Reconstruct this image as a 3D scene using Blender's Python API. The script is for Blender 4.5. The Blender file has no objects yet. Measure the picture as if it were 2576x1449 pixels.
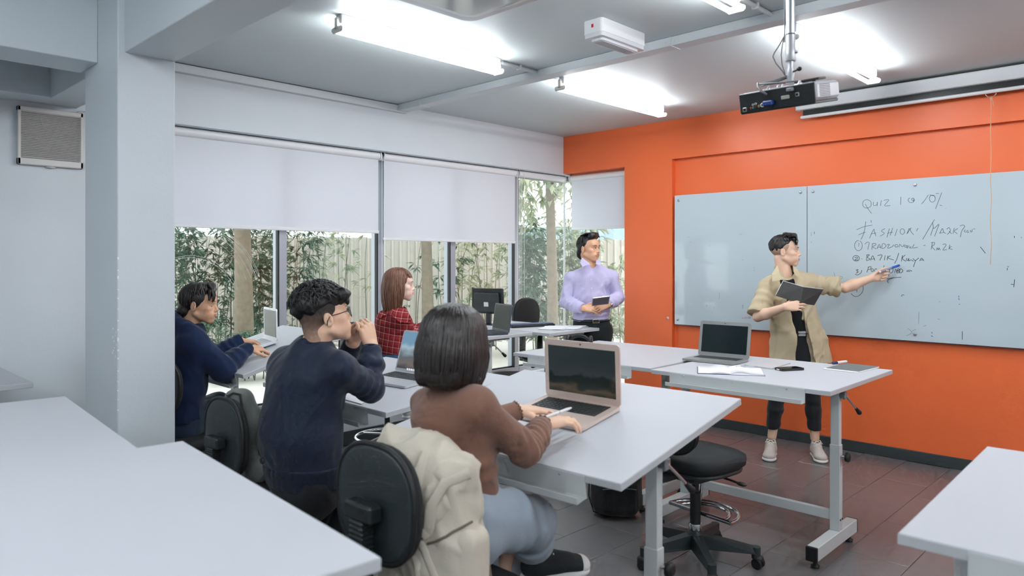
import bpy, bmesh, math, random
import numpy as np
from mathutils import Vector, Matrix, noise as mnoise
random.seed(7); np.random.seed(7)
scene = bpy.context.scene
COL = scene.collection
PI = math.pi

# ------------------------------------------------------------------ camera
CAM_LOC = Vector((5.108, -6.09, 1.54))
cam = bpy.data.cameras.new('camera'); cam_ob = bpy.data.objects.new('camera', cam)
COL.objects.link(cam_ob)
cam_ob.location = CAM_LOC
cam_ob.rotation_euler = (math.radians(90), 0, math.radians(44.2))
cam.sensor_width = 36.0
cam.lens = 36.0 * 1817.0 / 2576.0
cam.shift_y = -69.5 / 2576.0
cam.clip_start = 0.05; cam.clip_end = 200
cam.dof.use_dof = True
cam.dof.focus_distance = 5.3
cam.dof.aperture_fstop = 3.2
scene.camera = cam_ob

# ------------------------------------------------------------------ world (bright overcast sky)
world = bpy.data.worlds.new('overcast_sky'); scene.world = world
world.use_nodes = True
wn = world.node_tree.nodes; wl = world.node_tree.links
bg = wn['Background']; bg.inputs[0].default_value = (0.93, 0.97, 1.0, 1); bg.inputs[1].default_value = 2.0

TUBE_STRENGTH = 35.0
scene.view_settings.view_transform = 'Standard'
scene.view_settings.look = 'None'
scene.view_settings.gamma = 1.0
scene.view_settings.use_curve_mapping = False
scene.view_settings.exposure = 0.52

# light paths kept short: the room is small and bright
cy = scene.cycles
cy.max_bounces = 6; cy.diffuse_bounces = 3; cy.glossy_bounces = 3; cy.transmission_bounces = 3; cy.transparent_max_bounces = 8
cy.caustics_reflective = False; cy.caustics_refractive = False; cy.sample_clamp_indirect = 6.0
cy.use_adaptive_sampling = True; cy.adaptive_threshold = 0.06; cy.adaptive_min_samples = 12

# ------------------------------------------------------------------ helpers
def lin(c):
    c = [x / 255.0 for x in c[:3]]
    return tuple((x / 12.92 if x <= 0.04045 else ((x + 0.055) / 1.055) ** 2.4) for x in c) + (1.0,)

MATS = {}
def mat(name, col, rough=0.5, metal=0.0, spec=0.5, var=0.06, vscale=6.0, bump=0.0, bscale=40.0, bstretch=(1,1,1),
        sheen=0.0, coat=0.0, emit=None, estr=0.0, sub=0.0, trans=0.0, vdetail=4.0):
    """principled material with procedural tone variation and fine relief"""
    if name in MATS: return MATS[name]
    m = bpy.data.materials.new(name); m.use_nodes = True
    nt = m.node_tree; N = nt.nodes; L = nt.links
    b = N['Principled BSDF']
    tc = N.new('ShaderNodeTexCoord')
    if var > 0:
        no = N.new('ShaderNodeTexNoise'); no.inputs['Scale'].default_value = vscale; no.inputs['Detail'].default_value = vdetail
        L.new(tc.outputs['Object'], no.inputs['Vector'])
        mx = N.new('ShaderNodeMix'); mx.data_type = 'RGBA'
        c = lin(col)
        mx.inputs[6].default_value = tuple(max(0, x * (1 - var)) for x in c[:3]) + (1,)
        mx.inputs[7].default_value = tuple(min(1, x * (1 + var)) for x in c[:3]) + (1,)
        L.new(no.outputs['Fac'], mx.inputs[0]); L.new(mx.outputs[2], b.inputs['Base Color'])
    else:
        b.inputs['Base Color'].default_value = lin(col)
    b.inputs['Roughness'].default_value = rough
    b.inputs['Metallic'].default_value = metal
    b.inputs['Specular IOR Level'].default_value = spec
    if sheen: b.inputs['Sheen Weight'].default_value = sheen
    if coat: b.inputs['Coat Weight'].default_value = coat; b.inputs['Coat Roughness'].default_value = 0.08
    if sub:
        b.inputs['Subsurface Weight'].default_value = sub
        b.inputs['Subsurface Radius'].default_value = (0.012, 0.005, 0.003)
        b.inputs['Subsurface Scale'].default_value = 1.0
    if emit is not None:
        b.inputs['Emission Color'].default_value = lin(emit); b.inputs['Emission Strength'].default_value = estr
    if bump > 0:
        mp = N.new('ShaderNodeMapping'); mp.inputs['Scale'].default_value = bstretch
        L.new(tc.outputs['Object'], mp.inputs['Vector'])
        n2 = N.new('ShaderNodeTexNoise'); n2.inputs['Scale'].default_value = bscale; n2.inputs['Detail'].default_value = 5
        L.new(mp.outputs[0], n2.inputs['Vector'])
        bp = N.new('ShaderNodeBump'); bp.inputs['Strength'].default_value = bump; bp.inputs['Distance'].default_value = 0.01
        L.new(n2.outputs['Fac'], bp.inputs['Height']); L.new(bp.outputs[0], b.inputs['Normal'])
    MATS[name] = m
    return m

def link_mesh(name, me, m, parent=None, smooth=False):
    o = bpy.data.objects.new(name, me); COL.objects.link(o)
    if m is not None and len(me.materials) == 0:
        me.materials.append(m)
    if smooth:
        me.polygons.foreach_set('use_smooth', [True] * len(me.polygons))
    if parent is not None: o.parent = parent
    return o

def raw(name, V, F, m, parent=None, smooth=False):
    me = bpy.data.meshes.new(name); me.from_pydata([tuple(v) for v in V], [], [tuple(f) for f in F]); me.update()
    return link_mesh(name, me, m, parent, smooth)

def frame_from(z, hint=(0, 0, 1)):
    z = Vector(z).normalized(); h = Vector(hint)
    if abs(z.dot(h.normalized())) > 0.99: h = Vector((1, 0, 0)) if abs(z.x) < 0.9 else Vector((0, 1, 0))
    x = h.cross(z).normalized(); y = z.cross(x)
    return x, y, z

class MB:
    """mesh builder: boxes, tubes, lathes and sheets collected into ONE mesh object"""
    def __init__(s): s.v = []; s.f = []; s.sm = []
    def add(s, V, F, smooth=False):
        o = len(s.v); s.v += [Vector(p) for p in V]; s.f += [tuple(i + o for i in f) for f in F]; s.sm += [smooth] * len(F)
        return s
    def box(s, lo, hi, bev=0.0, M=None):
        x0, y0, z0 = lo; x1, y1, z1 = hi
        b = min(bev, 0.49 * min(abs(x1 - x0), abs(y1 - y0), abs(z1 - z0)))
        if b <= 0:
            V = [(x0,y0,z0),(x1,y0,z0),(x1,y1,z0),(x0,y1,z0),(x0,y0,z1),(x1,y0,z1),(x1,y1,z1),(x0,y1,z1)]
            F = [(0,3,2,1),(4,5,6,7),(0,1,5,4),(1,2,6,5),(2,3,7,6),(3,0,4,7)]
        else:
            V = []; F = []
            idx = {}
            for cx in (0, 1):
                for cy in (0, 1):
                    for cz in (0, 1):
                        X = (x1 if cx else x0); Y = (y1 if cy else y0); Z = (z1 if cz else z0)
                        ix = X - b if cx else X + b; iy = Y - b if cy else Y + b; iz = Z - b if cz else Z + b
                        for ax, p in ((0, (X, iy, iz)), (1, (ix, Y, iz)), (2, (ix, iy, Z))):
                            idx[(cx, cy, cz, ax)] = len(V); V.append(p)
            g = lambda a, bb, c, ax: idx[(a, bb, c, ax)]
            for c in (0, 1):
                q = [g(c,0,0,0), g(c,1,0,0), g(c,1,1,0), g(c,0,1,0)]; F.append(q if c else q[::-1])
                q = [g(0,c,0,1), g(0,c,1,1), g(1,c,1,1), g(1,c,0,1)]; F.append(q if c else q[::-1])
                q = [g(0,0,c,2), g(1,0,c,2), g(1,1,c,2), g(0,1,c,2)]; F.append(q if c else q[::-1])
            for a in (0, 1):
                for c in (0, 1):
                    fl = (a + c) % 2
                    q = [g(a,c,0,0), g(a,c,1,0), g(a,c,1,1), g(a,c,0,1)]; F.append(q if fl == 0 else q[::-1])
                    q = [g(a,0,c,0), g(a,0,c,2), g(a,1,c,2), g(a,1,c,0)]; F.append(q if fl == 0 else q[::-1])
                    q = [g(0,a,c,1), g(1,a,c,1), g(1,a,c,2), g(0,a,c,2)]; F.append(q if fl == 0 else q[::-1])
            for a in (0, 1):
                for bb in (0, 1):
                    for c in (0, 1):
                        q = [g(a,bb,c,0), g(a,bb,c,1), g(a,bb,c,2)]; F.append(q if (a + bb + c) % 2 == 1 else q[::-1])
        if M is not None: V = [M @ Vector(p) for p in V]
        return s.add(V, F)
    def tube(s, pts, r, n=8, closed=False, caps=True, smooth=True, flat=None, hint=(0,0,1)):
        pts = [Vector(p) for p in pts]; k = len(pts)
        rs = r if isinstance(r, (list, tuple)) else [r] * k
        V = []; F = []
        px = None
        for i, p in enumerate(pts):
            if closed: t = pts[(i + 1) % k] - pts[i - 1]
            else: t = pts[min(i + 1, k - 1)] - pts[max(i - 1, 0)]
            if t.length < 1e-9: t = Vector((0, 0, 1))
            t.normalize()
            if px is None:
                x, y, _ = frame_from(t, hint)
            else:
                x = px - t * px.dot(t)
                if x.length < 1e-6: x, y, _ = frame_from(t, hint)
                x.normalize(); y = t.cross(x)
            px = x
            for j in range(n):
                a = 2 * PI * j / n
                ry = rs[i] * (flat if flat else 1)
                V.append(p + x * math.cos(a) * rs[i] + y * math.sin(a) * ry)
        m = k if closed else k - 1
        for i in range(m):
            i2 = (i + 1) % k
            for j in range(n):
                j2 = (j + 1) % n
                F.append((i*n+j, i*n+j2, i2*n+j2, i2*n+j))
        s.add(V, F, smooth)
        if caps and not closed:
            s.add(V[:n], [tuple(range(n))[::-1]]); s.add(V[-n:], [tuple(range(n))])
        return s
    def cyl(s, a, b, r, r2=None, n=16, caps=True):
        return s.tube([a, b], [r, r if r2 is None else r2], n, caps=caps)
    def lathe(s, prof, c=(0,0,0), axis=(0,0,1), n=24, hint=(1,0,0)):
        x, y, z = frame_from(axis, hint); c = Vector(c)
        V = []; F = []
        for r, h in prof:
            for j in range(n):
                a = 2*PI*j/n; V.append(c + z*h + x*math.cos(a)*r + y*math.sin(a)*r)
        for i in range(len(prof)-1):
            for j in range(n):
                j2 = (j+1) % n; F.append((i*n+j, i*n+j2, (i+1)*n+j2, (i+1)*n+j))
        s.add(V, F, True)
        s.add(V[:n], [tuple(range(n))[::-1]]); s.add(V[-n:], [tuple(range(n))])
        return s
    def ell(s, c, r, n=16, m=10, M=None):
        V = []; F = []
        for i in range(m+1):
            th = PI*i/m
            for j in range(n):
                a = 2*PI*j/n
                p = Vector((r[0]*math.sin(th)*math.cos(a), r[1]*math.sin(th)*math.sin(a), r[2]*math.cos(th)))
                if M is not None: p = M @ p
                V.append(Vector(c)+p)
        for i in range(m):
            for j in range(n):
                j2=(j+1)%n; F.append((i*n+j,(i+1)*n+j,(i+1)*n+j2,i*n+j2))
        return s.add(V, F, True)
    def prism(s, poly, z0, z1, M=None):
        """extrude a CCW polygon (x,y) from z0 to z1"""
        n = len(poly)
        V = [Vector((p[0], p[1], z0)) for p in poly] + [Vector((p[0], p[1], z1)) for p in poly]
        if M is not None: V = [M @ p for p in V]
        F = [tuple(range(n))[::-1], tuple(range(n, 2*n))] + [(i, (i+1)%n, n+(i+1)%n, n+i) for i in range(n)]
        return s.add(V, F)
    def build(s, name, m, parent=None, smooth=None):
        me = bpy.data.meshes.new(name); me.from_pydata([tuple(v) for v in s.v], [], s.f); me.update()
        o = link_mesh(name, me, m, parent)
        me.polygons.foreach_set('use_smooth', s.sm if smooth is None else [smooth]*len(s.f))
        return o

def rrect(w, h, r, n=5, cx=0, cy=0):
    P = []
    for qx, qy, a0 in ((w/2-r, h/2-r, 0), (-w/2+r, h/2-r, PI/2), (-w/2+r, -h/2+r, PI), (w/2-r, -h/2+r, 1.5*PI)):
        for i in range(n+1):
            a = a0 + PI/2*i/n; P.append((cx+qx+r*math.cos(a), cy+qy+r*math.sin(a)))
    return P

def tag(o, label=None, cat=None, group=None, kind=None):
    if label: o['label'] = label
    if cat: o['category'] = cat
    if group: o['group'] = group
    if kind: o['kind'] = kind
    return o
def thing(name, label, cat, loc=(0,0,0), rz=0.0, group=None):
    o = bpy.data.objects.new(name, None); COL.objects.link(o); o.empty_display_size = 0.1
    o.location = loc; o.rotation_euler = (0, 0, rz)
    return tag(o, label, cat, group)
def kids(o): return [c for c in COL.objects if c.parent == o]
def copy_tree(o, parent=None):
    c = o.copy(); COL.objects.link(c)
    if parent is not None: c.parent = parent
    for ch in kids(o): copy_tree(ch, c)
    return c
def struct(o): o['kind'] = 'structure'; return o

# world point seen at image pixel (x, y) at a given forward distance; used to lay things out at their true distance
FWD = Vector((-math.sin(math.radians(44.2)), math.cos(math.radians(44.2)), 0)); RGT = Vector((math.cos(math.radians(44.2)), math.sin(math.radians(44.2)), 0))
def at(x, y, d):
    return CAM_LOC + (FWD + RGT*((x-1288.0)/1817.0) + Vector((0,0,1))*((655.0-y)/1817.0))*d
def atz(x, y, z):
    r = at(x, y, 1.0) - CAM_LOC; return CAM_LOC + r*((z-1.54)/r.z)
def atY(x, y, v):
    r = at(x, y, 1.0) - CAM_LOC; return CAM_LOC + r*((v-CAM_LOC.y)/r.y)
def atX(x, y, v):
    r = at(x, y, 1.0) - CAM_LOC; return CAM_LOC + r*((v-CAM_LOC.x)/r.x)

# ================================================================== SETTING
CEIL = 2.89
M_wall = mat('painted_wall_grey', (212, 219, 224), 0.55, var=0.03, vscale=3, bump=0.05, bscale=90)
M_ceil = mat('ceiling_paint', (194, 203, 205), 0.5, var=0.03, vscale=2, bump=0.04, bscale=60)
M_orange = mat('orange_paint', (236, 110, 59), 0.42, var=0.03, vscale=2, bump=0.06, bscale=110)
M_white = mat('white_plastic', (232, 233, 235), 0.35, var=0.02)
M_alu = mat('aluminium_frame', (168, 172, 180), 0.4, metal=0.25, var=0.03)
M_gasket = mat('black_gasket', (22, 25, 28), 0.6, var=0.0)
M_base = mat('dark_skirting_tile', (58, 64, 66), 0.45, var=0.15, vscale=60)
M_trunk = mat('trunking_white', (205, 210, 213), 0.5, var=0.02)
M_grout = mat('tile_grout', (98, 96, 96), 0.8, var=0.05)

def glass_mat(name, tint=(0.96, 0.985, 0.975), gloss=0.02):
    m = bpy.data.materials.new(name); m.use_nodes = True
    nt = m.node_tree; N = nt.nodes; L = nt.links
    for n in list(N): N.remove(n)
    out = N.new('ShaderNodeOutputMaterial'); mx = N.new('ShaderNodeMixShader')
    tr = N.new('ShaderNodeBsdfTransparent'); tr.inputs[0].default_value = tint + (1,)
    gl = N.new('ShaderNodeBsdfGlossy'); gl.inputs['Roughness'].default_value = gloss
    lw = N.new('ShaderNodeLayerWeight'); pw = N.new('ShaderNodeMath'); pw.operation = 'POWER'; pw.inputs[1].default_value = 5.0
    fr = N.new('ShaderNodeMath'); fr.operation = 'MULTIPLY_ADD'; fr.inputs[1].default_value = 0.6; fr.inputs[2].default_value = 0.035
    L.new(lw.outputs['Facing'], pw.inputs[0]); L.new(pw.outputs[0], fr.inputs[0])
    L.new(fr.outputs[0], mx.inputs[0]); L.new(tr.outputs[0], mx.inputs[1]); L.new(gl.outputs[0], mx.inputs[2])
    L.new(mx.outputs[0], out.inputs[0])
    return m
M_glass = glass_mat('window_glass')

def tile_mat():
    m = mat('floor_tile_charcoal', (104, 102, 103), 0.3, spec=1.0, var=0.06, vscale=30, bump=0.006, bscale=220, vdetail=8)
    nt = m.node_tree; b = nt.nodes['Principled BSDF']
    n = nt.nodes.new('ShaderNodeTexNoise'); n.inputs['Scale'].default_value = 9
    r = nt.nodes.new('ShaderNodeMapRange'); r.inputs[3].default_value = 0.26; r.inputs[4].default_value = 0.34
    nt.links.new(n.outputs[0], r.inputs[0]); nt.links.new(r.outputs[0], b.inputs['Roughness'])
    return m
M_tile = tile_mat()

# ---- floor: bed of grout with single tiles laid in half bond
floor = struct(MB().box((-0.3, -9.5, -0.25), (9.0, 0.3, -0.004)).build('floor', M_grout))
tile_me = None
far_tiles = MB()
TX, TY, J = 0.30, 0.60, 0.0013
for i in range(-1, 31):
    x0 = 0.11 + i*TX - 0.30
    off = 0.30 if i % 2 else 0.0
    for j in range(-18, 2):
        y0 = j*TY + off
        if y0 < -9.45 or y0 + TY > 0.05 + 0.6: continue
        y1 = min(y0 + TY, 0.02); x1 = min(x0 + TX, 9.0)
        if y1 - y0 < 0.05 or x0 < -0.12: continue
        if 0.4 < x0 < 4.95 and y0 > -5.1 and y1 - y0 > 0.59:
            if tile_me is None:
                t = MB().box((J, J, -0.012), (TX-J, TY-J, 0.0), 0.0012).build('tile', M_tile, floor); tile_me = t.data
            else:
                t = bpy.data.objects.new('tile', tile_me); COL.objects.link(t); t.parent = floor
            t.location = (x0, y0, random.uniform(-0.0004, 0.0004))
        else:
            far_tiles.box((x0+J, y0+J, -0.012), (x1-J, y1-J, 0.0))
tag(far_tiles.build('tile_field', M_tile, floor), kind='stuff')

# ---- ceiling
struct(MB().box((-0.3, -9.5, CEIL), (9.0, 0.3, CEIL+0.2)).build('ceiling', M_ceil))

# ---- wall_left: fan wall, low wall under the glazing, header beam
w = MB()
w.box((-0.3, -9.5, 0), (0.0, -4.3, CEIL))
w.box((-0.3, -4.3, 0), (-0.08, 0.3, 0.36))
w.box((-0.3, -4.3, 2.48), (0.0, 0.3, CEIL))
struct(w.build('wall_left', M_wall))
struct(MB().box((-0.08, -4.3, 0.0), (-0.066, 0.02, 0.115), 0.002).build('baseboard_left', M_base))
# ---- wall_front (orange): pier, headers, recessed board wall
w = MB()
w.box((0.81, -0.03, 0), (1.365, 0.3, CEIL))
w.box((0.0, -0.03, 2.49), (0.81, 0.3, CEIL))
w.box((1.365, -0.03, 2.515), (9.0, 0.3, CEIL))
w.box((1.365, 0.02, 0), (9.0, 0.3, 2.515))
struct(w.build('wall_front', M_orange))
b = MB().box((1.367, 0.004, 0), (8.98, 0.02, 0.085), 0.002)
b.box((0.812, -0.046, 0), (1.363, -0.03, 0.085), 0.002)
struct(b.build('baseboard_front', M_base))
struct(MB().box((9.0, -9.5, 0), (9.2, 0.3, CEIL)).build('wall_right', M_wall))
struct(MB().box((-0.3, -9.7, 0), (9.2, -9.5, CEIL)).build('wall_back', M_wall))

# ---- column and the beams that meet it
M_col = mat('column_paint', (208, 216, 221), 0.5, var=0.03, vscale=3, bump=0.06, bscale=80)
struct(MB().box((1.10, -5.0, 0), (1.58, -4.75, CEIL), 0.004).build('trim_1', M_col))
M_chip = mat('chipped_plaster', (238, 240, 241), 0.8, var=0.05)
chips = MB()
for k in range(16):      # chipped paint along the column's outer corner
    z = 0.86 + 0.045*k + random.uniform(0, .012); s = random.uniform(0.002, 0.006)
    chips.box((1.5770 - s*.6, -5.0006, z), (1.5806, -4.9975 + s*0.4, z + s*random.uniform(1.2, 3)))
for k in range(10):
    x = 1.565 - random.uniform(0, 0.06); z = 1.10 + 0.014*k
    chips.box((x, -5.0010, z), (x + random.uniform(.004, .012), -4.9995, z + random.uniform(.003, .012)))
chips.build('chipped_edge', M_chip, bpy.data.objects['trim_1'])
struct(MB().box((1.58, -4.972, 2.48), (9.0, -4.75, CEIL), 0.003).build('trim_2', M_col))      # cross beam
struct(MB().box((1.03, -9.5, 2.48), (1.30, -5.0, CEIL), 0.003).build('trim_3', M_col))        # beam over the alcove
b = MB().box((0.25, -4.95, 2.48), (1.10, -4.75, CEIL), 0.003)
b.box((0.0, -9.5, 2.49), (0.25, -4.75, CEIL))
struct(b.build('trim_4', M_wall))                                                             # beams behind the column
# ---- cable trunking
b = MB().box((0.0, -4.75, 2.832), (0.045, -2.20, 2.885), 0.002)
b.box((0.0, -4.75, 2.826), (0.052, -2.20, 2.833), 0.001)
struct(b.build('trim_5', M_trunk))
b = MB().box((0.045, -2.30, 2.835), (9.0, -2.20, 2.889), 0.002)
for x in (0.34, 2.75, 4.6):
    b.box((x, -2.303, 2.832), (x+0.012, -2.197, 2.889))
    for dx in (-.03, .035): b.cyl((x+dx, -2.3045, 2.86), (x+dx, -2.299, 2.86), 0.004, n=8)
struct(b.build('trim_6', M_trunk))
struct(MB().tube([(1.60, -4.745, 2.862), (9.0, -4.745, 2.862)], 0.006, 6).build('trim_7', M_trunk))   # thin cable along beam

# ---- windows (aluminium frames, one pane each)
GX = -0.20
def window_y(n, y0, y1, lf, rf, smear=False):
    """glazing unit in the left wall between y0 and y1; lf / rf: mullion at that side"""
    root = MB()
    root.box((GX-0.05, y0, 0.36), (GX+0.05, y1, 0.42), 0.003)
    root.box((GX-0.05, y0, 2.42), (GX+0.05, y1, 2.48), 0.003)
    if rf: root.box((GX-0.05, y1-0.068, 0.42), (GX+0.05, y1, 2.42), 0.003)
    r = struct(root.build('window_%d' % n, M_alu))
    a = y0; bb = y1 - (0.068 if rf else 0)
    MB().box((GX-0.003, a, 0.42), (GX+0.003, bb, 2.42)).build('pane', M_glass, r)
    g = MB()
    g.box((GX+0.004, a, 0.42), (GX+0.03, bb, 0.432))
    if rf: g.box((GX+0.02, bb-0.012, 0.42), (GX+0.0515, bb+0.002, 2.42))
    g.build('gasket', M_gasket, r)
    return r
w1 = window_y(1, -4.3, -3.236, 0, 1)
w2 = window_y(2, -3.236, -2.303, 0, 1)
w3 = window_y(3, -2.303, -1.463, 0, 1)
w4 = window_y(4, -1.463, -0.577, 0, 1)
w5 = window_y(5, -0.577, 0.215, 0, 0)
r = MB().box((-0.15, 0.17, 0.0), (0.81, 0.27, 0.06), 0.003).box((-0.15, 0.17, 2.43), (0.81, 0.27, 2.49), 0.003).box((0.78, 0.19, 0.06), (0.81, 0.25, 2.43), 0.003)
w6 = struct(r.build('window_6', M_alu))
MB().box((-0.19, 0.217, 0.06), (0.78, 0.223, 2.43)).build('pane', M_glass, w6)
MB().box((-0.208, 0.212, 0.30), (-0.19, 0.23, 2.45), 0.002).build('corner_seal', mat('clear_sealant', (205, 212, 214), 0.3), w6)
# dried wiper arcs on the first panes
M_smear = mat('dried_smear', (205, 215, 210), 0.9, var=0.2)
sm = MB()
def arc(cy, cz, ry, rz, a0, a1, wd):
    P = []
    for k in range(25):
        a = math.radians(a0 + (a1-a0)*k/24.0)
        y = cy + ry*math.cos(a); z = cz + rz*math.sin(a)
        if -4.29 < y < -3.32 and 0.45 < z < 2.4: P.append((GX+0.0036, y, z))
    if len(P) > 3: sm.tube(P, wd, 4, flat=0.3, hint=(1, 0, 0))
for (ry, rz, wd) in ((.50, .42, .0014), (.515, .435, .0012), (.66, .60, .0010), (.68, .63, .0016), (.71, .645, .001), (.73, .66, .0018), (.76, .675, .0012), (.79, .69, .0014), (.60, .55, .0006)):
    arc(-3.98 + random.uniform(-.02, .02), 1.14, ry*.75, rz, 25, 172, wd)
sm.build('smear_marks', M_smear, w1)

# ---- roller blinds
def blind_mat():
    m = bpy.data.materials.new('blind_fabric'); m.use_nodes = True
    nt = m.node_tree; N = nt.nodes; L = nt.links; b = N['Principled BSDF']
    b.inputs['Base Color'].default_value = lin((236, 238, 243)); b.inputs['Roughness'].default_value = 0.75
    tc = N.new('ShaderNodeTexCoord')
    n = N.new('ShaderNodeTexNoise'); n.inputs['Scale'].default_value = 420; L.new(tc.outputs['Object'], n.inputs['Vector'])
    bp = N.new('ShaderNodeBump'); bp.inputs['Strength'].default_value = 0.08; bp.inputs['Distance'].default_value = 0.002
    L.new(n.outputs['Fac'], bp.inputs['Height']); L.new(bp.outputs[0], b.inputs['Normal'])
    tr = N.new('ShaderNodeBsdfTranslucent'); tr.inputs[0].default_value = lin((235, 238, 245))
    mx = N.new('ShaderNodeMixShader'); mx.inputs[0].default_value = 0.28
    L.new(b.outputs[0], mx.inputs[1]); L.new(tr.outputs[0], mx.inputs[2]); L.new(mx.outputs[0], N['Material Output'].inputs[0])
    return m
M_blind = blind_mat()
def blind(label, a, b, zb, axis='y', chain=None):
    """roller blind hanging from the header, from a to b along its wall, drawn down to zb"""
    zt = 2.446
    def P(t, d, z): return (-0.10 + d, t, z) if axis == 'y' else (t, 0.10 - d, z)
    root = thing('roller_blind', label, 'blind', P((a+b)/2, 0, zb), 0, 'white roller blinds on the windows')
    o = Vector(root.location)
    def bx(mb, t0, t1, d0, d1, z0, z1, bev=0):
        p, q = Vector(P(t0, d0, z0))-o, Vector(P(t1, d1, z1))-o
        mb.box([min(p[i], q[i]) for i in range(3)], [max(p[i], q[i]) for i in range(3)], bev)
    fb = MB(); bx(fb, a+0.012, b-0.012, -0.0008, 0.0008, zb+0.012, zt); fb.build('fabric', M_blind, root)
    rl = MB(); rl.cyl(Vector(P(a+0.01, 0.0, zt))-o, Vector(P(b-0.01, 0.0, zt))-o, 0.033, n=24); rl.build('roller', M_white, root)
    br = MB(); bx(br, a+0.006, b-0.006, -0.007, 0.007, zb-0.012, zb+0.014, 0.004); br.build('bottom_rail', M_white, root)
    for t in (a, b):
        k = MB(); k.cyl(Vector(P(t-0.006, 0, zt))-o, Vector(P(t+0.006, 0, zt))-o, 0.038, n=20); bx(k, t-0.006, t+0.006, -0.02, 0.02, zt, 2.482)
        k.build('bracket', M_white, root)
    if chain is not None:
        c = MB(); lo = chain[1]
        for dd in (0.018, -0.018):
            c.tube([Vector(P(chain[0], 0.03+dd, z))-o for z in (zt, (zt+lo)/2, lo)], 0.0022, 6)
        c.tube([Vector(P(chain[0], 0.03+0.018*math.cos(t), lo-0.018*math.sin(t)))-o for t in [PI*i/8 for i in range(9)]], 0.0022, 6)
        c.build('bead_chain', M_white, root)
    return root
blind('wide white roller blind nearest the column, drawn half down', -4.42, -2.39, 1.785, 'y', (-2.37, 0.95))
blind('white roller blind in the middle of the window wall, drawn half down', -2.352, -0.68, 1.727, 'y', (-0.665, 0.9))
blind('narrow white roller blind rolled right up beside the corner', -0.645, 0.09, 2.435, 'y', (-0.60, 0.5))
blind('short white roller blind on the window in the orange wall', 0.0, 0.80, 1.885, 'x')

# ================================================================== CEILING AND WALL FITTINGS
M_tube = mat('lit_tube', (255, 255, 255), 0.4, var=0, emit=(246, 251, 255), estr=TUBE_STRENGTH)
M_cap = mat('lamp_holder', (225, 222, 214), 0.4)
M_metal = mat('brushed_steel', (190, 192, 196), 0.3, metal=0.9, var=0.04)
M_black = mat('black_plastic', (24, 27, 29), 0.42, var=0.08, vscale=30)
def batten(label, x, y0, y1):
    root = thing('fluorescent_light', label, 'lamp', (x, (y0+y1)/2, CEIL), 0, 'twin tube ceiling lights')
    h = (y1-y0)/2
    MB().box((-0.028, -h+0.02, -0.055), (0.028, h-0.02, 0.0), 0.003).build('housing', M_white, root)
    for s in (-1, 1):
        MB().cyl((s*0.033, -h+0.03, -0.085), (s*0.033, h-0.03, -0.085), 0.0135, n=8, caps=False).build('tube', M_tube, root)
    for s in (-1, 1):
        k = MB().box((-0.012, s*(h-0.012)-0.012, -0.085), (0.012, s*(h-0.012)+0.012, -0.02), 0.003)
        k.box((-0.05, s*(h-0.012)-0.012, -0.102), (0.05, s*(h-0.012)+0.012, -0.068), 0.010)
        k.build('lamp_holder', M_cap, root)
    return root
batten('long twin tube ceiling light nearest the column', 1.66, -3.93, -2.66)
batten('twin tube ceiling light above the corner window, nearest the orange wall corner', 1.66, -2.05, -0.66)
batten('twin tube ceiling light cut off by the top edge of the picture', 3.38, -3.93, -2.68)
batten('twin tube ceiling light behind the projector pole', 3.38, -2.05, -0.64)
for k, (x, ya, yb) in enumerate([(5.10, -3.93, -2.66), (5.10, -2.05, -0.66), (6.82, -3.93, -2.66), (6.82, -2.05, -0.66), (3.38, -6.9, -5.6), (5.10, -6.9, -5.6), (6.82, -6.9, -5.6), (1.66+1.0, -8.6, -7.3), (5.10, -8.6, -7.3), (1.95, -8.2, -6.9), (6.82, -8.6, -7.3), (8.3, -3.93, -2.66), (8.3, -6.9, -5.6)]):  # unseen fixtures added to brighten the room and its camera-facing surfaces
    batten('added unseen twin tube ceiling light that brightens the room from outside the picture', x, ya, yb)
# conduits from the lights to the trunking
for lab, x, y0, y1 in (('thin white conduit from the light nearest the column to the trunking', 1.66, -2.64, -2.30), ('thin white conduit from the trunking to the corner light', 1.66, -2.20, -2.06),
                       ('thin white conduit from the top edge light to the trunking', 3.38, -2.66, -2.30), ('thin white conduit from the trunking to the light behind the projector', 3.38, -2.20, -2.06)):
    c = MB().tube([(0, y0-(y0+y1)/2, -0.016), (0, y1-(y0+y1)/2, -0.016)], 0.0125, 10)
    o = c.build('conduit', M_trunk); o.location = (x, (y0+y1)/2, CEIL)
    tag(o, lab, 'conduit', 'white conduits beside the ceiling lights')
    k = MB().box((-0.02, -0.008, -0.032), (0.02, 0.008, 0.0), 0.002); k.build('saddle', M_trunk, o)

# emergency light
root = thing('emergency_light', 'white emergency light box with clear lens and red indicator on the ceiling', 'lamp', (2.61, -2.66, CEIL))
MB().prism(rrect(0.43, 0.135, 0.02), -0.075, 0.0, Matrix.Rotation(PI/2, 4, 'Z')).build('body', M_white, root)
lens = bpy.data.materials.new('frosted_lens'); lens.use_nodes = True
lb = lens.node_tree.nodes['Principled BSDF']; lb.inputs['Base Color'].default_value = lin((240, 240, 244)); lb.inputs['Roughness'].default_value = 0.12
lb.inputs['Transmission Weight'].default_value = 0.15; lb.inputs['IOR'].default_value = 1.3
k = MB().prism(rrect(0.425, 0.13, 0.02), -0.098, -0.075, Matrix.Rotation(PI/2, 4, 'Z'))
k.prism(rrect(0.36, 0.085, 0.02), -0.112, -0.098, Matrix.Rotation(PI/2, 4, 'Z'))
for i in range(9): k.box((-0.03+i*0.0075-0.001, -0.16, -0.1145), (-0.03+i*0.0075+0.001, 0.16, -0.112))
k.build('lens', lens, root)
MB().box((-0.0075, -0.2165, -0.045), (0.0075, -0.2145, -0.025), 0.001).build('indicator', mat('red_indicator', (200, 25, 30), 0.3, var=0), root)

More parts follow.
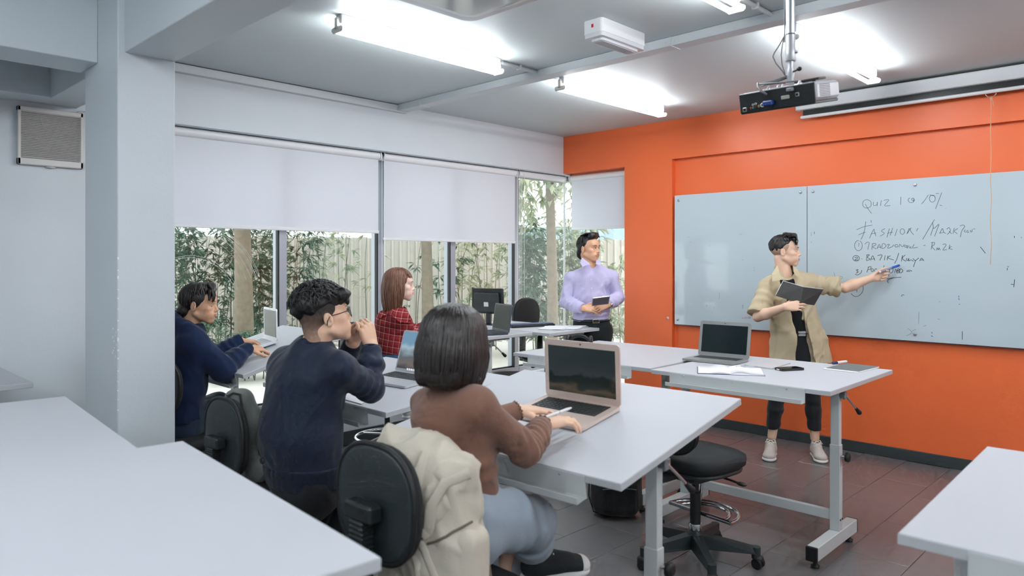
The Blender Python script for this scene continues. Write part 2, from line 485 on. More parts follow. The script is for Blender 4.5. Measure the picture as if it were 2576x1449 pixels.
# ceiling mounted air conditioner
M_ac = mat('glossy_white_enamel', (226, 228, 230), 0.12, var=0.01, coat=0.6)
root = thing('air_conditioner', 'glossy white ceiling air conditioner with rounded corner at the top edge', 'air conditioner', (3.40, -4.345, CEIL))
ac = MB()
prof = [(1.25, 0.79, -0.005, 0.07), (1.25, 0.79, -0.27, 0.07), (1.235, 0.775, -0.305, 0.07), (1.19, 0.73, -0.325, 0.06), (1.05, 0.60, -0.33, 0.04)]
V = []; F = []
for (wx, wy, z, rr) in prof:
    V += [(p[0], p[1], z) for p in rrect(wx, wy, rr, 6)]
n = len(V)//len(prof)
for i in range(len(prof)-1):
    for j in range(n):
        F.append((i*n+j, (i+1)*n+j, (i+1)*n+(j+1) % n, i*n+(j+1) % n))
ac.add(V, F, True); ac.add(V[-n:], [tuple(range(n))[::-1]])
ac.build('body', M_ac, root)
g = MB()
for i in range(12): g.box((-0.56+i*0.022, -0.30, -0.337), (-0.56+i*0.022+0.008, -0.05, -0.331), 0.001)
g.build('grille', mat('grille_dark', (70, 74, 76), 0.5), root)

# projector on its pole
root = thing('projector', 'black and silver projector with sockets hanging from the ceiling', 'projector', (3.855, -3.155, 2.17), 0.0)
def prj():
    M_sil = mat('projector_shell', (176, 176, 180), 0.35, var=0.03)
    b = MB().box((-0.155, -0.12, 0.012), (0.155, 0.13, 0.085), 0.012); b.build('shell', M_sil, root)
    f = MB().box((-0.157, -0.128, 0.004), (0.152, -0.118, 0.083), 0.003); back = f.build('socket_panel', M_black, root)
    f = MB().box((-0.157, -0.125, 0.0), (0.150, 0.12, 0.012), 0.004); f.build('base_plate', mat('projector_base', (52, 56, 58), 0.4), root)
    s = MB()
    for i in range(13):
        for j in range(9):
            s.box((0.1545, -0.085+i*0.0085, 0.020+j*0.0062), (0.1562, -0.0795+i*0.0085, 0.0235+j*0.0062))
    s.build('side_vent', mat('vent_grey', (120, 120, 124), 0.5), root)
    def sock(x, z, r, col, sq=False):
        m = mat('socket_%d_%d_%d' % col, col, 0.35, metal=0.3, var=0)
        k = MB()
        if sq: k.box((x-r, -0.132, z-r), (x+r, -0.128, z+r), 0.002)
        else: k.lathe([(r, 0), (r, 0.005), (r*.55, 0.005), (r*.5, 0.001)], (x, -0.128, z), (0, -1, 0), 12)
        o = k.build('socket', m, back)
        kk = MB()
        if sq: kk.box((x-r*.55, -0.1335, z-r*.55), (x+r*.55, -0.1315, z+r*.55))
        else: kk.cyl((x, -0.128, z), (x, -0.1335, z), r*.42, n=8)
        kk.build('socket_hole', M_gasket, back)
    sock(-0.135, 0.018, 0.009, (150, 148, 140), True); sock(-0.120, 0.019, 0.005, (60, 62, 64))
    for x, z, c in ((-.108,.020,(190,90,80)), (-.097,.021,(90,150,180)), (-.097,.033,(205,205,175)), (-.086,.035,(205,205,195)), (-.085,.023,(120,90,70)), (-.073,.024,(200,170,90))): sock(x, z, 0.0045, c)
    sock(-0.058, 0.026, 0.0085, (205, 205, 200)); sock(0.085, 0.046, 0.008, (180, 180, 170), True)
    v = MB().box((-0.046, -0.16, 0.020), (-0.005, -0.128, 0.040), 0.004); v.build('video_plug', mat('plug_blue', (30, 62, 130), 0.4), back)
    v = MB().box((0.02, -0.132, 0.035), (0.055, -0.128, 0.050), 0.004); v.build('video_socket', mat('socket_beige', (170, 168, 158), 0.4), back)
    p = MB().box((0.05, -0.15, 0.062), (0.075, -0.128, 0.076), 0.003); p.build('power_plug', mat('plug_grey', (120, 124, 126), 0.4), back)
    t = MB(); 
    for sx, sy, ang in ((-.05, 0, .5), (.05, .02, -.6), (0, .05, 1.4)):
        t.box((-.055, -.01, 0), (.055, .01, .006), .002, Matrix.Translation((sx, sy, .085)) @ Matrix.Rotation(ang, 4, 'Z'))
    for i in range(7): t.lathe([(.008, 0), (.008, .008), (.004, .008), (.004, .016)], (random.uniform(-.1, .1), random.uniform(-.06, .07), .085), (0, 0, 1), 8)
    t.build('mount_plate', mat('mount_metal', (205, 205, 208), 0.3, metal=0.4), root)
    t = MB().box((0.03, -0.02, 0.093), (0.13, 0.06, 0.102), 0.003); t.build('label_plate', M_black, root)
    for q_ in kids(root): q_.rotation_euler = (math.radians(12), 0, 0)
    pole = MB()
    pole.cyl((0, 0, 0.30), (0, 0, CEIL-2.17), 0.0185, n=20)
    pole.build('pole', M_metal, root)
    s = MB().lathe([(.021, 0.19), (.022, .192), (.022, .235), (.020, .24), (.020, .30), (.0195, .305)], (0, 0, 0), n=12)
    s.build('pole_joint', mat('cast_grey', (170, 172, 176), 0.4, metal=0.5), root)
    s = MB().lathe([(.012, .10), (.014, .12), (.016, .13), (.016, .155), (.012, .165), (.014, .19)], (0, 0, 0), n=14)
    s.build('swivel', MATS['cast_grey'], root)
    s = MB().lathe([(.045, CEIL-2.17-.012), (.05, CEIL-2.17)], (0, 0, 0), n=20)
    s.build('ceiling_flange', MATS['cast_grey'], root)
    k = MB().cyl((0.014, -0.004, .145), (0.034, -0.008, .148), .004, n=8).ell((.04, -.009, .150), (.011, .008, .009)); k.build('wing_knob', M_black, root)
    k = MB().cyl((0.016, 0, .225), (0.032, 0, .225), .007, n=10); k.build('grub_screw', M_metal, root)
    k = MB().tube([(0.0195*math.cos(2*PI*i/16), 0.0195*math.sin(2*PI*i/16), .30) for i in range(16)], .002, 6, closed=True); k.build('tie', M_black, root)
    c = MB()
    c.tube([(-.021, -.004, CEIL-2.17), (-.022, -.004, .33), (-.024, -.004, .30), (-.042, -.01, .265), (-.062, -.015, .235), (-.068, -.015, .22), (-.055, -.015, .19), (-.03, -.012, .155), (-.016, -.008, .13)], .0026, 6)
    c.tube([(-.021, -.008, .30), (-.03, -.01, .26), (-.034, -.012, .22), (-.03, -.012, .18), (-.018, -.01, .14)], .0022, 6)
    c.tube([(-.016, -.008, .13), (-.035, -.03, .115), (-.07, -.07, .10), (-.085, -.12, .092), (-.07, -.15, .07), (-.045, -.165, .045), (-.028, -.158, .032)], .0045, 8)
    c.tube([(-.012, -.01, .13), (-.05, -.05, .11), (-.09, -.09, .098), (-.07, -.135, .085), (-.0, -.15, .074), (.045, -.148, .069)], .0035, 8)
    c.tube([(-.01, -.0, .125), (-.06, -.03, .105), (-.095, -.06, .095), (-.06, -.08, .092), (.02, -.06, .092), (.08, -.02, .095)], .0035, 8)
    c.build('cables', mat('cable_grey', (92, 92, 96), 0.5), root)
prj()

# projection screen housing on the orange wall
root = thing('projection_screen', 'rolled-up projection screen in long white housing on the orange wall', 'projection screen', (3.9, -0.10, 2.78))
MB().box((-1.27, -0.072, 0.0), (1.3, 0.045, 0.092), 0.006).build('housing', M_white, root)
e = MB().box((-1.276, -0.074, -0.002), (-1.266, 0.047, 0.094), 0.003); e.cyl((-1.277, -0.03, 0.02), (-1.275, -0.03, .02), .004, n=8); e.build('end_cap', M_white, root)
MB().box((-1.235, -0.022, -0.045), (1.27, -0.018, 0.0)).build('screen_edge', M_black, root)
MB().box((-1.255, -0.034, -0.068), (1.28, -0.008, -0.044), 0.007).build('bottom_bar', M_white, root)
h = MB(); P = [(-.026, 0), (-.032, -.012), (-.018, -.028), (.018, -.028), (.032, -.012), (.026, 0)]
h.tube([(0.085+p[0]+0.0, -0.021, -0.064+p[1]) for p in P], .0022, 6, closed=True); h.build('pull_handle', M_metal, root)
c = MB()
pts = [(0.085+0.004*math.sin(i*1.3)*(0.3 if i < 9 else 1), -0.021+0.002*math.cos(i), -0.09-i*0.0655) for i in range(19)]
c.tube(pts, .0028, 6)
c.tube([(0.088, -.021, -.092), (0.095, -.021, -.12), (.101, -.022, -.15), (.103, -.022, -.165)], .0022, 6)
c.tube([(0.083, -.021, -.10), (0.087, -.021, -.12)], .005, 6)
c.build('pull_cord', mat('jute_string', (214, 178, 140), 0.85, var=0.2, vscale=200), root)

# glass writing boards
M_board = mat('back_painted_glass', (198, 211, 218), 0.06, var=0.015, vscale=1.5, spec=0.55)
M_ink = mat('black_marker_ink', (48, 54, 56), 0.7, var=0)
M_inkb = mat('blue_marker_ink', (35, 75, 140), 0.7, var=0)
M_inkr = mat('red_marker_ink', (190, 60, 70), 0.7, var=0)
BY = -0.022   # front face of the boards
def board(label, x0, x1, studs):
    z0, z1 = 0.927, 2.163
    root = thing('glass_board', label, 'whiteboard', ((x0+x1)/2, BY+0.006, z0), 0, 'glass writing boards')
    c = (x0+x1)/2
    MB().box((x0-c, -0.006, 0), (x1-c, 0.0, z1-z0), 0.001).build('glass', M_board, root)
    MB().box((x0-c, 0.0, -0.004), (x1-c, 0.004, 0.003)).build('bottom_edge', mat('edge_blue', (52, 52, 110), 0.3), root)
    for sx, sz in studs:
        k = MB().lathe([(.012, 0), (.0125, .006), (.010, .008), (.004, .0085)], (sx-c, -0.006, sz-z0), (0, -1, 0), 16)
        k.cyl((sx-c, 0, sz-z0), (sx-c, 0.035, sz-z0), 0.008, n=10)
        k.build('stud', M_metal, root)
    return root, c, z0
b1 = board('plain glass writing board panel left of the join, behind the laptop', 1.387, 2.656, [(1.435, 2.112), (1.422, .975), (2.605, 2.115), (2.605, .975)])
b2 = board('glass writing board panel covered with handwritten quiz notes', 2.661, 5.2, [(2.709, 2.115), (3.478, 2.115), (3.478, .98), (2.709, .975), (4.4, 2.115), (4.4, .98)])

def catmull(P, n=4):
    if len(P) < 3: return P
    Q = []
    for i in range(len(P)-1):
        a, b, c, d = P[max(i-1, 0)], P[i], P[i+1], P[min(i+2, len(P)-1)]
        for j in range(n):
            t = j/n; Q.append(.5*((2*b)+(c-a)*t+(2*a-5*b+4*c-d)*t*t+(3*b-a-3*c+d)*t**3))
    return Q+[P[-1]]
def ink_strokes(name, strokes, m, parent, c, z0, r=0.0022):
    mb = MB()
    for st in strokes:
        P = []
        for (px, py) in st:
            p = atY(px, py, BY-0.0004); P.append(Vector((p.x-c, -0.0064, p.z-z0)))
        P = catmull(P)
        if len(P) == 1: P = [P[0], P[0]+Vector((0.004, 0, 0.002))]
        mb.tube(P, r, 5, flat=0.12, hint=(0, 1, 0))
    return tag(mb.build(name, m, parent), kind='stuff')
def zs(S, ox=2140, oy=440, k=4.5286):
    return [[(ox+x/k, oy+y/k) for x, y in s] for s in S]
def circ(cx, cy, rx, ry, a0=0, a1=360, n=14):
    return [(cx+rx*math.cos(math.radians(a0+(a1-a0)*i/n)), cy+ry*math.sin(math.radians(a0+(a1-a0)*i/n))) for i in range(n+1)]
quiz = [circ(185,330,50,48,-60,300), [(165,330),(200,390),(238,440)], [(262,308),(258,340),(275,350),(300,335),(305,310)], [(303,310),(302,355)], [(348,290),(340,352)], [(375,290),(435,285),(385,350),(452,348)],
        [(572,250),(570,340)], circ(690,288,36,28,-60,250), circ(708,278,14,14), [(722,285),(712,305)], [(885,228),(850,280),(808,332)], circ(930,270,34,40,-100,280), [(900,228),(960,240)], [(968,212),(1005,212)], [(1038,200),(1000,300),(966,388)], [(1015,345),(1040,348)], [(1080,378),(1083,382)]]
fashion = [[(172,530),(160,620),(140,690),(118,735)], [(66,626),(150,590),(246,572)], [(90,682),(130,665),(170,652)], [(232,515),(236,545)], [(215,722),(240,660),(265,618),(272,650),(288,698)], [(232,672),(290,660)],
        [(392,612),(350,640),(385,665),(335,698)], [(440,610),(428,660),(412,712)], [(418,665),(480,650)], [(478,605),(462,655),(450,690)], [(530,618),(505,695)], circ(588,645,26,32,-40,320), [(640,672),(655,635),(668,610),(690,650),(718,682)], [(640,672),(690,600)], [(768,608),(748,640)],
        [(955,508),(900,600),(820,735)], [(932,540),(940,580),(950,610),(1005,560),(985,620),(955,700)], [(910,690),(940,600)], [(1015,665),(1045,610),(1060,650),(1085,668)], [(1010,665),(1060,655)], [(1095,620),(1120,600),(1135,640),(1100,680)], [(1120,640),(1150,672)], [(1180,605),(1165,672)], [(1222,610),(1180,640),(1215,670)], [(1245,582),(1280,570),(1298,590),(1265,640),(1250,708)], [(1310,625),(1295,640),(1312,655)], circ(1335,645,12,12,0,300,8), [(1362,630),(1375,655)], [(1385,620),(1382,650)], [(1395,615),(1418,615)]]
l1 = [circ(88,805,44,58,-70,275), [(95,775),(90,815)], [(160,790),(190,765),(215,772)], [(212,775),(195,850)], [(248,780),(240,852)], [(245,785),(280,780),(285,800),(250,820),(292,842)], [(300,842),(325,790),(345,838)], [(310,825),(345,820)], [(360,785),(358,840),(400,815),(385,785),(362,785)], [(410,800),(440,790),(420,835),(470,820),(490,795)], circ(520,808,18,14,0,330), [(550,825),(560,790),(590,820),(610,790)], circ(625,812,12,12), [(650,800),(640,835),(668,805)], [(690,815),(670,830),(700,835)], [(725,790),(705,830),(765,825)], [(828,802),(852,802)], [(930,770),(918,850)], [(915,772),(955,770),(948,800),(925,815),(962,858)], [(978,860),(985,830),(998,855),(1005,830),(1020,858)], [(1048,795),(1075,785),(1085,805),(1050,855),(1095,850)], [(1130,795),(1118,848)], [(1150,815),(1120,835),(1160,848)]]
l2 = [circ(62,950,38,32,-30,330), [(45,945),(72,935),(78,950),(45,970),(85,968)], [(125,955),(132,958)], [(185,910),(180,975)], [(180,912),(215,910),(190,938),(220,960),(180,978)], [(225,975),(250,920),(275,975)], [(235,960),(275,955)], [(305,920),(358,912),(330,975)], [(392,918),(385,972)], [(425,920),(415,972)], [(455,920),(425,945),(492,970)], [(548,890),(525,960),(500,1010)], [(590,915),(578,985)], [(622,912),(588,950),(632,985)], circ(645,962,12,12,-40,260,8), [(665,950),(660,980),(685,965)], [(690,965),(715,985)], [(710,950),(735,975),(775,945)], [(740,970),(715,1050)], [(785,980),(808,948),(835,980)], [(790,970),(830,968)]]
l3 = [[(60,1085),(85,1078),(70,1098),(88,1105),(60,1120)], [(125,1085),(118,1115),(80,1140),(50,1132)], [(205,1048),(185,1110)], [(195,1052),(230,1045),(228,1070),(195,1080)], circ(245,1085,14,16), [(268,1100),(280,1070),(300,1075)], [(382,1030),(372,1060)], [(445,1075),(432,1160)], [(440,1075),(480,1072),(475,1110),(445,1118)], [(500,1115),(512,1072),(528,1112)], [(535,1070),(528,1118),(555,1105),(535,1092),(558,1080),(538,1068)], [(565,1068),(560,1118),(595,1095),(570,1065)], circ(668,1100,30,14,180,360), [(640,1100),(680,1098)], [(400,1188),(480,1172),(576,1165)], [(495,1172),(440,1190),(418,1210),(430,1228)], [(5,1350),(40,1382),(90,1378),(135,1330),(142,1270),(132,1252)], [(68,1335),(75,1285)], [(1478,820),(1535,893)], [(1865,695),(1867,718)], [(1785,1045),(1802,1045)], [(1785,1060),(1783,1085)], [(1868,1190),(1862,1250),(1858,1280)], [(1825,1245),(1860,1250)], [(580,1385),(585,1368),(610,1368)]]
ink_strokes('handwriting', zs(quiz+fashion+l1), M_ink, b2[0], b2[1], b2[2], 0.0016)
ink_strokes('handwriting', zs(l2+l3), M_ink, b2[0], b2[1], b2[2], 0.0021)
mk = lambda S: [[(1650+x/2.7808, 420+y/2.7808) for x, y in s] for s in S]
ink_strokes('stray_marks', mk([[(1086,455),(1086,482)], [(1086,520),(1086,532)], [(1840,1012),(1838,1100)], [(1765,1130),(1790,1158),(1752,1182)], [(1790,1150),(1820,1135)], [(1870,1115),(1892,1108)], [(1968,1062),(1990,1068)], [(1978,945),(1992,940)], [(1270,760),(1305,770),(1290,790)], [(1245,735),(1255,775)]]), M_ink, b2[0], b2[1], b2[2], 0.0010)
ink_strokes('stray_marks', mk([[(1108,452),(1108,470)], [(2118,900),(2120,912)], [(2118,918),(2122,930)], [(2122,958),(2124,964)], [(2143,1150),(2143,1208)], [(1928,1155),(1934,1165)], [(1925,1180),(1938,1186)]]), M_inkb, b2[0], b2[1], b2[2], 0.0022)
ink_strokes('stray_marks', mk([[(2556,490),(2557,498)]]), M_inkr, b2[0], b2[1], b2[2], 0.002)
ink_strokes('stray_marks', mk([[(444,878),(442,925)], [(606,965),(605,990)], [(610,965),(609,990)], [(585,472),(605,472)], [(602,650),(612,648)], [(220,490),(235,490)], [(352,968),(362,968)], [(355,968),(354,980)], [(405,982),(410,990)], [(390,1018),(397,1015)], [(684,705),(690,702)], [(690,718),(684,728)], [(240,520),(241,530)], [(375,545),(376,555)]]), M_ink, b1[0], b1[1], b1[2], 0.0009)
ink_strokes('red_scribble', mk([[(620,1050),(622,1062)], [(630,1048),(632,1062)], [(638,1050),(640,1062)], [(646,1046),(652,1062)], [(652,1062),(656,1048)], [(660,1048),(664,1062)], [(600,1058),(612,1056)]]), M_inkr, b1[0], b1[1], b1[2], 0.0016)

# screw hole with plaster patch on the orange pier
p = atY(1680, 800, -0.03)
root = thing('wall_hook', 'small white wall hook plate on the orange pier', 'hook', (p.x, -0.03, p.z))
MB().lathe([(.013, 0), (.0125, .003), (.008, .004)], (0, 0, -.002), (0, -1, 0), 14).build('plate', M_white, root)
MB().tube([(0, -.003, .004), (0, -.016, .002), (0, -.019, -.008), (.003, -.014, -.012)], .0022, 6).build('hook_wire', mat('red_hook', (150, 40, 35), 0.4), root)

# wall fan in the alcove
root = thing('ventilation_fan', 'square white louvred ventilation fan on the wall left of the column', 'fan', (0.0, -4.892, 2.112))
M_fan = mat('aged_white_plastic', (214, 212, 208), 0.35, var=0.02)
f = MB()
W2, HH, T = 0.174, 0.348, 0.034
f.box((0, -W2, 0), (T, -W2+0.018, HH), 0.004).box((0, W2-0.018, 0), (T, W2, HH), 0.004)
f.box((0, -W2, 0), (T, W2, 0.040), 0.004).box((0, -W2, HH-0.030), (T, W2, HH), 0.004)
f.build('frame', M_fan, root)
sl = None
for i in range(27):
    z = 0.046 + i*(HH-0.080)/26.0
    if sl is None:
        sl = MB().box((-0.004, -W2+0.018, -0.0012), (0.006, W2-0.018, 0.0012), 0, Matrix.Rotation(-0.6, 4, 'Y')).build('louvre', M_fan, root)
        o = sl
    else:
        o = sl.copy(); COL.objects.link(o)
    o.location = (T-0.007, 0, z)
MB().box((0.0005, -W2+0.018, 0.04), (0.003, W2-0.018, HH-0.03)).build('backing', mat('fan_cavity', (96, 92, 86), 0.6), root)
hub = MB().lathe([(.034, 0), (.034, .012), (.028, .016)], (0.003, 0, 0.185), (1, 0, 0), 20); hub.build('hub', mat('fan_hub', (120, 116, 110), 0.4), root)
for k in range(5):
    a = k*2*PI/5+0.3
    M = Matrix.Translation((0.011, 0, 0.185)) @ Matrix.Rotation(a, 4, 'X') @ Matrix.Rotation(0.45, 4, 'Z')
    bl = MB(); P = [(-.02, .03), (-.035, .08), (-.03, .125), (.01, .135), (.035, .11), (.025, .06), (.018, .03)]
    V = [M @ Vector((0.004*math.sin(3*q[0]*20), q[0], q[1])) for q in P] + [M @ Vector((0.002, q[0], q[1])) for q in P]
    n = len(P); bl.add(V, [tuple(range(n)), tuple(range(n, 2*n))[::-1]] + [(i, i+n, (i+1) % n+n, (i+1) % n) for i in range(n)])
    bl.build('blade', mat('fan_blade', (138, 134, 126), 0.2, spec=0.7), root)
MB().ell((T*0.5, 0, -0.004), (0.012, 0.028, 0.006)).build('latch', M_fan, root)
MB().tube([(.012, .145, .348), (.014, .16, .362), (.012, .19, .366), (.006, .24, .366), (.004, .30, .366)], .0035, 6).build('power_cord', M_fan, root)

# ================================================================== OUTSIDE
M_pave = mat('concrete_paving', (206, 203, 196), 0.85, var=0.14, vscale=2.2, bump=0.15, bscale=30)
g = MB().box((-16, -7, -0.3), (-0.3, 12, -0.03)); g.box((-0.3, 0.3, -0.3), (5, 12, -0.03))
struct(g.build('ground', M_pave))
FA, FB = Vector((-10.6, -3.92, -0.03)), Vector((-3.2, 8.16, -0.03))
fdir = (FB-FA).normalized(); fn = Vector((fdir.y, -fdir.x, 0)); flen = (FB-FA).length
fence = thing('fence', 'tall beige fence of ribbed vertical boards beyond the windows', 'fence', FA, math.atan2(fdir.y, fdir.x))
M_fence = mat('fence_board_beige', (190, 185, 176), 0.7, var=0.1, vscale=3, bump=0.06, bscale=20)
bw = 0.158; me_f = None
nb = int(flen/bw)
for i in range(nb):
    if me_f is None:
        k = MB().box((-0.002, 0.0, 0.0), (bw+0.002, 0.02, 2.02))
        k.box((0.0, -0.032, 0.0), (0.042, 0.004, 2.02), 0.006)
        o = k.build('board', M_fence, fence); me_f = o.data
    else:
        o = bpy.data.objects.new('board', me_f); COL.objects.link(o); o.parent = fence
    o.location = (i*bw, random.uniform(-.002, .002), random.uniform(-.01, .01))
for z in (0.25, 1.2, 1.85):
    MB().box((0, 0.021, z), (nb*bw, 0.07, z+0.06)).build('rail', M_fence, fence)
# gravel strip at the foot of the fence
gp = MB()
for k in range(420):
    t = random.uniform(0.2, flen-0.2); d = random.uniform(0.1, 1.0)
    p = FA + fdir*t + fn*d; s = random.uniform(0.02, 0.06)
    gp.ell((p.x, p.y, -0.03+s*.2), (s, s*.8, s*.5), 6, 4)
tag(gp.build('gravel', mat('gravel_stone', (170, 165, 155), 0.9, var=0.3, vscale=3)), 'pale gravel strewn along the foot of the beige fence', 'gravel', kind='stuff')
# neighbouring building
p = at(1600, 655, 25)
root = thing('neighbouring_building', 'pale low building with blue-grey roof band behind the fence', 'building', (p.x, p.y, -0.03), math.radians(44.2))
MB().box((-4.5, 0, 0), (6, 5, 2.3)).build('wall', mat('far_wall', (208, 210, 208), 0.8), root)
MB().box((-4.6, -0.3, 2.28), (6.2, 5, 2.72), 0.02).build('roof_band', mat('far_roof_blue', (150, 172, 184), 0.6), root)
for x in (-0.2, 1.0): MB().box((x, -0.03, 1.75), (x+0.6, 0.02, 2.1), 0.01).build('window', mat('far_window', (110, 122, 130), 0.2), root)

def leaf_mat(name, col, col2):
    m = bpy.data.materials.new(name); m.use_nodes = True
    nt = m.node_tree; N = nt.nodes; L = nt.links; b = N['Principled BSDF']
    tc = N.new('ShaderNodeTexCoord'); n = N.new('ShaderNodeTexNoise'); n.inputs['Scale'].default_value = 5; n.inputs['Detail'].default_value = 3
    L.new(tc.outputs['Object'], n.inputs['Vector'])
    cr = N.new('ShaderNodeValToRGB'); cr.color_ramp.elements[0].position = 0.35; cr.color_ramp.elements[1].position = 0.68
    cr.color_ramp.elements[0].color = lin(col); cr.color_ramp.elements[1].color = lin(col2)
    L.new(n.outputs['Fac'], cr.inputs[0]); L.new(cr.outputs[0], b.inputs['Base Color']); b.inputs['Roughness'].default_value = 0.5
    tr = N.new('ShaderNodeBsdfTranslucent'); L.new(cr.outputs[0], tr.inputs[0])
    mx = N.new('ShaderNodeMixShader'); mx.inputs[0].default_value = 0.35
    L.new(b.outputs[0], mx.inputs[1]); L.new(tr.outputs[0], mx.inputs[2]); L.new(mx.outputs[0], N['Material Output'].inputs[0])
    return m
M_leafd = leaf_mat('leaf_deep_green', (62, 92, 72), (104, 132, 106))
M_leaflit = leaf_mat('leaf_daylit_green', (132, 152, 126), (206, 206, 176))  # same foliage as the deep green, with bright daylight put into the colour
M_bark = mat('pale_bark', (128, 118, 102), 0.9, var=0.35, vscale=14, bump=0.5, bscale=25, bstretch=(1, 1, .4))
M_stem = mat('thin_stem', (86, 84, 66), 0.8, var=0.2)

def leaves_mesh(L, name, m, parent):
    """L: list of (pos, dir, length, width) ; each leaf is a folded six-point blade"""
    V = []; F = []
    for (p, d, ln, wd) in L:
        d = d.normalized(); s = d.cross(Vector((random.uniform(-.4, .4), random.uniform(-.4, .4), 1))).normalized(); up = s.cross(d)
        o = len(V); mid = p + d*ln*.5 - Vector((0, 0, ln*.05)); tip = p + d*ln - Vector((0, 0, ln*.22))
        V += [p, mid + s*wd*.5 + up*wd*.12, mid - s*wd*.5 + up*wd*.12, tip, p + d*ln*.5 - Vector((0, 0, ln*.07))]
        F += [(o, o+1, o+4), (o, o+4, o+2), (o+1, o+3, o+4), (o+4, o+3, o+2)]
    return tag(raw(name, V, F, m, parent), kind='stuff')

def shrub(label, px, d, h, nst, nl, m, ll=0.17, wd=0.036, spread=0.35, lo=0.15):
    p = at(px, 655, d); root = thing('bamboo_shrub', label, 'shrub', (p.x, p.y, -0.03), 0, 'leafy shrubs in front of the fence')
    st = MB(); L = []
    for s in range(nst):
        a = random.uniform(0, 2*PI); r = random.uniform(.02, .18); ln = random.uniform(.1, spread)
        b0 = Vector((r*math.cos(a), r*math.sin(a), 0)); hh = h*random.uniform(.75, 1.05)
        P = [b0 + Vector((ln*math.cos(a)*t*t + .03*math.sin(5*t+s), ln*math.sin(a)*t*t + .03*math.cos(4*t+s), hh*t)) for t in [i/7 for i in range(8)]]
        st.tube(P, [.009*(1-.7*i/7) for i in range(8)], 6)
        for k in range(int(nl*1.25)):
            t = lo + (1-lo)*random.random()**.8; i = min(6, int(t*7)); q = P[i].lerp(P[i+1], t*7-i)
            az = random.uniform(0, 2*PI); br = random.uniform(.02, .26)*(1.15-t*.5)
            q = q + Vector((math.cos(az)*br, math.sin(az)*br, random.uniform(-.03, .08)))
            for c in range(6):
                a2 = az + random.uniform(-1.1, 1.1)
                L.append((q, Vector((math.cos(a2), math.sin(a2), random.uniform(-.7, .35))), ll*random.uniform(.6, 1.2), wd*random.uniform(.7, 1.2)))
    st.build('stems', M_stem, root); leaves_mesh(L, 'foliage', m, root)
def tree(label, px, d, r, h, crown, m, nl, ll=.2, wd=.07, lean=0.0):
    p = at(px, 655, d); root = thing('garden_tree', label, 'tree', (p.x, p.y, -0.03), 0, 'trees beyond the windows')
    tk = MB(); P = [Vector((lean*t + .02*math.sin(4*t), .02*math.cos(3*t), h*t)) for t in [i/9 for i in range(10)]]
    tk.tube(P, [r*(1.12-.35*i/9) for i in range(10)], 14)
    top = P[-1]
    for b in range(7):
        a = b*2*PI/7; q = Vector(crown[0]) + Vector((math.cos(a)*crown[1][0]*.7, math.sin(a)*crown[1][1]*.7, random.uniform(-.3, .4)*crown[1][2]))
        tk.tube([top.lerp(P[-3], random.random()), (top+q)/2 + Vector((0, 0, .12)), q], [r*.35, r*.22, r*.1], 6)
    tk.build('trunk', M_bark, root)
    L = []
    while len(L) < nl:
        u = Vector((random.gauss(0, 1), random.gauss(0, 1), random.gauss(0, 1))).normalized()*random.random()**.45
        q = Vector((crown[0][0]+u.x*crown[1][0], crown[0][1]+u.y*crown[1][1], crown[0][2]+u.z*crown[1][2]))
        for c in range(5):
            L.append((q+Vector((random.uniform(-.05, .05), random.uniform(-.05, .05), random.uniform(-.05, .05))), Vector((random.uniform(-1, 1), random.uniform(-1, 1), random.uniform(-1.2, .3))), ll*random.uniform(.6, 1.2), wd*random.uniform(.7, 1.2)))
    leaves_mesh(L, 'foliage', m, root)
tree('thick mottled tree trunk behind the student in the hooded top', 610, 10.3, .125, 3.0, ((0, 0, 3.0), (1.5, 1.5, .95)), M_leafd, 900, .24, .07)
tree('pale tree trunk behind the woman in the red checked shirt', 1072, 10.8, .088, 3.0, ((0, 0, 3.1), (1.3, 1.3, .9)), M_leaflit, 700, .22, .07)
tree('slender pale tree seen through the corner window', 1386, 10.2, .075, 3.0, ((-.1, 0, 3.0), (1.15, 1.15, .85)), M_leaflit, 900, .22, .065)
SH = [(447, 11.0, 2.6, 5, 26, 0), (505, 11.6, 2.5, 6, 30, 0), (552, 12.2, 2.4, 5, 26, 0), (668, 11.2, 2.4, 6, 34, 0), (690, 12.6, 2.6, 4, 24, 0), (738, 11.8, 2.8, 4, 26, 0),
      (800, 12.5, 2.9, 4, 18, 1), (868, 12.2, 2.5, 3, 14, 1), (915, 12.6, 2.5, 2, 9, 1), (1030, 12.2, 2.4, 2, 8, 0), (1112, 11.8, 1.9, 3, 12, 0), (1168, 12.3, 2.4, 4, 16, 1),
      (1235, 12.6, 2.4, 4, 18, 1), (1312, 12.0, 2.5, 5, 44, 1), (1346, 11.6, 2.4, 5, 44, 0), (1428, 12.2, 2.4, 6, 48, 1), (1468, 12.6, 2.4, 5, 36, 1), (1552, 12.4, 1.75, 5, 34, 1)]
NM = ['dark leafy shrub at the column edge, left of the hooded student', 'dark leafy shrub directly behind the hooded student', 'tall dark shrub just left of the thick mottled trunk',
      'dark shrub just right of the thick mottled trunk', 'dark shrub beside the first window mullion', 'green shrub behind the head of the student in the navy jacket', 'brightly lit shrub in the middle of the second pane',
      'thin-stemmed brightly lit shrub in the second pane', 'thin shrub at the right edge of the second pane', 'sparse shrub behind the woman in the red checked shirt', 'low dark shrub beside the pale tree trunk',
      'brightly lit shrub behind the desktop monitor', 'brightly lit shrub right of the desktop monitor', 'brightly lit bushy shrub left of the slender tree', 'green bushy shrub hugging the slender tree',
      'bright bushy shrub behind the shoulder of the man in the lilac shirt', 'bright shrub behind the head of the man in the lilac shirt', 'low brightly lit shrub at the edge of the orange wall']
for (px, d, h, ns, nl, k), lab in zip(SH, NM):
    shrub(lab, px, d, h, ns, nl, (M_leafd, M_leaflit)[k])
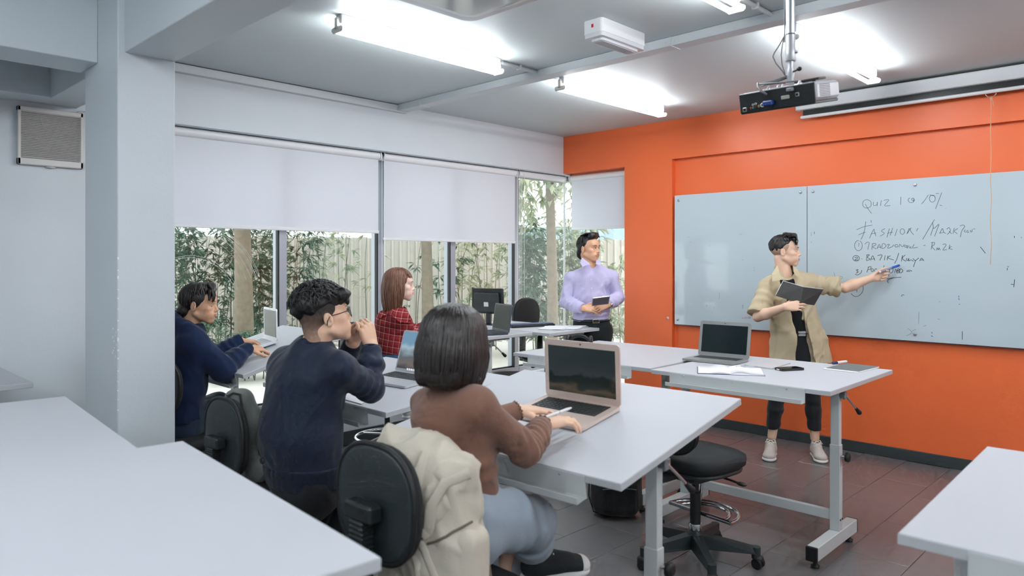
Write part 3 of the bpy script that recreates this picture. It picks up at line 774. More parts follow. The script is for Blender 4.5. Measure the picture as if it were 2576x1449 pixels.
for px, d, h in ((480, 9.6, .75), (560, 9.3, .7), (650, 9.5, .65)):
    shrub('low feathery plant at the foot of the window, by the hooded student' if px == 480 else ('low dark plant in front of the thick mottled trunk' if px == 560 else 'low dark plant right of the mottled trunk base'), px, d, h, 6, 14, M_leafd, .14, .025, .3, .3)

# ================================================================== FURNITURE
M_top = mat('white_laminate', (190, 192, 198), 0.48, spec=0.35, var=0.015, vscale=2, bump=0.02, bscale=300)
M_edge = mat('table_edge_band', (186, 189, 192), 0.45, var=0.02)
M_leg = mat('grey_white_steel', (196, 200, 200), 0.42, var=0.03, bump=0.02, bscale=200)
M_blk = mat('black_rubber', (20, 22, 24), 0.55, var=0.1, vscale=30)
M_chrome = mat('chrome', (205, 207, 210), 0.12, metal=1.0, var=0.02)
def table(label, FL, w, dep, z, tilt=0.0, rz=0.0, tray=True, lever=True, leg_y=0.30, knob=True, group='white height-adjustable tables'):
    """FL: floor position of the front-left corner, top rises from its front edge by tilt degrees"""
    rzr = math.radians(rz)
    root = thing('work_table', label, 'table', (FL[0], FL[1], 0), rzr, group)
    t = math.radians(tilt)
    M = Matrix.Translation((0, 0, z)) @ Matrix.Rotation(t, 4, 'X')
    top = MB().box((0, 0, -0.0006), (w, dep, 0.0), 0, M); 
    T = MB().box((0, 0, -0.025), (w, dep, 0.0), 0.0015, M).build('table_top', M_top, root)
    MB().box((-0.0008, -0.0008, -0.024), (w+0.0008, dep+0.0008, -0.0022), 0.0006, M).build('edge_band', M_edge, T)
    if tray:
        a, b = w*0.12, w*0.88
        k = MB().box((a, -0.0035, -0.072), (b, -0.0012, -0.004), 0.0005, M)
        k.box((a, -0.050, -0.0745), (b, -0.0012, -0.072), 0.0005, M)
        k.box((a, -0.0525, -0.0745), (b, -0.050, -0.052), 0.0008, M)
        tr = k.build('tray', M_leg, root)
        s = MB()
        for q in (0.12, 0.5, 0.88): s.lathe([(.004, 0), (.0035, .002), (.001, .0025)], M @ Vector((a+(b-a)*q, -0.0035, -0.016)), (0, -1, 0), 8)
        tag(s.build('screws', M_chrome, tr), kind='stuff')
    ztop = z + math.sin(t)*leg_y - 0.03
    for s, x in ((-1, 0.07), (1, w-0.07)):
        lg = MB().box((x-0.026, leg_y-0.021, 0.115), (x+0.026, leg_y+0.021, ztop*0.66), 0.002)
        leg = lg.build('leg', M_leg, root)
        MB().box((x-0.0225, leg_y-0.0175, ztop*0.5), (x+0.0225, leg_y+0.0175, ztop), 0.002).build('inner_leg', M_leg, leg)
        ft = MB().box((x-0.028, leg_y-0.33, 0.045), (x+0.028, leg_y+0.24, 0.115), 0.003); foot = ft.build('foot', M_leg, root)
        for ya, yb in ((-.334, -.318), (.232, .244)): MB().box((x-0.029, leg_y+ya, 0.044), (x+0.029, leg_y+yb, 0.116), 0.003).build('foot_cap', M_blk, foot)
        for yy in (-.28, .19): MB().lathe([(.020, 0), (.022, .012), (.012, .016), (.008, .046)], (x, leg_y+yy, 0.0), n=12).build('glide', M_blk, foot)
        bk = MB().box((x-0.012, leg_y-0.14, ztop-0.004), (x+0.012, leg_y+0.2, ztop+0.006), 0.001)
        bk = MB().box((x-0.016, -0.15+0.0, -0.045), (x+0.016, 0.22, -0.0255), 0.002, M @ Matrix.Translation((0, leg_y, 0)))
        bk.build('top_bracket', M_leg, root)
        if knob:
            zk = ztop*0.66-0.06
            k = MB().cyl((x+0.026, leg_y, zk), (x+0.048, leg_y, zk), 0.006, n=8)
            k.build('clamp_screw', M_chrome, leg)
            kk = MB().lathe([(.012, 0), (.024, .004), (.026, .012), (.022, .022), (.010, .026)], (x+0.046, leg_y, zk), (1, 0, 0), 10); kk.build('clamp_knob', M_blk, leg)
        for yy in (-.012, .012): MB().lathe([(.006, 0), (.0055, .003), (.002, .004)], (x+s*0.026, leg_y+yy, 0.175), (s, 0, 0), 8).build('bolt', M_blk, leg)
    if lever:
        x = w-0.07; zz = ztop-0.03
        k = MB().cyl((x+0.02, leg_y, zz), (x+0.05, leg_y, zz), 0.018, n=12); k.box((x+0.036, leg_y-0.016, zz-0.02), (x+0.054, leg_y+0.016, zz+0.02), 0.004)
        k.build('tilt_clamp', mat('clamp_steel', (140, 148, 150), 0.35, metal=0.5), root)
        e = Vector((x+0.085, leg_y+0.10, zz-0.10)); a0 = Vector((x+0.05, leg_y, zz))
        lv = MB().cyl(a0, a0.lerp(e, .78), 0.0055, n=8).build('tilt_lever', M_chrome, root)
        MB().tube([a0.lerp(e, .74), a0.lerp(e, .84), a0.lerp(e, 1.0), a0.lerp(e, 1.05)], [.008, .010, .013, .009], 10).build('lever_grip', M_blk, lv)
    MB().box((0.096, leg_y-0.015, 0.165), (w-0.096, leg_y+0.015, 0.215), 0.002).build('stretcher', M_leg, root)
    return root
table('white drafting table tilted towards the woman in the brown sweater, rose gold laptop on it', (2.80, -4.40), 1.07, 0.81, 0.89, 9.6, 2.0)
table('white table in front of the standing student, grey laptop and notebooks on it', (2.705, -2.427), 1.038, 0.98, 0.89, 0, 0.3, leg_y=0.27)
table('white table left of the standing student\'s table, headphones on its left side', (1.535, -2.40), 1.12, 1.04, 0.885, 0, 2.0, lever=False, leg_y=0.3)
table('white table the student in the navy jacket leans on', (1.47, -4.254), 1.10, 0.80, 0.89, 4.3, 0)
table('steeply tilted white table by the window with the silver laptop', (0.332, -4.216), 0.822, 0.71, 0.89, 15.3, 0, lever=False)
table('white table with the black desktop monitor and black laptop', (0.18, -2.46), 0.92, 0.73, 0.95, 0, 0, tray=False)
table('white table with the keyboard and papers in front of the man in the lilac shirt', (0.12, -1.715), 1.15, 0.66, 0.952, 0, 0, tray=False, lever=False)
R = math.radians(-4.4)
def fl(c, w, dep): # far-left corner -> front-left corner for the rotated tables
    return (c[0] + dep*math.sin(R), c[1] - dep*math.cos(R))
table('large empty white table top in the bottom left foreground, nearest the camera', fl((3.017, -5.275), 1.07, .98), 1.066, .98, 1.03, 0, -4.4, tray=True, knob=False, lever=False, leg_y=.4)
table('empty white table top at the left edge, beside the nearest foreground table', fl((1.965, -5.303), 1.07, .98), 1.045, .98, 1.022, 0, -4.4, tray=True, knob=False, lever=False, leg_y=.4)
table('white table corner at the far left edge below the wall fan', (0.05, -6.0), 0.965, .80, 0.95, 0, 0, lever=False)
table('empty white table in the bottom right corner of the picture', (4.625, -4.415), 1.07, .975, .96, 0, 1.5, lever=False)

# ---- drafting chairs
M_seat = mat('black_upholstery', (26, 29, 31), 0.85, var=0.15, vscale=60, bump=0.15, bscale=400)
M_shell = mat('black_chair_shell', (40, 48, 50), 0.45, var=0.06, vscale=20, bump=0.06, bscale=300)
M_rib = mat('black_bellows', (30, 35, 37), 0.4, var=0.05)
def pad(mb, w, d, h, c, n=36, e=3.2, M=None):
    """upholstered superellipse cushion, thickness h, centred on c"""
    prof = [(0.0, -h/2), (0.9, -h/2), (0.985, -h*.3), (1.0, 0), (0.985, h*.3), (0.9, h*.46), (0.6, h*.52), (0.0, h*.53)]
    V = []; F = []
    for (s, z) in prof:
        for j in range(n):
            a = 2*PI*j/n; ca, sa = math.cos(a), math.sin(a)
            x = math.copysign(abs(ca)**(2/e), ca)*w/2*max(s, .001); y = math.copysign(abs(sa)**(2/e), sa)*d/2*max(s, .001)
            p = Vector((x, y, z)); p = (M @ p) if M is not None else p
            V.append(p + Vector(c))
    for i in range(len(prof)-1):
        for j in range(n):
            j2 = (j+1) % n; F.append((i*n+j, i*n+j2, (i+1)*n+j2, (i+1)*n+j))
    mb.add(V, F, True)
def chair(label, x, y, rz, seat_z=0.62, back_dz=0.30, back_y=-0.235, bw=0.40, bh=0.33, ring_z=0.30, base_rot=0.3, dring=False, cls='drafting_chair'):
    root = thing(cls, label, 'chair', (x, y, 0), rz, 'black swivel chairs')
    s = MB(); pad(s, .45, .44, .07, (0, 0, seat_z-0.035)); s.build('seat', M_seat, root)
    s = MB(); pad(s, .42, .41, .03, (0, 0, seat_z-0.082), e=3); s.box((-.10, -.12, seat_z-.14), (.10, .10, seat_z-.09), .01); s.build('seat_pan', M_shell, root)
    # backrest: shell and cushion
    MBk = Matrix.Rotation(math.radians(90), 4, 'X')
    bz = seat_z + back_dz
    s = MB(); pad(s, bw, bh, .034, (0, back_y, bz), e=2.5, M=MBk); s.build('backrest', M_seat, root)
    s = MB(); pad(s, bw*.985, bh*.985, .022, (0, back_y-.016, bz), e=2.5, M=Matrix.Rotation(math.radians(90), 4, 'X')); sh = s.build('back_shell', M_shell, root)
    rim = MB(); n = 40; P = []
    for j in range(n):
        a = 2*PI*j/n; ca, sa = math.cos(a), math.sin(a)
        P.append((math.copysign(abs(ca)**.8, ca)*bw*.495, back_y-.018, bz+math.copysign(abs(sa)**.8, sa)*bh*.495))
    rim.tube(P, .008, 8, closed=True); rim.build('rim', M_blk, sh)
    # spine with ribbed bellows and cross head
    hd = MB().box((-.058, back_y-.078, bz-.035), (.058, back_y-.034, bz+.012), .007); hd.build('spine_head', M_rib, root)
    sp = MB(); z0 = seat_z-.06; k = 26
    for i in range(k):
        za = z0+(bz-.03-z0)*i/k; zb = z0+(bz-.03-z0)*(i+.72)/k
        sp.box((-.030, back_y-.082, za), (.030, back_y-.040, zb), .004)
    sp.box((-.026, back_y-.078, z0), (.026, back_y-.044, bz-.03))
    sp.box((-.03, back_y-.08, seat_z-.115), (.03, -.05, seat_z-.085), .006)
    sp.build('spine', M_rib, root)
    kn = MB().ell((.0, back_y-.09, z0-.01), (.022, .016, .022)); kn.build('spine_knob', M_blk, root)
    lv = MB().tube([(.05, .02, seat_z-.11), (.18, .03, seat_z-.115), (.25, .03, seat_z-.12)], .006, 8).ell((.255, .03, seat_z-.12), (.03, .014, .010)); lv.build('height_lever', M_blk, root)
    # gas column
    MB().cyl((0, 0, .12), (0, 0, seat_z*.62), .027, n=18).cyl((0, 0, seat_z*.6), (0, 0, seat_z-.1), .018, n=14).build('column', M_blk, root)
    MB().lathe([(.031, .16), (.033, .165), (.033, .19), (.031, .195)], n=18).build('collar', M_chrome, root)
    # foot ring
    fr = MB()
    if dring:
        P = [(-.13, .06, ring_z)] + [(.19*math.cos(a), .06+.16*math.sin(a), ring_z) for a in [PI-PI*i/14 for i in range(15)]]
        for rr in (.19, .145):
            fr.tube([(rr*math.cos(a), .04+(rr)*math.sin(a), ring_z) for a in [PI*1.02-PI*1.04*i/18 for i in range(19)]], .011, 10)
        fr.tube([(-.195, .035, ring_z), (.195, .035, ring_z)], .011, 10)
        fr.tube([(.0, .03, ring_z+.02), (.03, .03, ring_z+.25)], .008, 8); fr.tube([(-.02, .03, ring_z+.02), (-.03, .03, ring_z+.25)], .008, 8)
    else:
        fr.tube([(.215*math.cos(2*PI*i/40), .215*math.sin(2*PI*i/40), ring_z) for i in range(40)], .010, 10, closed=True)
        for i in range(4):
            a = PI/2*i+.3; fr.tube([(.03*math.cos(a), .03*math.sin(a), ring_z+.012), (.212*math.cos(a), .212*math.sin(a), ring_z)], .006, 8)
        fr.lathe([(.036, ring_z-.02), (.04, ring_z-.015), (.04, ring_z+.02), (.034, ring_z+.025)], n=18)
    fr.build('foot_ring', M_chrome, root)
    # star base and casters
    for i in range(5):
        a = base_rot + 2*PI*i/5; c, sn = math.cos(a), math.sin(a)
        Mx = Matrix.Rotation(a, 4, 'Z')
        V = [Mx @ Vector(p) for p in [(.03,-.034,.075),(.03,.034,.075),(.03,.026,.145),(.03,-.026,.145),(.30,-.022,.075),(.30,.022,.075),(.30,.015,.105),(.30,-.015,.105)]]
        ar = MB().add(V, [(0,1,2,3),(4,7,6,5),(0,4,5,1),(1,5,6,2),(2,6,7,3),(3,7,4,0)])
        ar.cyl((.295*c, .295*sn, .05), (.295*c, .295*sn, .107), .022, n=12)
        arm = ar.build('base_arm', M_shell, root)
        w = MB()
        cc = Vector((.305*c, .305*sn, .027)); ax = Vector((-sn, c, 0)).lerp(Vector((c, sn, 0)), .35).normalized()
        for q in (-.016, .016): w.lathe([(.02, -.008), (.0265, -.006), (.0265, .006), (.02, .008)], cc+ax*q, ax, 16)
        w.lathe([(.018, .035), (.028, .045), (.024, .06), (.012, .066)], (cc.x, cc.y, 0), n=12)
        w.build('caster', M_blk, arm)
    MB().lathe([(.045, .075), (.05, .09), (.044, .15), (.034, .16)], n=20).build('hub', M_shell, root)
    return root
chair('black round-backed chair in the foreground with the beige backpack hung on it', 3.51, -4.722, 0.03, .60, .30, bw=.33, bh=.31, ring_z=.30)
chair('black round-backed chair behind the student in the navy jacket, grey backpack hung on it', 2.13, -4.515, 0.05, .60, .20, bw=.32, bh=.33)
chair('empty black chair with chrome footrest between the two right tables', 3.20, -2.78, -0.15, .57, .15, back_y=-.215, bw=.38, bh=.25, ring_z=.24, dring=True, base_rot=0.62)
chair('black chair of the hooded student, half hidden by the column', 0.82, -4.43, 0.55, .54, .31, bw=.38, bh=.33)
chair('black chair with chrome ring of the woman in the red checked shirt', 1.02, -3.12, 0.0, .66, .30, ring_z=.33)
chair('black round-backed chair facing the camera in front of the corner window', 0.47, -0.84, -PI/2+.1, .66, .34, ring_z=.3)
chair('black chair pushed under the table with the desktop monitor', 0.80, -1.62, PI*.5+.7, .56, .21, back_y=-.21, bw=.34, bh=.26)
chair('black chair with chrome ring tucked in behind the woman in the brown sweater', 2.24, -3.38, 0.1, .52, .27, ring_z=.33, bw=.34, bh=.22)

# ---- laptops
def screen_mat(kind):
    m = bpy.data.materials.new('screen_' + kind); m.use_nodes = True
    nt = m.node_tree; N = nt.nodes; L = nt.links; b = N['Principled BSDF']
    b.inputs['Roughness'].default_value = 0.12; b.inputs['Base Color'].default_value = lin((16, 22, 24))
    if kind == 'off':
        b.inputs['Base Color'].default_value = lin((30, 40, 42)); b.inputs['Specular IOR Level'].default_value = .25; return m
    tc = N.new('ShaderNodeTexCoord'); sp = N.new('ShaderNodeSeparateXYZ'); L.new(tc.outputs['Generated'], sp.inputs[0])
    n = N.new('ShaderNodeTexNoise'); n.inputs['Scale'].default_value = 3.2; n.inputs['Detail'].default_value = 6; L.new(tc.outputs['Generated'], n.inputs['Vector'])
    ad = N.new('ShaderNodeMath'); ad.operation = 'MULTIPLY_ADD'; ad.inputs[1].default_value = 0.55; L.new(n.outputs['Fac'], ad.inputs[0]); L.new(sp.outputs['Z'], ad.inputs[2])
    cr = N.new('ShaderNodeValToRGB'); L.new(ad.outputs[0], cr.inputs[0]); e = cr.color_ramp.elements
    if kind == 'lake':
        e[0].position = .25; e[0].color = lin((52, 58, 66)); e[1].position = 1.15; e[1].color = lin((120, 160, 190))
        for p, c in ((.42, (120, 108, 104)), (.60, (96, 104, 112)), (.74, (150, 168, 180)), (.86, (176, 200, 214))):
            q = e.new(p); q.color = lin(c)
        st = 0.55
    else:
        e[0].position = .25; e[0].color = lin((30, 34, 26)); e[1].position = 1.0; e[1].color = lin((44, 54, 56))
        for p, c in ((.40, (92, 78, 52)), (.48, (30, 36, 30)), (.62, (24, 30, 28)), (.66, (58, 66, 70))):
            q = e.new(p); q.color = lin(c)
        st = 0.35
    L.new(cr.outputs[0], b.inputs['Emission Color']); b.inputs['Emission Strength'].default_value = st
    return m
def laptop(label, hinge, rz, w, d, lid_h, lid_ang, body, keycol, scr, tilt=0.0, bez=None):
    """hinge: centre of the hinge line on the table; lid_ang: opening in degrees"""
    root = thing('laptop', label, 'laptop', hinge, 0, None); root.rotation_euler = (math.radians(tilt), 0, rz)
    B = mat('laptop_body_%d_%d_%d' % body, body, 0.35, metal=0.35, var=0.02)
    K = mat('laptop_keys_%d_%d_%d' % keycol, keycol, 0.5, var=0.03)
    MB().prism(rrect(w, d, .014, 4, 0, -d/2), .003, .0155).build('base', B, root)
    f = MB()
    for sx in (-1, 1):
        for yy in (-d+.02, -.02): f.cyl((sx*(w/2-.03), yy, 0), (sx*(w/2-.03), yy, .003), .007, n=8)
    f.build('feet', M_blk, root)
    kw = w*.84; k0 = -.022; kd = d*.44
    MB().box((-kw/2, k0-kd, .0150), (kw/2, k0, .0158)).build('keyboard_well', mat('keyboard_well', (36, 40, 42), .5) if keycol[0] < 120 else B, root)
    ks = MB(); cols = 15; rows = 6
    for r_ in range(rows):
        for c in range(cols):
            if r_ == rows-1 and 4 <= c <= 8:
                if c > 4: continue
                x0 = -kw/2+kw*(c+.08)/cols; x1 = -kw/2+kw*8.92/cols
            else:
                x0 = -kw/2+kw*(c+.08)/cols; x1 = -kw/2+kw*(c+.92)/cols
            y1 = k0-kd*(r_+.08)/rows; y0 = k0-kd*(r_+.92)/rows
            ks.box((x0, y0, .0156), (x1, y1, .0176), .0008)
    tag(ks.build('keys', K, root), kind='stuff')
    MB().box((-w*.15, -d+.012, .0153), (w*.15, -d+d*.36, .0158)).build('trackpad', mat('trackpad_%d' % body[0], tuple(int(c*.95) for c in body), .3), root)
    a = math.radians(lid_ang-90)
    Ml = Matrix.Translation((0, -.002, .014)) @ Matrix.Rotation(-a, 4, 'X') @ Matrix.Rotation(math.radians(90), 4, 'X')
    lid = MB().prism(rrect(w, lid_h, .014, 4, 0, lid_h/2), -.0065, 0.0, Ml).build('lid', B, root)
    bz = bez if bez else (.020, .030, .022)   # side, bottom, top
    p0 = Ml @ Vector((0, 0, 0))
    s = raw('screen', [(-w/2+bz[0], 0, bz[1]), (w/2-bz[0], 0, bz[1]), (w/2-bz[0], 0, lid_h-bz[2]), (-w/2+bz[0], 0, lid_h-bz[2])], [(0, 1, 2, 3)], scr, lid)
    s.matrix_local = Matrix.Translation((0, -.002, .014)) @ Matrix.Rotation(-a, 4, 'X') @ Matrix.Translation((0, -.0012, 0))
    so = MB().box((-w/2+bz[0], -.0006, bz[1]), (w/2-bz[0], .0006, lid_h-bz[2])); me = bpy.data.meshes.new('screen'); me.from_pydata([tuple(v) for v in so.v], [], so.f); me.materials.append(scr); s.data = me
    s.matrix_local = Matrix.Translation((0, -.002, .014)) @ Matrix.Rotation(-a, 4, 'X') @ Matrix.Translation((0, -.0004, 0))
    if scr.name.startswith('screen_lake') or body != (60, 68, 76):
        c = MB().lathe([(.0035, 0), (.003, .001)], Ml @ Vector((0, lid_h-bz[2]*.5, 0)), (0, -1, 0), 10); c.build('webcam', M_gasket, lid)
    if scr.name == 'screen_lake':
        dk = MB()
        for i in range(9): dk.box((-.075+i*.0165, -.0016, bz[1]+.008), (-.075+i*.0165+.011, -.0007, bz[1]+.018))
        d_ = tag(dk.build('dock_icons', mat('dock_icon', (225, 228, 232), .5, emit=(225, 228, 232), estr=.5), lid), kind='stuff'); d_.matrix_local = s.matrix_local.copy()
    return root
SOFF = screen_mat('off'); SL = screen_mat('lake'); SM_ = screen_mat('mountain')
sl_ = math.tan(math.radians(9.6))
laptop('rose gold laptop in front of the woman in the brown sweater', (3.332, -3.868, .89+sl_*(-3.868+4.372)+.002), math.radians(1.5), .365, .243, .232, 97, (226, 205, 194), (44, 48, 48), SM_, 9.6, (.020, .026, .024))
laptop('grey laptop on the table of the standing student', (2.79, -1.715, .89), math.radians(4), .352, .24, .232, 100, (150, 150, 148), (40, 44, 46), SOFF, 0, (.020, .026, .022))
laptop('open laptop showing a mountain picture on the table of the student in the navy jacket', (2.10, -3.715, .89+math.tan(math.radians(4.3))*.529+.001), math.radians(4), .345, .235, .225, 112, (196, 198, 202), (52, 56, 58), SL, 4.3, (.010, .018, .010))
laptop('silver laptop the hooded student is typing on', (0.655, -3.785, .89+math.tan(math.radians(15.3))*.431+.002), math.radians(-11), .285, .235, .205, 104, (222, 224, 230), (205, 208, 214), SOFF, 15.3, (.014, .02, .014))
laptop('old black laptop beside the desktop monitor', (0.95, -1.95, .95), math.radians(-19), .31, .22, .225, 98, (60, 68, 76), (34, 38, 40), SOFF, 0, (.012, .02, .012))

# ---- desktop monitor, keyboard, papers on the window tables
root = thing('monitor', 'black desktop monitor seen from behind with a white sticker', 'monitor', (0.36, -1.50, .952), math.radians(196)); root.scale = (.77, .77, .80)
MB().box((-.21, -.012, .13), (.21, .022, .42), .008, Matrix.Rotation(math.radians(-6), 4, 'X')).build('panel', M_black, root)
MB().box((-.165, .02, .15), (.165, .06, .375), .012, Matrix.Rotation(math.radians(-6), 4, 'X')).build('rear_housing', mat('monitor_rear', (40, 46, 48), .5), root)
MB().box((-.03, .0606, .22), (.03, .0616, .27), 0, Matrix.Rotation(math.radians(-6), 4, 'X')).build('sticker', mat('sticker_silver', (206, 206, 200), .4, var=.25, vscale=90), root)
MB().box((-.03, .0, .01), (.03, .045, .17), .006).build('stand', M_black, root)
MB().prism(rrect(.24, .18, .03), 0, .014).build('stand_base', M_black, root)
MB().cyl((.20, .0, .41), (.245, .0, .415), .01, n=10).cyl((.24, 0, .41), (.238, 0, .0), .006, n=8).build('side_arm', M_black, root)
root = thing('keyboard', 'black keyboard with blue-white keys on the table with papers', 'keyboard', (0.74, -1.37, .952), math.radians(72))
MB().box((-.22, -.075, 0), (.22, .075, .022), .006).build('case', M_black, root)
k = MB()
for i in range(18):
    for j in range(5): k.box((-.21+i*.0233, -.065+j*.0255, .021), (-.21+i*.0233+.019, -.065+j*.0255+.021, .029), .003)
tag(k.build('keys', mat('keyboard_keys', (70, 82, 120), .4), root), kind='stuff')
for i, (x, y, r, lab) in enumerate([(1.02, -1.36, .5, 'loose white sheets lying flat on the table beside the keyboard'), (1.10, -1.24, .35, 'stack of white papers on the edge of the table with the keyboard')]):
    root = thing('paper_stack', lab, 'papers', (x, y, .9525), r)
    for j in range(5):
        M = Matrix.Rotation(random.uniform(-.12, .12), 4, 'Z')
        V = [M @ Vector((px, py, .0005+j*.0016+(.006 if (px > .1 and py > .1 and j == 4) else 0))) for px, py in ((-.105, -.148), (.105, -.148), (.105, .148), (-.105, .148))]
        V2 = [v+Vector((0, 0, .0012)) for v in V]
        raw('sheet', V+V2, [(3, 2, 1, 0), (4, 5, 6, 7), (0, 1, 5, 4), (1, 2, 6, 5), (2, 3, 7, 6), (3, 0, 4, 7)], mat('paper', (238, 238, 242), .7, var=.02), root)

# ---- things on the right hand table
M_paper = mat('paper', (238, 238, 242), .7, var=.02)
def sheet_slab(name, label, cat, P, h, m, z=.89):
    """flat slab with four floor-plan corners P"""
    c = Vector((sum(p[0] for p in P)/4, sum(p[1] for p in P)/4, z))
    V = [(p[0]-c.x, p[1]-c.y, .0005) for p in P] + [(p[0]-c.x, p[1]-c.y, h) for p in P]
    o = raw(name, V, [(3, 2, 1, 0), (4, 5, 6, 7), (0, 1, 5, 4), (1, 2, 6, 5), (2, 3, 7, 6), (3, 0, 4, 7)], m)
    o.location = c; return tag(o, label, cat)
# open notebook
root = thing('open_notebook', 'open blank notebook hanging over the front edge of the table', 'notebook', (3.075, -2.17, .892), math.radians(30)); root.scale = (1.25, 1.3, 1.25)
for s in (-1, 1):
    V = []; F = []; n = 12; w_, h_ = .145, .205
    for i in range(n+1):
        t = i/n; z = .004+.012*math.sin(min(1, t*1.6)*PI)*(1-t*.5)
        for y in (-h_/2, h_/2): V.append((s*w_*t, y, z))
    m0 = len(V)
    for i in range(n+1):
        for y in (-h_/2, h_/2): V.append((s*w_*i/n, y, 0.0))
    for i in range(n):
        a = 2*i; q = (a, a+2, a+3, a+1); F.append(q if s < 0 else q[::-1])
        b = m0+2*i; q = (b, b+1, b+3, b+2); F.append(q if s < 0 else q[::-1])
        F.append((a, m0+a, m0+a+2, a+2)); F.append((a+1, a+3, m0+a+3, m0+a+1))
    F.append((2*n, 2*n+1, m0+2*n+1, m0+2*n))
    raw('page_block', V, F, M_paper, root, True)
MB().box((-.148, -.106, -.0022), (.148, .106, -.0004)).build('cover', mat('notebook_cover_blue', (44, 40, 96), .5), root)
o = MB().cyl((-.065, 0, .004), (.06, 0, .004), .0042, n=8).cyl((.06, 0, .004), (.072, 0, .004), .003, .001, n=8).build('pen', mat('grey_pen', (170, 172, 184), .3)); o.location = (3.11, -2.04, .905); o.rotation_euler = (0, 0, math.radians(58))
tag(o, 'slim grey pen lying on the open notebook', 'pen')
MB().box((-.03, .004, .006), (.01, .006, .0085), .0006).build('clip', M_chrome, o)
nb_ = sheet_slab('closed_notebook', 'light grey closed notebook beside the grey laptop', 'notebook', [(3.03, -1.90), (3.22, -1.93), (3.20, -1.62), (3.04, -1.62)], .008, mat('grey_cover', (186, 184, 186), .55, var=.04))
# phone
root = thing('smartphone', 'black smartphone lying face up on the table', 'phone', (3.30, -1.87, .8905), math.radians(-28)); root.scale = (1.08, 1.08, 1.4)
MB().prism(rrect(.072, .148, .012), 0, .009).build('case', M_black, root)
MB().prism(rrect(.066, .140, .009), .009, .0098).build('glass', mat('phone_glass', (14, 16, 18), .06, var=0), root)
MB().box((-.012, -.0752, .002), (.012, -.0735, .007), .001).build('port', mat('port_white', (222, 222, 225), .4), root)
# notepad with marker
root = thing('notepad', 'grey-covered notepad with white pages near the right end of the table', 'notepad', (3.545, -1.56, .8905), math.radians(-4))
MB().box((-.10, -.155, 0), (.10, .155, .006), .001).build('pages', M_paper, root)
MB().box((-.092, -.135, .006), (.098, .155, .0085), .001).build('cover', mat('slate_cover', (98, 102, 102), .55, var=.03), root)
root = thing('marker_pen', 'white marker with dark blue cap lying on the notepad', 'marker', (3.44, -1.47, .9075), math.radians(75))
MB().tube([(-.02, 0, 0), (.072, 0, 0), (.078, 0, 0)], [.0085, .0085, .006], 12).build('barrel', M_white, root)
MB().tube([(-.062, 0, 0), (-.058, 0, 0), (-.02, 0, 0)], [.007, .0092, .0092], 12).build('cap', mat('navy_cap', (28, 36, 78), .35), root)
# headphones
root = thing('headphones', 'black headphones with coiled cable lying on the left table', 'headphones', (1.63, -1.78, .887), math.radians(20))
MB().tube([(.085*math.cos(a), .02, .012+.0+.085*math.sin(a)*.75) for a in [PI*i/16 for i in range(17)]], .008, 8, flat=1.6).build('headband', M_black, root)
for s in (-1, 1): MB().lathe([(.030, -.014), (.040, -.008), (.040, .008), (.032, .014)], (s*.088, .02, .04), (1, .2*s, 0), 18).build('ear_cup', M_black, root)
MB().tube([(.09, .02, .01), (.13, -.02, .006), (.19, .0, .006), (.23, .05, .006), (.20, .09, .006), (.12, .08, .006)], .004, 6).build('cable', M_black, root)
# sheets on the other tables
V = atz(850, 985, .9); 
o = sheet_slab('paper_sheet', 'white sheet of paper under the elbow of the student in the navy jacket', 'paper', [(2.05, -4.22), (2.36, -4.235), (2.28, -4.08), (2.03, -4.07)], .0012, M_paper, .8945); o.rotation_euler = (math.radians(4.3), 0, 0); o.location.z = .90
o = sheet_slab('paper_sheet', 'white sheet of paper beside the rose gold laptop', 'paper', [(3.08, -4.26), (3.30, -4.25), (3.29, -4.12), (3.08, -4.12)], .0012, M_paper); o.rotation_euler = (math.radians(9.6), 0, 0); o.location.z = .89+sl_*(o.location.y+4.39)+.0008

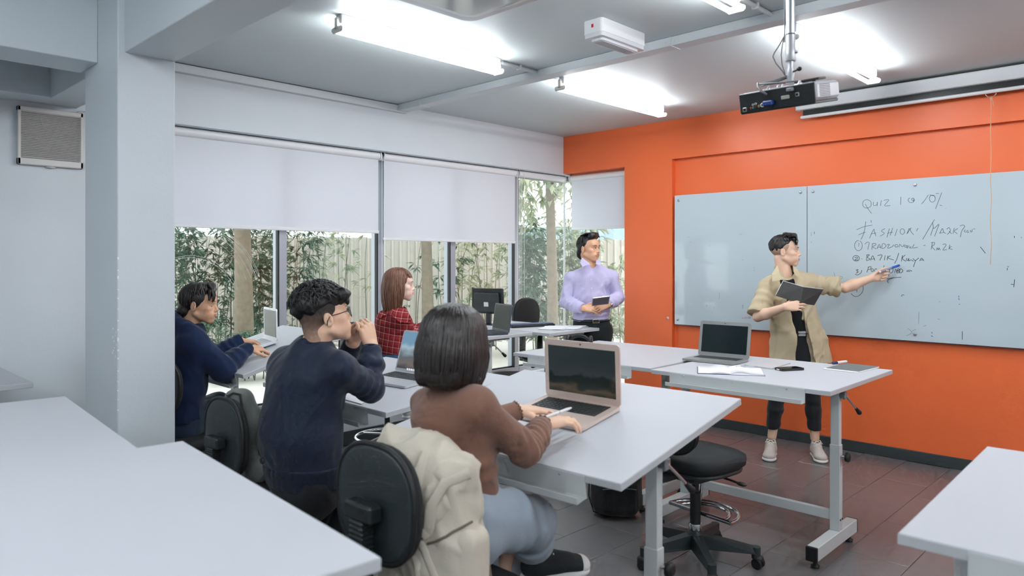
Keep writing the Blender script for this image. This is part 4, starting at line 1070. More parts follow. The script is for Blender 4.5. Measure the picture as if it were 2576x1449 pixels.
# ================================================================== SCULPTING VOLUME (signed distance field -> mesh)
def vn(P):
    """vectorised value noise in [-1,1] for an (n,3) array"""
    I = np.floor(P).astype(np.int64); Fr = P - I; U = Fr*Fr*(3-2*Fr)
    def hsh(a, b, c):
        x = (a*374761393 + b*668265263 + c*2147483647) & 0xFFFFFFFF
        x = ((x ^ (x >> 13))*1274126177) & 0xFFFFFFFF
        return ((x ^ (x >> 16)) & 0xFFFF)/32767.5 - 1.0
    r = 0
    for dx in (0, 1):
        for dy in (0, 1):
            for dz in (0, 1):
                w = (U[:, 0] if dx else 1-U[:, 0])*(U[:, 1] if dy else 1-U[:, 1])*(U[:, 2] if dz else 1-U[:, 2])
                r = r + w*hsh(I[:, 0]+dx, I[:, 1]+dy, I[:, 2]+dz)
    return r
def A3(v): return np.array([v[0], v[1], v[2]], dtype=np.float64)
class Vol:
    def __init__(s, lo, hi, h):
        s.lo = A3(lo); s.h = h; s.n = np.maximum(4, np.ceil((A3(hi)-s.lo)/h).astype(int)+1)
        s.f = np.full(tuple(s.n), 0.15, dtype=np.float32)
    def reg(s, lo, hi):
        i0 = np.clip(np.floor((lo-s.lo)/s.h).astype(int), 0, s.n-1); i1 = np.clip(np.ceil((hi-s.lo)/s.h).astype(int)+1, 1, s.n)
        sl = tuple(slice(a, max(a+1, b)) for a, b in zip(i0, i1))
        X = [(s.lo[k] + s.h*np.arange(sl[k].start, sl[k].stop)).astype(np.float32) for k in range(3)]
        return sl, np.meshgrid(*X, indexing='ij')
    def app(s, sl, d, k, op):
        a = s.f[sl]
        if op == 's': # subtract
            d = -d; k = max(k, 1e-5); h = np.clip(.5-.5*(d-a)/k*1.0, 0, 1); h = np.clip(.5+.5*(d-a)/k, 0, 1); s.f[sl] = a*(1-h)+d*h + k*h*(1-h)
        else:
            k = max(k, 1e-5); h = np.clip(.5+.5*(a-d)/k, 0, 1); s.f[sl] = a*(1-h)+d*h - k*h*(1-h)
    def cone(s, a, b, ra, rb, k=.01, op='u'):
        a, b = A3(a), A3(b); m = max(ra, rb)+k+4*s.h+.01
        sl, (X, Y, Z) = s.reg(np.minimum(a, b)-m, np.maximum(a, b)+m)
        ba = b-a; L2 = max(ba@ba, 1e-12)
        px, py, pz = X-a[0], Y-a[1], Z-a[2]
        t = np.clip((px*ba[0]+py*ba[1]+pz*ba[2])/L2, 0, 1)
        d = np.sqrt((px-t*ba[0])**2+(py-t*ba[1])**2+(pz-t*ba[2])**2) - (ra+(rb-ra)*t)
        s.app(sl, d, k, op); return s
    def chain(s, P, R, k=.01, op='u'):
        for i in range(len(P)-1): s.cone(P[i], P[i+1], R[i], R[i+1], k, op)
        return s
    def econe(s, a, b, wa, wb, xd, k=.02, op='u'):
        """tapered body with elliptic section: wa/wb = (half width along xd, half depth)"""
        a, b, xd = A3(a), A3(b), A3(xd); ba = b-a; L = np.linalg.norm(ba); u = ba/L
        xd = xd-u*(xd@u); xd /= np.linalg.norm(xd); yd = np.cross(u, xd)
        m = max(*wa, *wb)+k+4*s.h
        sl, (X, Y, Z) = s.reg(np.minimum(a, b)-m, np.maximum(a, b)+m)
        px, py, pz = X-a[0], Y-a[1], Z-a[2]
        w = px*u[0]+py*u[1]+pz*u[2]; t = np.clip(w/L, 0, 1); e = w-t*L
        x = px*xd[0]+py*xd[1]+pz*xd[2]; y = px*yd[0]+py*yd[1]+pz*yd[2]
        rx = wa[0]+(wb[0]-wa[0])*t; ry = wa[1]+(wb[1]-wa[1])*t; rm = np.minimum(rx, ry)
        q = np.sqrt((x/rx)**2+(y/ry)**2+(e/rm)**2)
        g = np.sqrt((x/rx**2)**2+(y/ry**2)**2+(e/rm**2)**2)+1e-9
        s.app(sl, q*(q-1)/g, k, op); return s
    def ell(s, c, r, R=None, k=.01, op='u'):
        """ellipsoid; R = three axis vectors"""
        c = A3(c); m = max(r)+k+4*s.h
        sl, (X, Y, Z) = s.reg(c-m, c+m); px, py, pz = X-c[0], Y-c[1], Z-c[2]
        if R is None: q = (px, py, pz)
        else: q = [px*v[0]+py*v[1]+pz*v[2] for v in R]
        k1 = np.sqrt((q[0]/r[0])**2+(q[1]/r[1])**2+(q[2]/r[2])**2); k2 = np.sqrt((q[0]/r[0]**2)**2+(q[1]/r[1]**2)**2+(q[2]/r[2]**2)**2)+1e-9
        s.app(sl, k1*(k1-1)/k2, k, op); return s
    def box(s, c, hf, R, rd=.01, k=.01, op='u'):
        c = A3(c); m = np.linalg.norm(hf)+k+4*s.h
        sl, (X, Y, Z) = s.reg(c-m, c+m); px, py, pz = X-c[0], Y-c[1], Z-c[2]
        q = [np.abs(px*v[0]+py*v[1]+pz*v[2])-(hf[i]-rd) for i, v in enumerate(R)]
        d = np.sqrt(np.maximum(q[0], 0)**2+np.maximum(q[1], 0)**2+np.maximum(q[2], 0)**2)+np.minimum(np.maximum(q[0], np.maximum(q[1], q[2])), 0)-rd
        s.app(sl, d, k, op); return s
    def cut(s, p, n, k=.004):
        """remove everything on the side n of the plane through p"""
        p, n = A3(p), A3(n); n = n/np.linalg.norm(n)
        sl, (X, Y, Z) = s.reg(s.lo-1, s.lo+s.n*s.h+1)
        d = ((X-p[0])*n[0]+(Y-p[1])*n[1]+(Z-p[2])*n[2])
        a = s.f; h = np.clip(.5+.5*(d-a)/k, 0, 1); s.f = (a*(1-h)+d*h+k*h*(1-h)).astype(np.float32); return s
    def noise(s, amp, sc, seed=0, band=.03):
        idx = np.argwhere(np.abs(s.f) < band)
        if len(idx) == 0: return s
        P = (s.lo + idx*s.h)
        sc = np.array(sc) if hasattr(sc, '__len__') else np.array([sc]*3)
        v = vn(P*sc+seed*17.3)
        s.f[idx[:, 0], idx[:, 1], idx[:, 2]] += (amp*v).astype(np.float32); return s
    def crease(s, amp, sc, seed, a, b, st=.35, band=.03):
        """soft cloth creases running along the direction a-b"""
        u = A3(b)-A3(a); u /= np.linalg.norm(u); w = np.cross(u, [.3, .5, .8]); w /= np.linalg.norm(w); q = np.cross(u, w)
        idx = np.argwhere(np.abs(s.f) < band); P = s.lo + idx*s.h
        Q = np.stack([P@u*sc*st, P@w*sc, P@q*sc], 1)+seed*13.7
        n = vn(Q+.6*np.stack([vn(Q*.7+5), vn(Q*.7+9), vn(Q*.7+14)], 1))
        s.f[idx[:, 0], idx[:, 1], idx[:, 2]] += (amp*(np.abs(n)*2.2-.7)).astype(np.float32); return s
    def folds(s, a, b, amp, wl, band=.03, tw=0.0, r=.2, seed=0):
        """ring-like cloth folds along the segment a-b"""
        a, b = A3(a), A3(b); idx = np.argwhere(np.abs(s.f) < band); P = s.lo + idx*s.h
        ba = b-a; L = np.linalg.norm(ba); u = ba/L; w = (P-a)@u; t = w/L
        rad = np.linalg.norm(P-a-np.outer(w, u), axis=1)
        wt = np.clip(1-np.abs(t-.5)*2, 0, 1)**.5*(rad < r)
        ph = w/wl*2*PI + 2.2*vn(P*9+seed*3.1) + tw*(P@np.array([5., 7., 3.]))
        s.f[idx[:, 0], idx[:, 1], idx[:, 2]] += (amp*wt*np.sin(ph)).astype(np.float32); return s
    def val(s, p):
        q = (A3(p)-s.lo)/s.h; i = np.clip(q.astype(int), 0, s.n-2); t = q-i; f = s.f[i[0]:i[0]+2, i[1]:i[1]+2, i[2]:i[2]+2]
        return float(np.einsum('ijk,i,j,k', f, [1-t[0], t[0]], [1-t[1], t[1]], [1-t[2], t[2]]))
    def hit(s, p, d, mx=.12):
        """first surface point from p along d"""
        p = A3(p); d = A3(d); d /= np.linalg.norm(d); n = int(mx/(s.h*.4))
        for i in range(n):
            q = p+d*(i*s.h*.4)
            if s.val(q) < 0: return Vector(q)
        return Vector(p)
    def mesh(s):
        f = s.f; S = f < 0
        c = S[:-1, :-1, :-1].astype(np.uint8)
        for dx, dy, dz in ((1,0,0),(0,1,0),(0,0,1),(1,1,0),(1,0,1),(0,1,1),(1,1,1)):
            c = c + S[dx:S.shape[0]-1+dx, dy:S.shape[1]-1+dy, dz:S.shape[2]-1+dz]
        cells = np.argwhere((c > 0) & (c < 8))
        ids = np.full(c.shape, -1, dtype=np.int64); ids[cells[:, 0], cells[:, 1], cells[:, 2]] = np.arange(len(cells))
        acc = np.zeros((len(cells), 3)); cnt = np.zeros(len(cells))
        C8 = [(a, b, d) for a in (0, 1) for b in (0, 1) for d in (0, 1)]
        for p in C8:
            for ax in range(3):
                if p[ax]: continue
                q = list(p); q[ax] = 1
                fa = f[cells[:, 0]+p[0], cells[:, 1]+p[1], cells[:, 2]+p[2]]; fb = f[cells[:, 0]+q[0], cells[:, 1]+q[1], cells[:, 2]+q[2]]
                m = (fa < 0) != (fb < 0)
                t = np.where(m, fa/np.where(np.abs(fa-fb) < 1e-12, 1, fa-fb), 0)
                pos = np.tile(np.array(p, dtype=float), (len(cells), 1)); pos[:, ax] = t
                acc[m] += pos[m]; cnt[m] += 1
        V = s.lo + (cells + acc/cnt[:, None])*s.h
        Fs = []
        for ax in range(3):
            b, d = [(1, 2), (2, 0), (0, 1)][ax]
            sl0 = [slice(None)]*3; sl1 = [slice(None)]*3; sl0[ax] = slice(0, -1); sl1[ax] = slice(1, None)
            s0, s1 = S[tuple(sl0)], S[tuple(sl1)]
            e = np.argwhere(s0 != s1)
            e = e[(e[:, b] > 0) & (e[:, d] > 0) & (e[:, b] < S.shape[b]-1) & (e[:, d] < S.shape[d]-1)]
            def idm(db, dd):
                q = e.copy(); q[:, b] -= db; q[:, d] -= dd; return ids[q[:, 0], q[:, 1], q[:, 2]]
            quad = np.stack([idm(1, 1), idm(0, 1), idm(0, 0), idm(1, 0)], 1)
            fl = ~s0[e[:, 0], e[:, 1], e[:, 2]]
            quad[fl] = quad[fl][:, ::-1]
            Fs.append(quad)
        return V, np.concatenate(Fs)

def vobj(name, vols, m, parent, off=None, relax=1):
    """one mesh object out of one or several sculpted volumes"""
    Vs = []; Fs = []; o = 0
    for v in vols if isinstance(vols, (list, tuple)) else [vols]:
        V, F = v.mesh() if isinstance(v, Vol) else v
        for _ in range(relax):
            acc = np.zeros_like(V); cnt = np.zeros(len(V))
            for k in range(4):
                np.add.at(acc, F[:, k], V[F[:, (k+1) % 4]]); np.add.at(cnt, F[:, k], 1)
                np.add.at(acc, F[:, k], V[F[:, (k+3) % 4]]); np.add.at(cnt, F[:, k], 1)
            V = V*.45 + .55*acc/np.maximum(cnt, 1)[:, None]
        Vs.append(V); Fs.append(F+o); o += len(V)
    V = np.concatenate(Vs); F = np.concatenate(Fs)
    if off is None: off = Vector(parent.location) if parent is not None else Vector((0, 0, 0))
    V = V - A3(off)
    me = bpy.data.meshes.new(name); me.vertices.add(len(V)); me.vertices.foreach_set('co', V.astype(np.float32).ravel())
    me.loops.add(F.size); me.loops.foreach_set('vertex_index', F.astype(np.int32).ravel())
    me.polygons.add(len(F)); me.polygons.foreach_set('loop_start', (np.arange(len(F))*4).astype(np.int32))
    me.update(calc_edges=True); me.validate()
    return link_mesh(name, me, m, parent, True)

# ================================================================== PEOPLE
def skin_mat(name, col):
    return mat(name, col, .48, var=.05, vscale=25, sub=.12, bump=.03, bscale=180)
def hand(vol, W, d, n, side, curls, s=1.0, spread=(.10, .02, -.05, -.12), thumb=None, k=.0035):
    d = Vector(d).normalized(); n = Vector(n); n = (n-d*n.dot(d)).normalized(); x = d.cross(n)*side
    W = Vector(W); offs = (.029, .0095, -.0105, -.029); ks = (.088, .092, .086, .077)
    L = ((.043, .026, .021), (.047, .029, .022), (.043, .027, .021), (.033, .020, .018)); tips = []
    for i in range(4):
        b = W + d*ks[i]*s + x*offs[i]*s
        vol.cone(W + x*offs[i]*.5*s, b, .0165*s, .0112*s, .010)
        a = 0; p = b; r = (.0092, .0082, .0074, .0064) if i < 3 else (.0080, .0072, .0065, .0058)
        for j in range(3):
            a += math.radians(curls[i][j]); dd = (d*math.cos(a) - n*math.sin(a) + x*spread[i]*(1 if j == 0 else .6)).normalized()
            q = p + dd*L[i][j]*s; vol.cone(p, q, r[j]*s, r[j+1]*s, k); p = q
        tips.append(p)
    vol.ell(W + d*.048*s - n*.003*s, (.036*s, .046*s, .0155*s), [x, d, n], .010)
    th = thumb or ((.75, .62, -.25), (.9, .3, -.2), (.95, .1, -.2))
    p = W + d*.022*s + x*.022*s - n*.006*s; R = (.0145, .0112, .0098, .0080)
    for j, ln in enumerate((.040, .034, .027)):
        c = th[j]; dd = (d*c[0] + x*c[1] + n*c[2]).normalized(); q = p + dd*ln*s; vol.cone(p, q, R[j]*s, R[j+1]*s, .006); p = q
    tips.append(p)
    return tips
RELAX = [(15, 20, 12)]*4
class Head:
    """head frame: x to the person's right, y forward, z up; origin at eye level between the ears"""
    def __init__(s, c, fwd, up=(0, 0, 1), sc=1.0, fem=False, neck_to=None, neck_r=.055, smile=0.0, jaw=1.0):
        s.c = Vector(c); s.y = Vector(fwd).normalized(); u = Vector(up); s.z = (u-s.y*u.dot(s.y)).normalized(); s.x = s.y.cross(s.z); s.s = sc
        v = s.v = Vol(s.c-Vector((.2, .2, .27))*sc, s.c+Vector((.2, .2, .17))*sc, .0032)
        R = [s.x, s.y, s.z]; P = s.p; k = .02*sc
        def E(c, r, kk=.012, op='u'): v.ell(P(*c), [q*sc for q in r], R, kk*sc, op)
        def Cn(a, b, ra, rb, kk=.01, op='u'): v.cone(P(*a), P(*b), ra*sc, rb*sc, kk*sc, op)
        E((0, -.014, .036), (.073, .092, .082)); E((0, .030, -.028), (.058*jaw, .062, .080), .03)
        for q in (-1, 1):
            Cn((q*.052*jaw, -.006, -.056), (q*.016, .068, -.100), .016, .014, .025)
            E((q*.040, .060, -.022), (.022, .020, .018), .02)
            E((q*.032, .060, -.062), (.02, .024, .022), .025)
        E((0, .070, -.097), (.022, .018, .016), .02)
        Cn((-.034, .079, .021), (.034, .079, .021), .012, .012, .02); E((0, .066, .045), (.052, .026, .034), .03)
        Cn((0, .086, .012), (0, .104, -.026), .0075, .0095, .012); E((0, .1065, -.030), (.0105, .0105, .0095), None or .006)
        for q in (-1, 1): E((q*.0115, .098, -.034), (.0075, .0095, .0075), .006)
        E((0, .080, -.062), (.030, .018, .024), .02)
        for q in (-1, 1): E((q*.031, .097, .001), (.019, .014, .0105), .012, 's')
        for q in (-1, 1): E((q*.031, .079, .001), (.0155, .0095, .0085), .004)
        E((0, .0955, -.0585), (.020+.006*smile, .0085, .0050), .004); E((0, .0935, -.0685), (.018+.006*smile, .0085, .0058), .004)
        if smile: E((0, .102, -.0640), (.027, .016, .0072*smile), .003, 's')
        else: Cn((-.022, .099, -.0635), (.022, .099, -.0635), .0022, .0022, .004, 's')
        for q in (-1, 1):
            a = .28
            ex = (s.x*q*math.cos(a) - s.y*math.sin(a)); ey = (s.y*math.cos(a) + s.x*q*math.sin(a))
            cc = P(q*.078, -.012, -.010); v.ell(cc, (.0075*sc, .019*sc, .031*sc), [ex, ey, s.z], .006*sc)
            v.ell(cc+ex*.0070*sc+ey*.003*sc+s.z*.003*sc, (.0058*sc, .0125*sc, .021*sc), [ex, ey, s.z], .003*sc, 's')
            v.ell(cc+ex*.003*sc+ey*.010*sc-s.z*.004*sc, (.005*sc, .004*sc, .007*sc), [ex, ey, s.z], .003*sc); v.ell(cc+ex*.0025*sc-ey*.002*sc+s.z*.006*sc, (.004*sc, .0035*sc, .012*sc), [ex, ey, s.z], .003*sc)
        n0 = P(0, -.030, -.055); n1 = Vector(neck_to) if neck_to is not None else P(0, -.045, -.19)
        v.cone(n0, n1, neck_r*sc*.90, neck_r*sc*1.05, .014)
    def p(s, x, y, z): return s.c + (s.x*x + s.y*y + s.z*z)*s.s
    def on(s, x, z, d=.0):
        h = s.v.hit(s.p(x, .15, z), -s.y, .16); return h + s.y*d
    def face(s, root, brow=(28, 24, 22), lip=(176, 110, 100), iris=(34, 24, 20), gaze=(0, 0), squint=1.0, teeth=False, bw=1.0):
        o = Vector(root.location)
        Mw = mat('eye_white', (226, 222, 218), .25, var=.02); Mi = mat('iris_%d' % iris[0], iris, .15, var=.1); Mb = mat('brow_%d' % brow[0], brow, .7, var=.1); Ml = mat('lip_%d' % lip[0], lip, .45, var=.05)
        for q in (-1, 1):
            c = s.on(q*.031, .001); e = MB(); k = s.s
            Rm = Matrix((s.x, s.y, s.z)).transposed()
            e.ell(c-o-s.y*.0015*k, (.0135*k, .0042*k, .0056*squint*k), 14, 8, Rm); eo = e.build('eye', Mw, root)
            e = MB(); e.ell(c-o+(s.x*gaze[0]*.006+s.z*gaze[1]*.004)*k+s.y*.0008*k, (.0058*k, .0036*k, .0054*squint*k), 12, 8, Rm); e.build('iris', Mi, eo)
            L = MB(); pts = [s.on(q*(.016+.031*t), .001+(.0062*squint*math.sin(PI*t)+.001), .0008)-o for t in [i/6 for i in range(7)]]
            L.tube(pts, [.0008, .0013, .0016, .0017, .0017, .0014, .0008], 6); L.build('eyelid', Mb, eo)
            B = MB(); pts = [s.on(q*(.013+.038*t), .021+.006*math.sin(PI*(t*.85+.05)), .0005)-o for t in [i/7 for i in range(8)]]
            B.tube(pts, [(.0022+.002*math.sin(PI*min(1, t/7*1.1)))*bw for t in range(8)], 6, flat=.5); B.build('eyebrow', Mb, root)
        if teeth:
            T = MB(); pts = [s.p(x*.023, .0905-.010*x*x, -.0622+.004*x*x)-o for x in [i/5-1 for i in range(11)]]
            T.tube(pts, .0052, 8); T.build('teeth', mat('teeth', (236, 232, 224), .2, var=.01), root)
        for nm, z, rr in (('upper_lip', -.0585+.0045*teeth, .0034), ('lower_lip', -.0690-.0050*teeth, .0042)):
            B = MB(); w_ = .021+.009*teeth
            pts = [s.on(x*w_, z+(.003+.006*teeth)*x*x*(1 if nm[0] == 'l' else .3), -.0012)-o for x in [i/4-1 for i in range(9)]]
            B.tube(pts, [rr*(.25+.75*math.cos(x*1.35)) for x in [i/4-1 for i in range(9)]], 8, hint=tuple(s.x)); B.build(nm, Ml, root)
    def scalp(s, az, th, t=.012, c=(0, -.014, .036), r=(.073, .092, .082)):
        """point on the hair shell: az 0 front, 90 right; th from crown; t thickness"""
        a = math.radians(az); h = math.radians(th)
        return (c[0]+(r[0]+t)*math.sin(h)*math.sin(a), c[1]+(r[1]+t)*math.sin(h)*math.cos(a), c[2]+(r[2]+t)*math.cos(h))
    def locks(s, mb, o, spec, n, r0=.008, crown=(0, -.03, 0), seed=1):
        """spec(az) -> (th0, th1, hang, thick) or None"""
        rnd = random.Random(seed)
        for i in range(n):
            az = rnd.uniform(-180, 180); q = spec(az, rnd)
            if q is None: continue
            th0, th1, hang, tk, tw = q
            pts = []; N = 6
            for j in range(N+1):
                t = j/N; th = th0+(th1-th0)*t
                pts.append(Vector(s.scalp(az+tw*t, th, tk*(.72+.28*min(1, 1.5*t))+rnd.uniform(-.001, .001))))
            if hang > 0:
                e = pts[-1]; out = Vector((e.x, e.y+.014, 0)).normalized()
                for j in range(1, 6):
                    t = j/5; pts.append(e + Vector((0, 0, -hang*t)) + out*(.012*math.sin(PI*t)-.010*t*t+rnd.uniform(-.002, .002)))
            M_ = len(pts)
            W = [s.p(*p)-o for p in pts]
            rr = [r0*(.55+.6*math.sin(PI*min(1, .12+.8*j/(M_-1))))*(1 if j < M_-1 else .25)*s.s for j in range(M_)]
            mb.tube(W, rr, 6, flat=.45, hint=tuple(s.p(0, 0, 0)-W[0]-o))
def cloth(name, col, rough=.85, bump=.12, bscale=350, var=.08, **kw): return mat(name, col, rough, var=var, vscale=12, bump=bump, bscale=bscale, spec=.25, sheen=.15, **kw)
def bbox(P, m):
    P = [Vector(p) for p in P]
    return Vector([min(p[i] for p in P)-m for i in range(3)]), Vector([max(p[i] for p in P)+m for i in range(3)])
UP = Vector((0, 0, 1))
def base_body(J, xr, s=1.0):
    """plain body under the clothes: trunk, arms to the elbow, legs; J holds the joints"""
    P = [J[k] for k in J]; lo, hi = bbox(P, .2); v = Vol(lo, hi, .012)
    v.econe(J['pel'], J['waist'], (.145*s, .095*s), (.125*s, .085*s), xr, .03); v.econe(J['waist'], J['chest'], (.125*s, .085*s), (.145*s, .10*s), xr, .03)
    v.cone(J['chest'], J['neck'], .09*s, .05*s, .04)
    for q in 'LR':
        v.cone(J['chest'].lerp(J['sh'+q], .5), J['sh'+q], .06*s, .045*s, .03); v.cone(J['sh'+q], J['el'+q], .045*s, .036*s, .02); v.cone(J['el'+q], J['wr'+q], .036*s, .024*s, .015)
        v.cone(J['hip'+q], J['kn'+q], .075*s, .048*s, .03); v.cone(J['kn'+q], J['an'+q], .046*s, .032*s, .02)
    return v

def woff(ob):
    v = Vector((0, 0, 0))
    while ob is not None: v += Vector(ob.location); ob = ob.parent
    return v
def poly_plate(name, pts, thick, nrm, m, root, smooth=False):
    """thin plate with real thickness from a 3D polygon"""
    o = woff(root); nrm = Vector(nrm).normalized()*thick; n = len(pts)
    V = [Vector(p)-o for p in pts] + [Vector(p)-o+nrm for p in pts]
    F = [tuple(range(n))[::-1], tuple(range(n, 2*n))] + [(i, (i+1) % n, n+(i+1) % n, n+i) for i in range(n)]
    return raw(name, V, F, m, root, smooth)
def hair_vol(H, pad=.06, h=.0042):
    return Vol(H.c-Vector((.16, .16, .16+pad)), H.c+Vector((.16, .16, .2)), h)
def HE(v, H, c, r, k=.012, op='u'): v.ell(H.p(*c), [q*H.s for q in r], [H.x, H.y, H.z], k, op)
def HC(v, H, a, b, ra, rb, k=.012, op='u'): v.cone(H.p(*a), H.p(*b), ra*H.s, rb*H.s, k, op)
def hcut(v, H, p, n, k=.006): v.cut(H.p(*p), H.x*n[0]+H.y*n[1]+H.z*n[2], k)
def shoe(root, heel, d, L, W, mu, ms, ml, ankle=.075, hi=False, toe=None):
    heel = Vector(heel); d = Vector(d).normalized(); up = UP - d*UP.dot(d); up.normalize(); x = d.cross(up); o = Vector(root.location)
    R = [x, d, up]; lo, hi_ = bbox([heel, heel+d*L, heel+up*.16], .09)
    P = lambda a, b, c: heel + x*a + d*b + up*c
    v = Vol(lo, hi_, .005)
    v.ell(P(0, .035, .05), (W*.42, .045, .045), R, .03); v.ell(P(0, L*.45, .042), (W*.46, L*.38, .035), R, .03); v.ell(P(0, L*.78, .035), (W*.5, L*.2, .030), R, .03)
    v.cone(P(0, .06, .06), P(0, .05, ankle+.03), W*.40, W*.40, .03); v.cone(P(0, .07, .085), P(0, L*.62, .05), W*.30, W*.34, .02)
    v.ell(P(0, .055, ankle+.06), (W*.30, .036, .05), R, .006, 's')
    v.cut(P(0, 0, .018), -up)
    b = vobj('shoe_upper', v, mu, root)
    v = Vol(lo, hi_, .005)
    v.ell(P(0, .04, .012), (W*.48, .05, .018), R, .02); v.ell(P(0, L*.5, .012), (W*.48, L*.42, .016), R, .02); v.ell(P(0, L*.76, .014), (W*.56, L*.24, .019), R, .02)
    v.cut(P(0, 0, .001), -up, .002); v.cut(P(0, 0, .030), up, .004)
    vobj('shoe_sole', v, ms, root)
    if toe:
        v = Vol(lo, hi_, .005); v.ell(P(0, L*.86, .034), (W*.50, L*.135, .031), R, .01); v.cut(P(0, 0, .02), -up); v.cut(P(0, L*.80, 0), -d); vobj('toe_cap', v, toe, root)
    lc = MB()
    for i in range(5):
        t = .28+.08*i; hz = .118-.060*(i/4.0)**.9
        lc.tube([P(-W*.27, L*t-.006, hz-.012)-o, P(0, L*t+.004, hz+.006)-o, P(W*.27, L*t+.012, hz-.012)-o], .0032, 6)
        lc.tube([P(W*.27, L*t-.006, hz-.012)-o, P(0, L*t+.004, hz+.007)-o, P(-W*.27, L*t+.012, hz-.012)-o], .0032, 6)
    for q in (-1, 1): lc.tube([P(0, L*.27, .118)-o, P(q*W*.25, L*.24, .128)-o, P(q*W*.42, L*.30, .105)-o, P(q*W*.12, L*.30, .112)-o], .003, 6)
    lc.build('laces', ml, root)
def disc(mb, p, n, r, t=.002): mb.lathe([(r, 0), (r, t*.7), (r*.7, t)], p, n, 12)

# ------------------------------------------------------------------ standing student with the open book
def student():
    S = lambda x, y, dd=0: at(x, y, 5.71+dd)
    base = S(1992, 655); root = thing('person', 'standing student in beige shirt and black jeans pointing at the writing board', 'person', (base.x, base.y, 0))
    o = Vector(root.location); F = (-FWD); XR = -RGT
    J = dict(pel=S(2003, 872), waist=S(2003, 822), chest=S(1988, 748), neck=S(1977, 697), shR=S(1930, 718), elR=S(1906, 797, -.10), wrR=S(1976, 772, -.335), shL=S(2042, 710), elL=S(2126, 724, -.05), wrL=S(2194, 699, -.10),
             hipR=S(1976, 890), hipL=S(2034, 890), knR=S(1957, 972, -.04), knL=S(2043, 972, -.04), anR=S(1942, 1098, .02), anL=S(2050, 1102, -.02))
    SK = skin_mat('skin_light', (232, 192, 166))
    fwd = RGT*.92 - FWD*.38 + UP*.02
    H = Head(S(1974.5, 632), fwd, UP+RGT*.03, 1.03, neck_to=S(1976, 703), neck_r=.056)
    body = base_body(J, XR, .9)
    arms = []
    v = Vol(*bbox([J['elR'], J['wrR'], S(2020, 765, -.3)], .09), .0034)
    v.chain([J['elR'], J['elR'].lerp(J['wrR'], .3), J['wrR']], [.040, .041, .0255], .02)
    hand(v, J['wrR'], RGT*.97+UP*.10-FWD*.02, F*.85+UP*.3, -1, [(12, 22, 12), (14, 26, 14), (18, 28, 16), (24, 30, 18)], 1.0, (.03, .0, -.03, -.06), ((.6, .5, -.6), (.85, .3, -.4), (.95, .1, -.2)))
    arms.append(v)
    v = Vol(*bbox([J['elL'], J['wrL'], S(2240, 690, -.12)], .09), .0034)
    v.chain([J['elL'], J['elL'].lerp(J['wrL'], .3), J['wrL']], [.042, .042, .026], .02)
    hand(v, J['wrL'], RGT*.96+UP*.2, FWD*.9-UP*.1, 1, [(48, 62, 38), (66, 72, 40), (74, 76, 42), (80, 78, 44)], 1.0, (.05, .0, -.03, -.06), ((.75, .5, -.5), (.9, .3, -.4), (.98, .05, -.25)))
    arms.append(v)
    # ankles
    v = Vol(*bbox([J['anR'], J['anL'], S(1942, 1060), S(2050, 1060)], .09), .006)
    for q in 'RL': v.cone(J['kn'+q].lerp(J['an'+q], .6), J['an'+q], .040, .034, .01)
    vobj('body', [body, H.v]+arms+[v], SK, root)
    H.face(root, (26, 22, 20), (196, 124, 112), squint=.75, gaze=(.2, 0))
    # hair
    HM = mat('black_hair', (26, 25, 26), .42, var=.25, vscale=60, bump=.25, bscale=120, bstretch=(1, 1, .2))
    v = hair_vol(H)
    HE(v, H, (0, -.022, .046), (.079, .096, .084)); HE(v, H, (0, .075, -.055), (.10, .075, .105), .01, 's')
    hcut(v, H, (0, -.10, -.045), (0, .62, -.78))
    for q in (-1, 1): HE(v, H, (q*.085, .045, .0), (.03, .06, .062), .008, 's')
    HC(v, H, (-.045, .0, .115), (.02, .065, .112), .026, .026, .02); HC(v, H, (-.02, .05, .105), (.05, .075, .088), .024, .016, .02); HC(v, H, (.05, .072, .088), (.058, .082, .05), .012, .005, .01)
    v.noise(.004, (70, 70, 30), 3)
    hr = vobj('hair', v, HM, root)
    L = MB()
    def sp(az, r):
        if abs(az) < 60: return (5, 48+r.uniform(-4, 4), 0, .022+r.uniform(0, .012), r.uniform(10, 40))
        return (10, r.uniform(50, 70), 0, .011+r.uniform(0, .004), r.uniform(-10, 10))
    H.locks(L, o, sp, 240, .005, seed=4)
    for i in range(10): 
        x = -.02+.008*i; L.tube([H.p(x, .055, .118+.01*math.sin(i*2))-o, H.p(x+.03, .085, .105+.012*math.sin(i))-o, H.p(x+.045, .094, .075)-o, H.p(x+.046, .09, .045+.01*math.sin(i*3))-o], [.006, .0055, .004, .001], 6)
    L.build('hair_locks', HM, hr)
    v = hair_vol(H, .06, .004); HE(v, H, (0, -.016, .030), (.0755, .094, .078)); HE(v, H, (0, .095, -.03), (.12, .085, .13), .008, 's'); hcut(v, H, (0, -.08, -.055), (0, .35, -.95))
    vobj('hair_fade', v, mat('hair_fade', (172, 139, 119), .7, var=.2, vscale=160), root)
    # trousers
    TM = cloth('black_denim', (30, 33, 37), .8)
    v = Vol(*bbox([J[k] for k in ('pel', 'knR', 'knL', 'anR', 'anL', 'hipR', 'hipL')], .17), .0085)
    v.econe(S(2003, 895), S(2004, 838), (.155, .105), (.138, .098), XR, .03)
    for q in 'RL': v.chain([J['hip'+q], J['kn'+q], J['kn'+q].lerp(J['an'+q], .45), J['an'+q]], [.088, .063, .058, .047], .02)
    v.cut(S(2000, 832), UP); v.cut(S(2000, 1079), -UP); v.noise(.004, (14, 14, 26), 2)
    vobj('trousers', v, TM, root)
    # t-shirt
    v = Vol(*bbox([S(1930, 690), S(2060, 690), S(2000, 850)], .15), .008)
